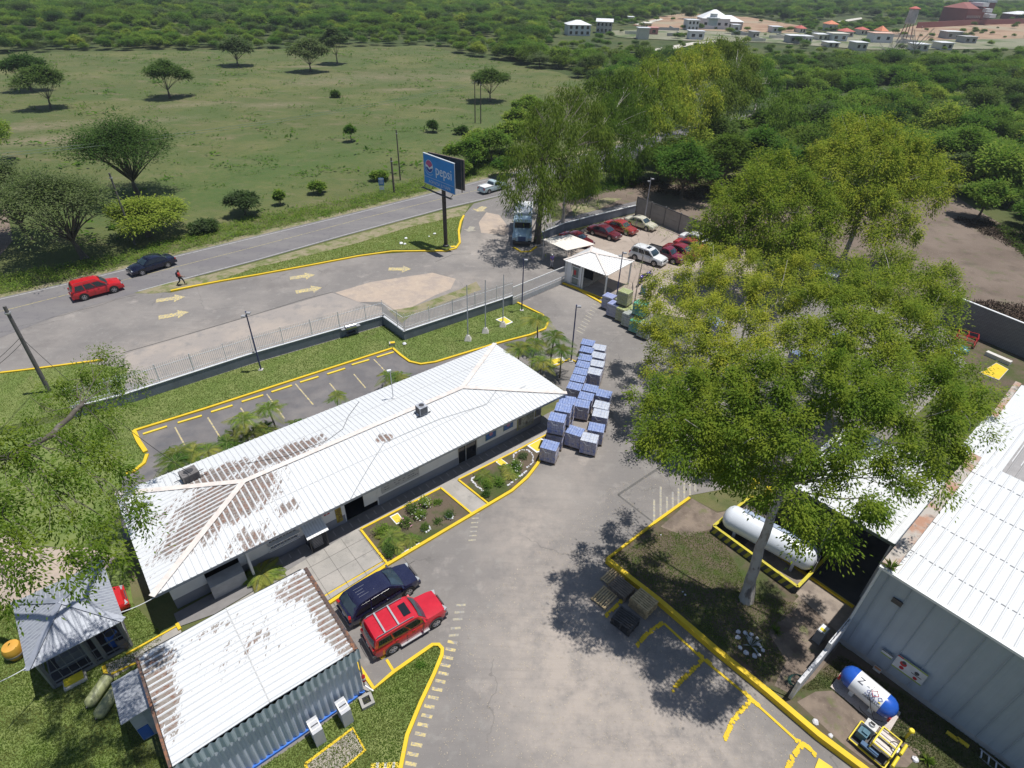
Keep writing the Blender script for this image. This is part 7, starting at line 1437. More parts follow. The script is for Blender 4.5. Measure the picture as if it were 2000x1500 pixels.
# warehouse wall signs
def wsign(a, z0, z1, wd, label, name, mk):
    t = thing(name, label, 'sign', WF(a, .0, z0)); m = MB(); m.beam(WF(a-wd/2, -.02, (z0+z1)/2), WF(a+wd/2, -.02, (z0+z1)/2), .03, z1-z0); obj('panel', m, M('sign_offwhite', (.55, .55, .56), .6), t); mk(t, a, z0, z1, wd)
GRN = M('sign_olive', (.28, .36, .04), .5)
def wbox(t, a0, a1, z0, z1, mat, nm, b=-.045): m = MB(); m.beam(WF(a0, b, (z0+z1)/2), WF(a1, b, (z0+z1)/2), .012, z1-z0); return obj(nm, m, mat, t)
def mk1(t, a, z0, z1, w_): 
    wbox(t, a-w_/2, a+w_/2, z1-.07, z1, GRN, 'band'); wbox(t, a-w_/2, a+w_/2, z0, z0+.06, GRN, 'band'); wbox(t, a-w_/2, a-w_/2+.25, z1-.07, z1, RED, 'red_corner', -.052)
    for (x, z, c_, s_) in ((-.32, .62, RED, .15), (-.30, .30, RED, .1), (.3, .6, DARK, .1), (.34, .22, RED, .09)):
        m = MB(); cc_ = WF(a+x, -.048, z0+z*(z1-z0)); m.tube([cc_, cc_+WU*-.012], s_, 14); obj('pictogram', m, c_, t)
    m = MB(); cc_ = WF(a-.32, -.05, z0+.72*(z1-z0)); m.tube([cc_, cc_+WU*-.02], .09, 10); obj('pictogram', m, DARK, t); wbox(t, a+.1, a+.55, z0+.42*(z1-z0), z0+.45*(z1-z0), DARK, 'rule_line')
def wallat(u, v):
    best = None
    for k in range(0, 1400):
        a = k*.01
        # find z where the wall point projects to (u, v)
        lo, hi = 0.0, 7.0
        for _ in range(18):
            md = (lo+hi)/2; 
            if pix(WF(a, 0, md))[1] > v: lo = md
            else: hi = md
        e = abs(pix(WF(a, 0, lo))[0]-u)
        if best is None or e < best[0]: best = (e, a, lo)
    return best[1], best[2]
a1, z1_ = wallat(1778, 1307); wsign(a1, z1_-.5, z1_+.42, 1.35, 'large safety sign with red pictograms and green bands on the warehouse wall', 'safety_sign', mk1)
a1, z1_ = wallat(1733, 1277); wsign(a1, z1_-.14, z1_+.14, .5, 'small green banded sign high on the warehouse wall', 'safety_sign', lambda t, a, z0, z1, w_: (wbox(t, a-w_/2, a+w_/2, z1-.05, z1, DARK, 'band'), wbox(t, a-w_/2, a+w_/2, z0, z0+.06, GRN, 'band')))
a1, z1_ = wallat(1713, 1307); wsign(a1, z1_-.15, z1_+.2, .36, 'small white and orange notice low on the warehouse wall above the tank', 'safety_sign', lambda t, a, z0, z1, w_: (wbox(t, a-w_/2+.03, a+w_/2-.03, z1-.14, z1-.02, M('sign_orange', (.55, .25, .1), .6), 'band'), wbox(t, a-.06, a+.06, z0+.05, z0+.12, WHITE, 'text_block')))
p = P(1608, 1231, .9); t = thing('panel_box', 'small open box with a yellow inside standing in the shade by the warehouse corner', 'box', (p.x, p.y, 0), -.9); m = MB(); m.box((0, 0, .5), (.42, .6, 1.0)); obj('casing', m, M('box_grey', (.25, .25, .26), .7), t, local=True); m = MB(); m.box((0, 0, 1.01), (.34, .5, .03)); obj('tray', m, WHITE, t, local=True); m = MB(); m.box((0, -.1, 1.04), (.26, .18, .03)); obj('yellow_label', m, YP, t, local=True)
t = thing('ladder', 'aluminium ladder lying on its side along the foot of the warehouse wall', 'ladder', P(1940, 1475)); m = MB(); a = P(1914, 1462, .3); b = P(2050, 1570, .3); a2 = P(1912, 1478, .05); b2 = P(2045, 1590, .05); m.beam(a, b, .05, .04); m.beam(a2, b2, .05, .04); obj('side_rail', m, STEEL, t); m = MB(); [m.beam(a.lerp(b, k/9+.03), a2.lerp(b2, k/9+.03), .06, .03) for k in range(9)]; obj('rungs', m, STEEL, t)
for (u, v, lab) in [(1858, 1440, 'yellow block in the warehouse shadow, left of a pair'), (1878, 1452, 'orange yellow block in the warehouse shadow, right of a pair')]:
    p = P(u, v); t = thing('wheel_stop', lab, 'block', p, math.radians(-48.9)); m = MB(); m.box((0, 0, .08), (.5, .16, .16)); obj('bar', m, YEL_SLAB, t, local=True); m = MB(); m.box((0, 0, .17), (.3, .08, .02)); obj('top_pad', m, YEL, t, local=True)
t = thing('garden_hose', 'coiled green garden hose hanging beside the whitewashed wall', 'hose', P(1550, 1330)); p = P(1551, 1328, .4); m = MB()
for k in range(5): m.tube([p+Vector((.30*math.cos(s_)+.02*k, .20*math.sin(s_)-.015*k, .18*math.sin(s_+.5)+.03*k)) for s_ in [i*.45 for i in range(15)]], .016, 5, False)
obj('coil', m, M('hose_green', (.05, .14, .11), .5), t); m = MB(); m.tube([p+Vector((-.3, 0, 0)), p+Vector((-.35, -.2, -.35)), p+Vector((-.2, -.5, -.38))], .014, 5); obj('loose_end', m, BLACK, t)
# stones
STONE = M('whitewashed_stone', (.62, .62, .66), .8, .15, 5)
def stone(x, y, s_, label, z=.04, group='whitewashed stones', mat=None):
    r = random.Random(int(x*971+y*37)); m = MB(); rings = []
    n_ = 7; pr = [(0, .8), (.3, 1.0), (.65, .75), (.85, .25)]
    for (h, q_) in pr: rings.append([Vector((x+math.cos(k*6.283/n_)*q_*s_*r.uniform(.75, 1.15), y+math.sin(k*6.283/n_)*q_*s_*r.uniform(.75, 1.15), z+h*s_*r.uniform(.85, 1.1))) for k in range(n_)])
    loft(m, rings); return tag(obj('stone', m, mat or STONE, origin=(x, y, z)), label, 'stone', group)
for (u, v) in [(1441, 1236), (1440, 1247), (1467, 1241), (1454, 1238), (1478, 1248), (1480, 1260), (1445, 1267), (1456, 1277), (1473, 1283), (1482, 1281), (1489, 1272), (1465, 1250), (1485, 1265)]: p = P(u, v); stone(p.x, p.y, rnd.uniform(.09, .16), 'white painted stone in the ring around the spiky plant under the big tree', .06, 'ring of white stones around the spiky plant')
for i, (u, v, s_, lab) in enumerate([(1592, 1412, .17, 'white stone on the bare soil just inside the yellow kerb'), (1621, 1438, .12, 'grey stone near the yellow framed pump skid'), (1785, 1485, .17, 'white lump on the dry grass at the bottom right'), (1333, 1157, .06, 'small white pebble on the shaded grass, upper'), (1338, 1163, .07, 'small white pebble on the shaded grass, lower'), (784, 477, .28, 'white sack on the island grass, largest'), (791, 478, .2, 'white sack beside the largest one on the island grass'), (793, 467, .22, 'white sack higher up on the island grass'), (849, 458, .2, 'white sack near the billboard pole shadow'), (838, 463, .12, 'tiny white scrap left of the billboard pole'), (717, 499, .1, 'small white litter on the island kerb'), (526, 786, .12, 'grey stone on the lawn strip') , (790, 673, .2, 'brown stone on the inner lawn by the wall corner'), (1290, 1046, .06, 'pale scrap on the yard asphalt')]):
    p = P(u, v)
    r_s = stone(p.x, p.y, s_, lab, .05, 'scattered pale stones and sacks')
    if 5 <= i <= 10: r_s.data.materials[0] = M('sack_white', (.72, .73, .74), .8); r_s.name = 'white_sack'; r_s['category'] = 'sack'
def stone_row(pts, n_, lab, s0=.07):
    q = [P(*p_) for p_ in pts]; tot = sum((q[i+1]-q[i]).length for i in range(len(q)-1))
    for k in range(n_):
        t_ = tot*(k+.5)/n_; i = 0
        while i < len(q)-2 and t_ > (q[i+1]-q[i]).length: t_ -= (q[i+1]-q[i]).length; i += 1
        p = q[i]+(q[i+1]-q[i]).normalized()*t_; stone(p.x+rnd.uniform(-.03, .03), p.y+rnd.uniform(-.03, .03), s0*rnd.uniform(.8, 1.3), lab, .06, lab[:40])
stone_row([(1003, 900), (1004, 888), (1018, 880), (1032, 881), (1042, 892), (1040, 906), (1028, 915)], 24, 'small white stone in the oval border of the right flower bed')
stone_row([(930, 931), (920, 938), (930, 950), (945, 962)], 15, 'small white stone in the left border of the right flower bed'); stone_row([(990, 950), (1005, 940), (1018, 930), (1030, 920)], 14, 'small white stone along the front of the right flower bed'); stone_row([(785, 1083), (800, 1074), (820, 1063)], 14, 'small white stone along the front of the left flower bed'); stone_row([(868, 1010), (880, 1003), (887, 1012), (877, 1016), (868, 1010)], 9, 'small white stone ringing a shrub in the left flower bed'); stone_row([(826, 1035), (838, 1028), (842, 1036), (830, 1041), (824, 1035)], 9, 'small white stone ringing the front shrub in the left flower bed')
# ================================================================== TREES
def crown(lobes, seed, per, leafn, L, Wd, droop, clump, shell=.62, flat=1.0, hang=0.0):
    """lobes: [(centre, radius)] -> kite leaves gathered in clumps on the outside of every lobe"""
    rng = np.random.default_rng(seed); CC = []; DD = []
    for (c, r) in lobes:
        n = max(3, int(per*r*r)); u = rng.normal(size=(n, 3)); u /= np.linalg.norm(u, axis=1, keepdims=True)
        u[:, 2] = np.where(u[:, 2] < -.35, -u[:, 2]*.6, u[:, 2]); rad = r*(shell+(1.08-shell)*rng.uniform(0, 1, n)**.6)
        q = np.array(c)+u*rad[:, None]*np.array([1, 1, flat]); cs = clump*rng.uniform(.7, 1.35, n)
        k = leafn; Q = np.repeat(q, k, 0); U = np.repeat(u, k, 0); s_ = np.repeat(cs, k)[:, None]; N = len(Q)
        g = rng.normal(size=(N, 3)); 
        off_ = g*s_*np.array([.62, .62, .5])
        if hang: off_[:, 2] -= np.abs(rng.normal(size=N))*hang*s_[:, 0]*2.2
        CC.append(Q+off_); d_ = U*.55+g*.45+rng.normal(size=(N, 3))*.35; d_[:, 2] *= (.35 if droop < .1 else .7); DD.append(d_+np.array([0, 0, -droop]))
    C = np.concatenate(CC); D = np.concatenate(DD); N = len(C)
    return leaves(C, D, rng.uniform(.6, 1.35, N)*L, rng.uniform(.7, 1.3, N)*Wd, rng, .15, 2.5)
def limb_pts(a, b, bend, r, k=6):
    a = Vector(a); b = Vector(b); o = Vector((r.uniform(-1, 1), r.uniform(-1, 1), r.uniform(0, 1)))*bend
    return [a.lerp(b, i/k)+o*math.sin(math.pi*i/k) for i in range(k+1)]
def tree(name, label, base, trunk, lobes, seed, leafmt, bark=BARK_EU, r0=.35, per=5.5, leafn=34, L=.26, Wd=.055, droop=.7, clump=.42, hang=.5, group=None, twigs=3, cat='tree', flat=1.0, shell=.62):
    base = Vector(base); t = thing(name, label, cat, base, 0, group); r = random.Random(seed)
    path = [base]+[Vector(p) for p in trunk]; k = len(path)
    pp = []; 
    for i in range(k-1):
        for j in range(4): f = j/4; pp.append(path[i].lerp(path[i+1], f)+Vector((r.uniform(-.05, .05), r.uniform(-.05, .05), 0))*(1 if pp else 0))
    pp.append(path[-1]); n = len(pp); mb = MB(); mb.tube(pp, [r0*(1.35 if i == 0 else 1.1 if i == 1 else 1-.55*i/n) for i in range(n)], 10)
    tr = obj('trunk', mb, bark, t, True); mb = MB(); top = path[-1]
    for (c, rad) in lobes:
        c = Vector(c); s0 = min(range(n//2, n), key=lambda i: (pp[i]-c).length+abs(pp[i].z-c.z+1.5)*.5); a = pp[s0]; rb = r0*.34*min(1.3, rad/2.4)
        q = limb_pts(a, c-Vector((0, 0, rad*.25)), .35*min(2.2, (c-a).length*.25), r); mb.tube(q, [rb*(1-.7*i/6) for i in range(7)], 7)
        for _ in range(twigs):
            d = Vector((r.uniform(-1, 1), r.uniform(-1, 1), r.uniform(-.3, 1))).normalized()*rad*.85; e = limb_pts(q[r.choice((3, 4, 5, 6))], c+d, .2, r, 4); mb.tube(e, [rb*.34*(1-.75*i/4)+.008 for i in range(5)], 5)
    obj('branches', mb, bark, t, True)
    lob = [(tuple(Vector(c)-base), rad) for c, rad in lobes]; V, Fq = crown(lob, seed, per, leafn, L, Wd, droop, clump, shell, flat, hang)
    npmesh('crown', V, Fq, leafmt, t); return t
def lob(*a): return [(P(u, v, z), r_) for (u, v, z, r_) in a]
# the big eucalyptus in front of the yard
A_ = [(P(*pix(c_), c_.z+1.7), r_*.95) for c_, r_ in lob((1335, 830, 11, 2.0), (1290, 800, 11, 1.5), (1290, 860, 10.5, 1.2), (1400, 790, 11.5, 2.1), (1440, 900, 10, 1.5), (1400, 870, 10.5, 1.4), (1500, 840, 12, 2.0), (1590, 860, 12, 2.0), (1560, 970, 10.6, 1.4), (1640, 960, 11, 1.7), (1600, 1020, 10, 1.1), (1690, 920, 11, 1.5), (1720, 850, 12, 1.7), (1670, 780, 12.6, 2.0), (1780, 800, 12.4, 1.8), (1850, 770, 12.5, 1.6), (1890, 840, 12, 1.3), (1820, 880, 11.5, 1.2), (1830, 930, 11, .9), (1500, 760, 12.6, 1.8), (1590, 760, 13, 1.9), (1480, 940, 9.6, .9), (1770, 960, 10.6, .7), (1860, 905, 11, .7), (1600, 1045, 9.6, .9), (1300, 830, 8.5, 1.6), (1355, 860, 8.7, 1.8), (1400, 915, 8.3, 1.3), (1450, 850, 9, 1.8), (1350, 770, 8.6, 1.5))]
tb = P(1457, 1172); tree('eucalyptus_tree', 'huge eucalyptus with a pale smooth trunk rising in front of the white gas tank', tb, [P(1478, 1090, 3), P(1508, 1000, 6.2), P(1530, 950, 8)], A_, 21, LEAF_EU, r0=.32, per=5.6, leafn=270, L=.145, Wd=.066, clump=.36, twigs=2, droop=.3, hang=.35)
B_ = [(P(*pix(c_), c_.z-4.6), r_*1.2) for c_, r_ in lob((1310, 640, 12, 2.0), (1300, 580, 12, 1.6), (1370, 570, 12.6, 2.0), (1300, 700, 11, 1.4), (1440, 540, 13, 2.0), (1500, 590, 13, 2.1), (1420, 640, 12.6, 2.0), (1380, 700, 12, 1.8), (1520, 680, 12.8, 2.0), (1460, 720, 12.4, 1.7), (1350, 750, 11, 1.4), (1560, 540, 13.5, 1.8), (1380, 510, 12.5, 1.5))]
tb = P(1450, 800); tree('eucalyptus_tree', 'second eucalyptus behind the huge one, its crown reaching over the crate pallets', tb, [tb+Vector((.1, .2, 3)), P(1440, 690, 5.6)], B_, 22, LEAF_EU, r0=.24, per=5.6, leafn=220, L=.165, Wd=.075, clump=.40, droop=.3, hang=.3)
C_ = [(P(*pix(c_), c_.z-4.0), r_*1.17) for c_, r_ in lob((1620, 600, 13.5, 2.2), (1700, 580, 13.8, 2.2), (1780, 570, 13.2, 2.0), (1835, 555, 12.8, 1.5), (1840, 610, 12.8, 1.6), (1600, 680, 13.2, 2.1), (1690, 670, 13.4, 2.2), (1780, 660, 13, 2.2), (1825, 690, 12.6, 1.4), (1895, 765, 12.2, 1.2), (1640, 540, 13.5, 1.7), (1720, 740, 13, 1.9), (1730, 520, 13, 1.7), (1845, 740, 12.4, 1.5))]
tb = P(1730, 820); tree('eucalyptus_tree', 'eucalyptus whose bright crown fills the space below the dirt lot', tb, [tb+Vector((.1, .2, 3.5)), P(1720, 680, 7)], C_, 23, LEAF_EU, r0=.28, per=6, leafn=210, L=.18, Wd=.08, clump=.44, droop=.3, hang=.3)
D_ = [(c_, r_*1.18) for c_, r_ in lob((1700, 262, 14, 2.4), (1745, 285, 13.5, 2.3), (1790, 310, 12.5, 2.2), (1830, 335, 11, 1.8), (1850, 345, 10.5, 1.3), (1650, 300, 12.5, 2.2), (1620, 345, 11, 2.0), (1700, 330, 12, 2.6), (1760, 360, 10.5, 2.4), (1805, 380, 9.5, 1.9), (1690, 395, 9.5, 2.2), (1750, 420, 8.5, 2.0), (1640, 400, 9, 1.9), (1770, 450, 7.5, 1.3), (1700, 450, 7.5, 1.5), (1660, 250, 13, 1.8), (1610, 310, 11, 1.8))]
tb = P(1640, 522); tree('eucalyptus_tree', 'tall eucalyptus with a pale leaning trunk at the near edge of the dirt lot', tb, [P(1662, 470, 3.5), P(1688, 400, 8), P(1700, 340, 11)], D_, 24, LEAF_EU, r0=.32, per=5.5, leafn=130, L=.28, Wd=.11, clump=.5, hang=.7, droop=.4)
E_ = [(c_, r_*1.22) for c_, r_ in lob((1505, 335, 12, 2.1), (1480, 375, 11, 2.1), (1540, 365, 11, 2.1), (1440, 410, 9.5, 2.0), (1510, 420, 9.6, 2.3), (1580, 400, 9.6, 2.0), (1400, 445, 7.5, 1.8), (1460, 460, 7.5, 2.0), (1540, 465, 7.6, 2.1), (1600, 450, 7.5, 1.8), (1385, 480, 6, 1.4), (1590, 490, 6, 1.5), (1420, 380, 9.5, 1.6), (1620, 420, 8.5, 1.6), (1500, 500, 6, 2))]
tb = P(1488, 540); tree('eucalyptus_tree', 'round light green eucalyptus between the panel fence and the leaning pale trunk', tb, [tb+Vector((.1, 0, 4)), P(1500, 400, 8.5)], E_, 25, LEAF_EU, r0=.3, per=5.5, leafn=130, L=.26, Wd=.11, clump=.5, hang=.6, droop=.4)
F1 = lob((1110, 190, 14, 2.2), (1070, 215, 13.5, 2.2), (1150, 215, 13.5, 2.2), (1040, 255, 12.5, 2.0), (1095, 255, 13, 2.4), (1160, 265, 12, 2.2), (1020, 300, 11, 1.8), (1070, 305, 11, 2.2), (1130, 310, 11, 2.2), (1000, 340, 9.5, 1.4), (1045, 350, 9.5, 1.8), (1100, 355, 9, 1.8), (1000, 378, 8, 1.1), (1150, 345, 8.6, 1.4), (1060, 390, 7.5, 1.2))
tb = P(1050, 474); tree('eucalyptus_tree', 'dark trunked drooping eucalyptus beside the pale blue truck', tb, [tb+Vector((.1, 0, 5)), P(1060, 310, 10.5)], F1, 26, LEAF_EU2, BARK_DK, r0=.42, per=8, leafn=60, L=.44, Wd=.10, clump=.5, hang=1.2, droop=1.3)
F2 = lob((1215, 190, 13, 2.2), (1180, 215, 12.5, 2.0), (1240, 230, 12, 2.2), (1200, 255, 11.5, 2.0), (1250, 270, 10, 1.8), (1180, 300, 9.5, 1.7), (1140, 330, 8.5, 1.4), (1215, 300, 9, 1.6))
tb = P(1098, 440); tree('eucalyptus_tree', 'slim straight trunked eucalyptus behind the slate wall lane', tb, [tb+Vector((.2, .3, 5)), P(1160, 265, 10.5)], F2, 27, LEAF_EU2, r0=.2, per=8, leafn=55, L=.44, Wd=.10, clump=.5, hang=1.2, droop=1.3)
rowt = [((1215, 350), (1215, 175), [(1170, 165, 13, 2.3), (1220, 160, 13.5, 2.4), (1255, 185, 12.5, 2.2), (1200, 205, 11.5, 2.2), (1170, 240, 10, 2.0), (1240, 230, 10, 2.0)], 'eucalyptus with several pale stems beside the dark suv on the shaded highway'),
        ((1271, 322), (1285, 190), [(1275, 135, 14, 2.5), (1310, 150, 13.5, 2.4), (1250, 165, 13, 2.3), (1290, 180, 12, 2.6), (1260, 215, 10.5, 2.3), (1310, 215, 10.5, 2.4), (1285, 245, 9, 1.9)], 'eucalyptus with a thin white trunk standing clear against the highway'),
        ((1340, 300), (1350, 170), [(1340, 115, 14, 2.6), (1375, 105, 14.5, 2.8), (1310, 135, 13, 2.5), (1390, 140, 13, 2.7), (1350, 150, 12.5, 2.8), (1330, 190, 11, 2.4), (1375, 190, 11, 2.6), (1350, 225, 9, 2.2)], 'eucalyptus in the row, tallest one just left of the middle of the far row'),
        ((1410, 275), (1420, 160), [(1405, 95, 14.5, 2.9), (1440, 100, 14, 2.8), (1460, 125, 13, 2.6), (1400, 130, 13, 2.7), (1435, 150, 12, 2.9), (1465, 165, 11, 2.3), (1410, 180, 11, 2.5), (1440, 200, 9.5, 2.3), (1395, 215, 9, 2.0)], 'dark olive eucalyptus topping the far end of the roadside row'),
        ((1462, 262), (1490, 200), [(1490, 130, 10, 2.4), (1465, 150, 10, 2.2), (1505, 160, 9, 2.2), (1480, 185, 8, 2.2)], 'smaller eucalyptus at the end of the row by the far red car'),
        ((1545, 265), (1535, 200), [(1520, 195, 8, 2.0), (1550, 190, 8.5, 2.1), (1535, 215, 7, 2.2), (1560, 225, 6, 1.8), (1515, 235, 5.5, 1.6)], 'bright yellow green tree right of the far red car')]
for i, (b, c_, lb, lab) in enumerate(rowt):
    tb = P(*b); lbs = lob(*lb); zt = min(l_[0].z for l_ in lbs); cc_ = sum((l_[0] for l_ in lbs), Vector())/len(lbs); tree('eucalyptus_tree', lab, tb, [tb+Vector((.2, .2, 4)), Vector((tb.x*.4+cc_.x*.6, tb.y*.4+cc_.y*.6, zt+.8))], lbs, 40+i, (LEAF_EU2, LEAF_EU, LEAF_EU, LEAF_EU2, LEAF_GR, LEAF_YL)[i], r0=.26, per=4.5, leafn=85, L=.42, Wd=.16, clump=.7, hang=.7, droop=1.1, twigs=2)
# tree leaning in from the left edge
Lf = [(P(*pix(c_), c_.z+(3.6 if pix(c_)[1] > 850 else 1.5)), r_*(.84 if pix(c_)[1] > 850 else .93)) for c_, r_ in lob((205, 705, 9, 1.1), (225, 745, 9, 1.2), (180, 740, 9.5, 1.4), (130, 765, 10, 1.2), (215, 800, 9, 1.1), (225, 850, 8.6, .9), (150, 815, 10, 1.3), (75, 800, 10.6, .9), (100, 880, 10.6, 1.3), (180, 895, 9.8, 1.3), (215, 920, 9, .9), (30, 895, 11, 1.2), (60, 960, 11, 1.4), (140, 960, 10.5, 1.4), (215, 985, 9.6, 1.0), (15, 1010, 11.4, 1.2), (90, 1030, 11, 1.0), (170, 1040, 10, .9), (250, 975, 9, .6), (275, 1000, 9, .5), (40, 1080, 11.6, .6), (110, 1100, 10.8, .7), (205, 1080, 9.4, .55), (10, 1130, 12, .5), (-60, 900, 11.5, 1.6), (-60, 1020, 12, 1.6))]
tb = P(-330, 1180); tree('eucalyptus_tree', 'eucalyptus limb and foliage reaching in from the left edge above the pavilion', tb, [tb+Vector((.5, .5, 4)), P(-120, 930, 11), P(20, 890, 13), P(100, 850, 13), P(160, 790, 12)], Lf, 31, LEAF_EU, BARK_DK, r0=.2, per=5.5, leafn=150, L=.14, Wd=.06, clump=.30, twigs=2, droop=.5, hang=.9)
# spreading trees of the meadow and roadside
def field_tree(u, v, wpx, hpx, label, mat=LEAF_DK, seed=1, name='acacia_tree', flat=.7, stems=1, dens=1.0, lean=0, trunkf=.2, bark=BARK_DK, fine=1.0):
    b = P(u, v); s_ = depth(b)/FPX; W = wpx*s_/2; H = hpx*s_*1.02; r = random.Random(seed); n = max(8, int(12*dens)); lobes = []
    for k in range(n):
        an = 6.283*k/n+r.uniform(-.3, .3); q = r.uniform(.42, .80) if k % 3 else r.uniform(0, .35); rr = W*r.uniform(.24, .36)
        lobes.append((b+Vector((W*q*math.cos(an)+lean*W, W*q*math.sin(an), H*(.50+.30*(1-q)+r.uniform(-.06, .08)))), rr))
    lf = max(.14, .0019*depth(b)+.06)*fine
    trunk = [b+Vector((lean*W*.4, 0, H*trunkf*.6)), b+Vector((lean*W*.7, 0, H*trunkf))]
    rt = max(1e-3, sum(l_[1]**2 for l_ in lobes)); nl = min(20000, 6500*dens/fine); per = nl/(28*rt)
    return tree(name, label, b, trunk, lobes, seed, mat, bark, r0=max(.12, W*.055), per=per, leafn=28, L=lf*1.9, Wd=lf*.8, droop=.0, clump=max(.25, W*.13), hang=.0, twigs=3, flat=flat, shell=.35)
FT = [(99, 212, 86, 80, LEAF_DK, 'dark spreading tree in the meadow at far left, front one of a pair', .1), (62, 178, 84, 70, LEAF_DK, 'dark tree in the meadow at far left, back one of the pair', 0), (332, 191, 84, 66, LEAF_DK, 'lone flat crowned tree in the middle of the left meadow', 0), (465, 129, 68, 50, LEAF_GY, 'small greyish tree near the far edge of the meadow', 0), (607, 140, 72, 58, LEAF_GY, 'round grey green tree in the meadow, left of a close pair', 0), (659, 125, 52, 66, LEAF_GY, 'taller narrow tree in the meadow, right of the close pair', 0), (957, 198, 70, 62, LEAF_DK, 'bushy tree behind the pair of poles in the meadow', 0),
      (270, 384, 200, 145, LEAF_DK, 'large dark spreading tree in the near left meadow', 0), (165, 505, 230, 170, LEAF_GY, 'big grey leaved tree overhanging the road shoulder behind the red suv', -.1), (60, 470, 180, 150, LEAF_GY, 'grey crowned tree at the left edge beside the roadside tree', -.1), (-10, 318, 110, 85, LEAF_GR, 'dense dark green tree cut by the left edge', 0)]
for i, (u, v, w_, h_, mt, lab, ln) in enumerate(FT): field_tree(u, v, w_, h_, lab, mt, 60+i, lean=ln, dens=1.0 if w_ < 150 else 2.4, fine=1 if w_ < 150 else .85)
field_tree(291, 462, 150, 72, 'flat topped yellow green tree by the roadside pole', LEAF_YL, 75, 'flat_topped_tree', flat=.35, dens=1.8, trunkf=.5); field_tree(480, 420, 70, 44, 'round grey shrub at the road edge', LEAF_GY, 76, 'shrub', trunkf=.2); field_tree(400, 455, 46, 22, 'low scrubby bush between the flat topped tree and the grey shrub', LEAF_GY, 77, 'shrub', trunkf=.2)
for i, (u, v, w_, h_, mt, lab) in enumerate([(548, 400, 12, 26, LEAF_GR, 'slender sapling on the verge left of centre'), (622, 378, 32, 20, LEAF_GR, 'small flat shrub above the road verge'), (686, 277, 18, 32, LEAF_GR, 'thin young tree in the middle of the meadow'), (846, 258, 18, 20, LEAF_DK, 'sapling left of the pole pair'), (883, 318, 34, 34, LEAF_GR, 'young tree behind the billboard'), (903, 262, 22, 12, LEAF_DK, 'low bush at the foot of the pole pair'), (742, 352, 30, 16, LEAF_GR, 'bush beside the small road sign'), (655, 190, 14, 10, LEAF_DK, 'tiny dark bush in the upper meadow')]): field_tree(u, v, w_, h_, lab, mt, 90+i, 'sapling', dens=.35, trunkf=.35)
for i, (u, v, w_, h_) in enumerate([(920, 330, 80, 50), (960, 318, 90, 60), (1000, 300, 80, 60), (940, 300, 70, 40), (1010, 265, 60, 45), (1030, 235, 60, 40), (985, 345, 50, 34), (900, 345, 50, 26)]): field_tree(u, v, w_, h_, ['bush by the road right of the billboard', 'bright bush behind the billboard, middle of its clump', 'bush under the drooping eucalyptus, left side', 'bush at the back of the roadside clump', 'bush between meadow and eucalyptus row', 'upper bush beside the eucalyptus crown', 'low bush at the road edge by the pale pickup', 'lowest bush right beside the billboard frame'][i], (LEAF_GR, WEEDM)[i % 2], 110+i, 'shrub', dens=.9, trunkf=.2, flat=.8)
for i, (u, v, w_, h_, mt, lab) in enumerate([(1330, 388, 130, 105, LEAF_GR, 'broad green tree behind the car park lot, left of three'), (1405, 380, 120, 115, LEAF_EU2, 'brownish green tree behind the panel fence, middle of three'), (1462, 372, 110, 120, LEAF_GR, 'dense green tree behind the panel fence, right of three'), (1285, 352, 90, 60, LEAF_GR, 'low green thicket tree between highway and cleared lot'), (1390, 320, 120, 80, LEAF_DK, 'dark green thicket tree just below the shaded highway'), (1225, 356, 60, 34, LEAF_GR, 'small bush at the corner of the cleared lot'), (1560, 380, 90, 90, LEAF_GR, 'green tree hidden behind the round light eucalyptus'), (1860, 345, 110, 90, LEAF_GR, 'full green tree at the back of the dirt lot')]): field_tree(u, v, w_, h_, lab, mt, 140+i, 'bushy_tree', flat=.9, dens=1.6, trunkf=.2)
# young trees by the booth
bt = P(1228, 618); tree('young_tree', 'thin young tree with sparse feathery leaves in front of the gravel car park', bt, [P(1240, 585, 1.0), P(1256, 500, 3.2)], lob((1215, 440, 4.4, .7), (1240, 435, 4.6, .8), (1265, 440, 4.6, .8), (1290, 452, 4.4, .7), (1312, 458, 4.3, .5), (1228, 448, 4.4, .6), (1245, 515, 2.8, .45), (1225, 560, 2, .4), (1205, 432, 4.6, .45)), 33, LEAF_GR, BARK_DK, r0=.09, per=16, leafn=10, L=.16, Wd=.05, droop=.2, clump=.25, hang=.1, flat=.45)
field_tree(1850, 372, 90, 70, 'open dark tree at the top of the dirt lot', LEAF_GY, 120, dens=1.2, trunkf=.45); field_tree(1908, 430, 90, 80, 'slender tree with a bent dark trunk on the right side of the dirt lot', LEAF_GR, 121, dens=1.0, trunkf=.5)
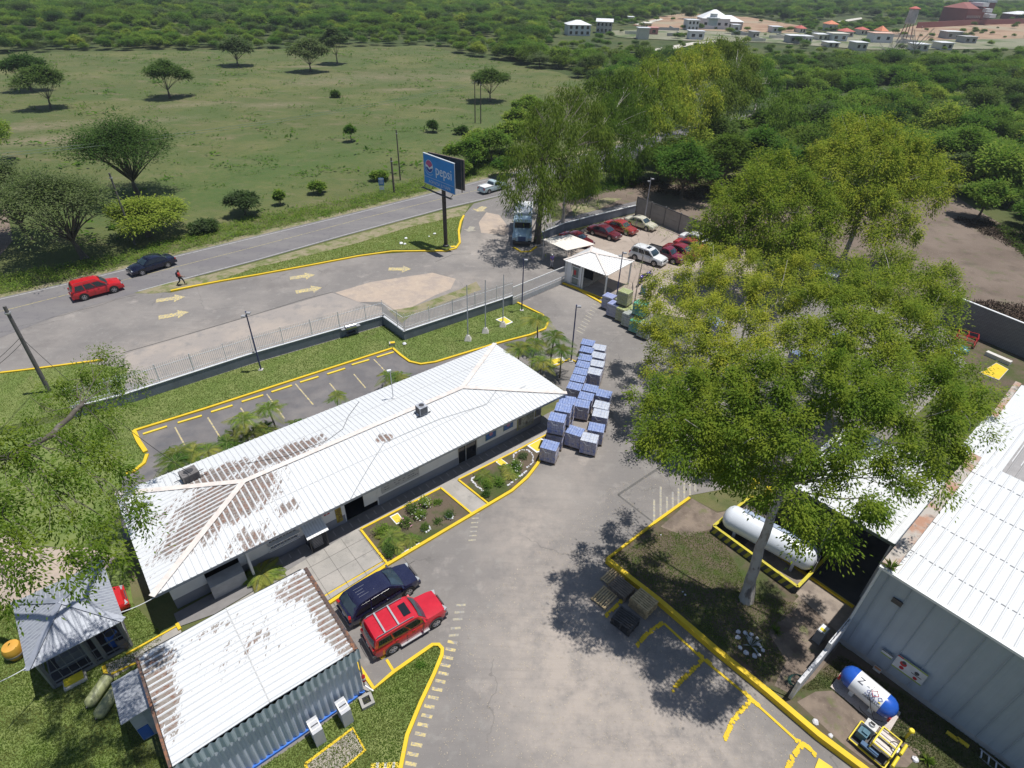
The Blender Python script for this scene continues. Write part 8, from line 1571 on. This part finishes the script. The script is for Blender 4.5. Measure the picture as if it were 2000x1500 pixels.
# ------------------------------------------------------------------ woodland: proto trees then copies
def proto(name, seed, mat, rad, h, leafl, nleaf, bark=BARK_DK):
    b = Vector((0, 0, 0)); r = random.Random(seed); lobes = []
    for k in range(8):
        an = 6.283*k/8*1.0+r.uniform(-.4, .4); q = r.uniform(.4, .68) if k else 0; lobes.append((Vector((rad*q*math.cos(an), rad*q*math.sin(an), h*(.62-.16*q+r.uniform(-.08, .1)))), rad*r.uniform(.36, .5)))
    rt = sum(l_[1]**2 for l_ in lobes)
    return tree(name, '', b, [Vector((0.1, 0, h*.2)), Vector((.1, .1, h*.36))], lobes, seed, mat, bark, r0=.16, per=nleaf/(22*rt), leafn=22, L=leafl, Wd=leafl*.5, droop=.0, clump=.55, hang=.1, twigs=1, flat=.85, shell=.5)
PR = [proto('woodland_tree', 201, LEAF_GR, 3.2, 5.6, .42, 4200), proto('woodland_tree', 202, LEAF_DK, 3.4, 6.4, .42, 4200), proto('woodland_tree', 203, LEAF_YL, 3.0, 5.2, .42, 3600), proto('woodland_tree', 204, LEAF_GY, 3.3, 5.8, .42, 3400), proto('woodland_tree', 205, LEAF_EU2, 2.8, 5.4, .42, 3600), proto('woodland_tree', 206, LEAF_GR, 3.6, 5.0, .45, 4600)]
KINDL = ['mid green bushy', 'dark green dense', 'yellow green light', 'greyish green open', 'olive brown toned', 'broad spreading green']
def inside(u, v, poly):
    r = False; j = len(poly)-1
    for i in range(len(poly)):
        if (poly[i][1] > v) != (poly[j][1] > v) and u < (poly[j][0]-poly[i][0])*(v-poly[i][1])/(poly[j][1]-poly[i][1])+poly[i][0]: r = not r
        j = i
    return r
WOOD = [(-500, 96), (0, 106), (130, 101), (500, 96), (830, 89), (870, 97), (900, 106), (1000, 122), (1090, 141), (1180, 172), (1235, 195), (1290, 150), (1460, 120), (1530, 190), (1640, 190), (1720, 176), (2600, 160), (2600, 20), (1500, 6), (-500, -40)]
WOOD2 = [(1290, 372), (1280, 330), (1320, 304), (1420, 272), (1500, 250), (1600, 222), (1720, 200), (1760, 190), (2600, 170), (2600, 640), (2060, 480), (1990, 452), (1930, 402), (1850, 352), (1780, 366), (1640, 402), (1500, 366), (1420, 356)]
CLEAR = [[(1085, 84), (1095, 60), (1200, 50), (1330, 54), (1500, 60), (1700, 66), (2100, 40), (2100, 92), (1990, 100), (1880, 106), (1700, 108), (1560, 98), (1400, 100), (1340, 92), (1290, 100), (1200, 88)], [(1232, 52), (1290, 31), (1335, 26), (1400, 28), (1460, 33), (1560, 46), (1570, 66), (1330, 60)], [(1600, 52), (1600, 34), (1690, 30), (1700, 44)], [(1690, 70), (1780, 46), (1830, 40), (1960, 36), (2000, 60)], [(90, 12), (100, 4), (280, 6), (300, 14)]]
near, far = [], []; rr = random.Random(99); y = 62.0
while y < 1500:
    sp = 5.0 if y < 260 else 6.5 if y < 520 else 10.0; x = -(y*1.05+40)
    while x < y*1.05+60:
        px_, py_ = x+rr.uniform(-.45, .45)*sp, y+rr.uniform(-.45, .45)*sp; u, v = pix((px_, py_, 0)); x += sp
        if u < -160 or u > 2160: continue
        if not (inside(u, v, WOOD) or inside(u, v, WOOD2)):
            if not (v < -20 and y > 400): continue
        if any(inside(u, v, c_) for c_ in CLEAR) and rr.random() > .10: continue
        if 1200 < u < 1560 and 96 < v < 170 and rr.random() < .35: continue
        n_ = math.sin(px_*.045+1)*math.cos(py_*.037)+.5*math.sin(px_*.13+py_*.09)
        k_ = rr.choice([0, 0, 5, 1] if n_ > .35 else [2, 0, 5, 4] if n_ < -.35 else [0, 1, 2, 3, 4, 5]); s_ = rr.uniform(.45, 1.3)*(1.0 if y < 300 else 1.15)
        if v < 110 and u < 1000 and v > 60: s_ *= .72
        if u > 1060 and 40 < v < 128: s_ *= .5
        (near if (-60 < u < 2060) else far).append((math.hypot(px_, py_), px_, py_, k_, s_, rr.uniform(0, 6.28)))
    y += sp
near.sort(); far += near[290:]; near = near[:290]; first = set(); cnt = 0
def region_word(x, y):
    u, v = pix((x, y, 0)); side = 'far left' if u < 500 else 'left of centre' if u < 1000 else 'centre' if u < 1450 else 'right of centre' if u < 1750 else 'far right'
    return side, ('nearest rows' if v > 330 else 'front rows' if v > 240 else 'middle rows' if v > 180 else 'back rows')
for (_, x, y, k_, s_, a_) in near:
    sd_, rw = region_word(x, y); lab = '%s tree crowding the %s of the woodland, %s' % (KINDL[k_], rw, sd_); g = '%s woodland trees, %s, %s' % (KINDL[k_], rw, sd_)
    if k_ not in first: first.add(k_); t = PR[k_]; t.location = (x, y, 0); t.rotation_euler = (0, 0, a_); t.scale = (s_,)*3; t['label'] = lab; t['group'] = g
    else: dup(PR[k_], (x, y, 0), a_, lab, g, (s_, s_, s_*rr.uniform(.7, 1.45)))
print('woodland', len(near), len(far))
# the far woodland mass
me = bpy.data.meshes.new('woodland'); me.from_pydata([(x, y, 0) for (_, x, y, k_, s_, a_) in far], [], [])
for nm, idx in (('kind_', 3), ('size_', 4), ('turn_', 5)):
    at = me.attributes.new(nm, 'FLOAT', 'POINT'); at.data.foreach_set('value', [float(f_[idx]) for f_ in far])
wo = bpy.data.objects.new('woodland', me); COL.objects.link(wo); tag(wo, 'continuous woodland of many tree crowns fading into the distance', 'woodland', kind='stuff')
ng = bpy.data.node_groups.new('woodland', 'GeometryNodeTree'); ng.interface.new_socket('Geometry', in_out='INPUT', socket_type='NodeSocketGeometry'); ng.interface.new_socket('Geometry', in_out='OUTPUT', socket_type='NodeSocketGeometry')
N_ = ng.nodes; K_ = ng.links; gi = N_.new('NodeGroupInput'); go = N_.new('NodeGroupOutput'); jn = N_.new('GeometryNodeJoinGeometry')
def attr(nm): a = N_.new('GeometryNodeInputNamedAttribute'); a.data_type = 'FLOAT'; a.inputs['Name'].default_value = nm; return a.outputs['Attribute']
ka, sa_, ta = attr('kind_'), attr('size_'), attr('turn_'); cx = N_.new('ShaderNodeCombineXYZ'); K_.new(ta, cx.inputs[2])
for k in range(6):
    cr = [c_ for c_ in PR[k].children if c_.name.startswith('crown')][0]; oi = N_.new('GeometryNodeObjectInfo'); oi.inputs['Object'].default_value = cr; oi.inputs['As Instance'].default_value = True; oi.transform_space = 'ORIGINAL'
    cmp = N_.new('FunctionNodeCompare'); cmp.data_type = 'FLOAT'; cmp.operation = 'EQUAL'; cmp.inputs['Epsilon'].default_value = .1; K_.new(ka, cmp.inputs[0]); cmp.inputs[1].default_value = k
    ip = N_.new('GeometryNodeInstanceOnPoints'); K_.new(gi.outputs[0], ip.inputs['Points']); K_.new(cmp.outputs[0], ip.inputs['Selection']); K_.new(oi.outputs['Geometry'], ip.inputs['Instance']); K_.new(cx.outputs[0], ip.inputs['Rotation']); K_.new(sa_, ip.inputs['Scale']); K_.new(ip.outputs[0], jn.inputs[0])
K_.new(jn.outputs[0], go.inputs[0]); wo.modifiers.new('scatter', 'NODES').node_group = ng
# a few bare grey trees inside the wood
for i, (u, v, w_, h_, lab) in enumerate([(1738, 222, 60, 50, 'leafless pale grey tree in the right hand woodland'), (1730, 128, 60, 52, 'nearly bare grey tree in front of the far settlement'), (1778, 118, 50, 54, 'bare branched tree below the water tower')]):
    b = P(u, v); s_ = depth(b)/FPX; W = w_*s_/2; H = h_*s_; r = random.Random(i+5); t = thing('bare_tree', lab, 'tree', b); mb = MB(); mb.tube([(0, 0, 0), (.1, 0, H*.4)], [.2, .14], 7); obj('trunk', mb, BARK_EU, t, True, local=True); mb = MB()
    for k in range(14):
        e = Vector((r.uniform(-W, W), r.uniform(-W, W), H*r.uniform(.6, 1.05))); q = limb_pts((.1, 0, H*.35), e, .5, r); mb.tube(q, [.09*(1-.75*j/6)+.012 for j in range(7)], 5)
        for _ in range(3): mb.tube(limb_pts(q[r.choice((3, 4, 5))], e+Vector((r.uniform(-1, 1), r.uniform(-1, 1), r.uniform(-.3, .8))), .2, r, 3), [.03, .025, .02, .012], 4)
    obj('branches', mb, M('bare_bark', (.33, .31, .29), .9, .15), t, True, local=True)
# brush heaps and rough scrub at the lot edges
def scrub(pts, n, seed, mat, label, hmax=.6, L=.3):
    rng = np.random.default_rng(seed); X, Y = scatter(W_(pts), n, rng); k = 16; C = np.repeat(np.stack([X, Y, np.zeros(len(X))], 1), k, 0); N = len(C); hh = np.repeat(rng.uniform(.2, 1, len(X))*hmax, k)
    C += np.stack([rng.normal(0, .35, N), rng.normal(0, .35, N), rng.uniform(0, 1, N)*hh], 1); V, Fq = leaves(C, rng.normal(size=(N, 3))+np.array([0, 0, .3]), rng.uniform(.5, 1.4, N)*L, rng.uniform(.05, .14, N), rng); tag(npmesh('scrub', V, Fq, mat), label, 'scrub', kind='stuff')
BRUSH = leafmat('dry_brush', (.09, .065, .05), (.16, .115, .09), (.06, .045, .035), .1)
scrub([(1190, 352), (1400, 356), (1440, 384), (1380, 398), (1230, 366)], 420, 301, BRUSH, 'dry brown brush heaped along the upper edge of the cleared lot', .7); scrub([(1850, 585), (2010, 600), (2010, 680), (1900, 636)], 420, 302, BRUSH, 'dark dead brush piled behind the block wall', .4)
scrub([(1860, 425), (1935, 432), (2010, 470), (2010, 500), (1930, 462)], 300, 303, BRUSH, 'dark brush line on the right of the dirt lot', .4); scrub([(1940, 440), (2010, 460), (2060, 520), (2000, 500)], 260, 304, LEAF_DK, 'low green scrub beyond the dirt lot', .6)
scrub([(1100, 398), (1200, 372), (1250, 362), (1240, 345), (1100, 375)], 350, 305, LEAF_GR, 'low green scrub under the eucalyptus row', .8)
# ------------------------------------------------------------------ palms
def palm_proto(name, seed, stems, hgt, nf, fl):
    r = random.Random(seed); t = thing(name, '', 'palm', (0, 0, 0)); rng = np.random.default_rng(seed); VV = []; FF = []; o = 0; mt = MB(); mr = MB()
    for s_ in range(stems):
        a0 = r.uniform(0, 6.28); d0 = .0 if stems == 1 else r.uniform(.1, .4); b = Vector((d0*math.cos(a0), d0*math.sin(a0), 0)); h = hgt*r.uniform(.7, 1.1); top = b+Vector((math.cos(a0)*.25, math.sin(a0)*.25, h)); mt.tube([b, b.lerp(top, .5)+Vector((.04, .03, 0)), top], [.09, .07, .06], 8)
        for k in range(nf):
            an = 6.283*k/nf+r.uniform(-.3, .3); el = r.uniform(.35, 1.15); L_ = fl*r.uniform(.75, 1.1); d = Vector((math.cos(an), math.sin(an), 0)); pts = []
            for i in range(9):
                f = i/8; pts.append(top+d*L_*(f*math.cos(el)+.25*f*f)+Vector((0, 0, L_*(f*math.sin(el)-.95*f*f*(.5+.5*math.sin(el))))))
            mr.tube(pts, [.018*(1-.7*i/8) for i in range(9)], 4)
            for i in range(1, 30):
                f = i/29; q = f*8; j = min(7, int(q)); p = pts[j].lerp(pts[j+1], q-j); tdir = (pts[j+1]-pts[j]).normalized(); sd = tdir.cross(Vector((0, 0, 1))).normalized(); ll = L_*.33*math.sin(math.pi*(.12+.82*f))
                for s2 in (-1, 1):
                    dr = (sd*s2*.85+tdir*.5+Vector((0, 0, .15-.5*f))).normalized(); w_ = tdir*.027; e = p+dr*ll-Vector((0, 0, ll*.22)); m_ = p+dr*ll*.5; VV += [tuple(p), tuple(m_+w_), tuple(e), tuple(m_-w_)]
    V = np.array(VV); Fq = np.arange(len(V)).reshape(-1, 4); obj('trunk', mt, M('palm_trunk', (.22, .19, .15), .85, .2, 6), t, True, local=True); obj('rachis', mr, M('palm_rachis', (.20, .24, .08), .6), t, True, local=True); npmesh('fronds', V, Fq, LEAF_PALM, t); return t
PA = palm_proto('palm_tree', 5, 1, 3.0, 13, 1.7); PB = palm_proto('palm_tree', 6, 3, 2.0, 8, 1.5); PC = palm_proto('palm_plant', 7, 1, .25, 12, 1.15)
def putp(pr, u, v, z, s_, a_, label, group):
    p = P(u, v, z); first_ = pr.name not in used; used[pr.name] = 1
    if first_: o = pr; o.location = (p.x, p.y, .04); o.rotation_euler = (0, 0, a_); o['label'] = label; o['group'] = group
    else: o = dup(pr, (p.x, p.y, .04), a_, label, group)
    o.scale = (s_*1.0 if 'flower' not in group else s_,)*3; return o
gp = 'palms behind the office'
for i, (pr, u, v, s_, lab) in enumerate([(PB, 345, 888, .95, 'bushy palm behind the office, leftmost of the row'), (PB, 388, 876, .9, 'bushy palm second from the left behind the office'), (PB, 447, 850, .85, 'palm in the dense middle cluster behind the office, left'), (PA, 478, 840, .85, 'palm in the dense middle cluster behind the office, centre left'), (PB, 505, 832, .8, 'palm in the dense middle cluster behind the office, centre right'), (PA, 533, 812, .85, 'tall fronded palm ending the middle cluster behind the office'), (PB, 575, 806, .5, 'small yellowing palm right of the middle cluster'), (PA, 655, 775, .62, 'lone palm crown showing over the far eave'), (PB, 768, 728, .8, 'palm near the roof antenna'), (PB, 795, 730, .6, 'low palm right of the roof antenna')]): putp(pr, u, v, 1.9, s_, i*1.3, lab, gp)
gp = 'palm clump at the right end of the office'
for i, (u, v, s_, lab) in enumerate([(1052, 628, 1.05, 'tallest palm, farthest back in the clump by the lamp post'), (1012, 680, 1.0, 'palm at the left of the clump beside the office roof'), (1040, 672, .95, 'palm in the middle of the clump'), (1078, 662, 1.0, 'palm in the clump closest to the lamp post'), (1098, 680, .85, 'right hand palm of the clump above the bottle pallets'), (1060, 705, .9, 'front palm of the clump')]): putp(PA, u, v, 3.0, s_, i*.9+.3, lab, gp)
gp = 'small palms in the flower beds'
for i, (u, v, s_, lab) in enumerate([(512, 1128, 1.25, 'feathery green palm between the office and the corrugated shed'), (770, 1045, 1.0, 'tall leafy palm plant in the left flower bed'), (776, 1060, .7, 'lower palm plant at the front of the left flower bed'), (800, 1045, .65, 'small palm plant in the middle of the left flower bed'), (938, 925, .8, 'palm plant at the left of the right flower bed'), (990, 915, .75, 'palm plant beside the small yellow slab'), (1002, 925, .7, 'palm plant beside the white flowering bush'), (962, 935, .6, 'low palm plant amid the ground cover of the right flower bed')]): putp(PC, u, v, .4, s_, i*1.1, lab, gp)
def bush(u, v, r_, mat, label, seed, flowers=None, name='bush', h=1.0):
    b = P(u, v); t = thing(name, label, 'bush', b); r = random.Random(seed); mb = MB(); lobes = []
    for k in range(4): c_ = Vector((r.uniform(-.4, .4)*r_, r.uniform(-.4, .4)*r_, r_*h*r.uniform(.5, .8))); lobes.append((tuple(c_), r_*.6)); mb.tube([(0, 0, 0), tuple(c_)], [.03, .012], 5)
    obj('stems', mb, BARK_DK, t, local=True); V, Fq = crown(lobes, seed, 55/max(.2, r_), 14, .11, .05, .0, .13, .3, .9); npmesh('foliage', V, Fq, mat, t)
    if flowers: V, Fq = crown(lobes, seed+1, 16/max(.2, r_), 3, .07, .07, -.3, .1, .85, .9); npmesh('flowers', V, Fq, flowers, t)
FW = M('white_petals', (.75, .75, .72), .7); FP = M('pink_petals', (.6, .30, .40), .7)
for i, (u, v, r_, mt, fl, lab) in enumerate([(745, 1040, .45, LEAF_GR, None, 'dark clipped bush at the left of the left flower bed'), (790, 1025, .42, LEAF_DK, FP, 'pink flowering bush beside the faded yellow slab'), (808, 1000, .5, LEAF_DK, FP, 'reddish pink bush near the back kerb of the left bed'), (828, 990, .45, LEAF_GR, FW, 'white flowering bush at the top of the left bed'), (822, 1010, .45, LEAF_GR, FW, 'white flowering bush in the middle of the left bed'), (760, 1082, .45, LEAF_DK, None, 'mounded bush at the lower corner of the left bed'), (832, 1034, .28, LEAF_DK, None, 'small bush ringed with stones in front of the left bed'), (877, 1008, .28, LEAF_DK, None, 'small bush ringed with stones at the right of the left bed'), (855, 1020, .2, LEAF_DK, None, 'tiny shrub between the stone rings'), (853, 985, .25, LEAF_GR, None, 'low shrub near the right rear corner of the left bed'), (1012, 918, .5, LEAF_GR, FW, 'white speckled bush in the right flower bed'), (1022, 893, .3, LEAF_GY, None, 'dry shrub inside the stone oval'), (975, 945, .4, WEEDM, None, 'low leafy clump at the front of the right bed'), (952, 950, .35, LEAF_GR, None, 'round clump in the lower left of the right bed'), (950, 968, .3, LEAF_DK, None, 'dark shrub at the corner of the right bed'), (823, 1303, .12, WEEDM, None, 'tiny bright shrub in the grass triangle'), (1075, 690, .5, LEAF_GY, None, 'grey green shrub under the palm clump')]): bush(u, v, r_, mt, lab, 400+i, fl)
def spiky(u, v, n, L_, mat, label, seed):
    p = P(u, v); t = thing('spiky_plant', label, 'plant', p); rng = np.random.default_rng(seed); C = np.zeros((n, 3))+np.array([0, 0, .03]); D = np.stack([rng.normal(0, .6, n), rng.normal(0, .6, n), rng.uniform(.5, 1.2, n)], 1); V, Fq = leaves(C, D, rng.uniform(.6, 1.1, n)*L_, np.full(n, .09), rng, .2); npmesh('leaves', V, Fq, mat, t)
    m = MB(); m.lathe([(0, .08), (.08, .05)], (0, 0, 0), 'Z', 8); obj('root_stock', m, BARK_DK, t, local=True)
spiky(1466, 1262, 16, .95, M('pale_agave', (.34, .37, .38), .6), 'pale spiky agave inside the ring of white stones', 1); spiky(1515, 1235, 40, .5, WEEDM, 'green tuft on the shaded grass right of the agave', 2); spiky(1738, 1110, 26, .7, LEAF_PALM, 'weed tuft growing in the warehouse roof parapet', 3)
t = [o for o in bpy.data.objects if o.get('label') == 'weed tuft growing in the warehouse roof parapet']
for o in t: p = P(1738, 1112, 6.5); o.location = (p.x, p.y, 6.55)
spiky(1810, 1488, 60, .5, WEEDM, 'bright green tuft at the bottom right grass', 4)
# small yellow machine parts glimpsed under the tree
for i, (u, v, lab) in enumerate([(1471, 952, 'yellow hydrant like fitting behind the tank enclosure, left one'), (1497, 968, 'yellow valve fitting behind the tank enclosure, right one'), (1402, 932, 'orange fitting glimpsed under the eucalyptus leaves')]):
    p = P(u, v); t = thing('valve_fitting', lab, 'valve', p); m = MB(); m.lathe([(0, .22), (.1, .22), (.12, .12), (.6, .12), (.62, .2), (.75, .2), (.85, .08)], (0, 0, 0), 'Z', 12); obj('body', m, YP if i < 2 else M('orange_part', (.6, .2, .05), .5), t, True, local=True); m = MB(); m.lathe([(-.28, .08), (.28, .08)], (0, 0, .45), 'X', 10); obj('outlet', m, YP if i < 2 else MATS['orange_part'], t, True, local=True)
# ------------------------------------------------------------------ air
m, n, l, b = _new('haze_air'); n.remove(b); vp_ = n.new('ShaderNodeVolumePrincipled'); vp_.inputs['Density'].default_value = .00020; vp_.inputs['Color'].default_value = (.78, .86, 1, 1); vp_.inputs['Anisotropy'].default_value = .2
l.new(vp_.outputs[0], n['Material Output'].inputs['Volume'])
mb = MB(); mb.box((0, 2300, 99), (7400, 5600, 204)); hz_ = obj('haze', mb, m); tag(hz_, 'thin bluish haze over the far woodland', 'haze', kind='stuff')
S.cycles.volume_bounces = 0
for o in bpy.data.objects:
    if o.parent is None and o.type in ('MESH', 'EMPTY') and not o.get('kind') and not o.get('label'): print('NOLABEL', o.name)
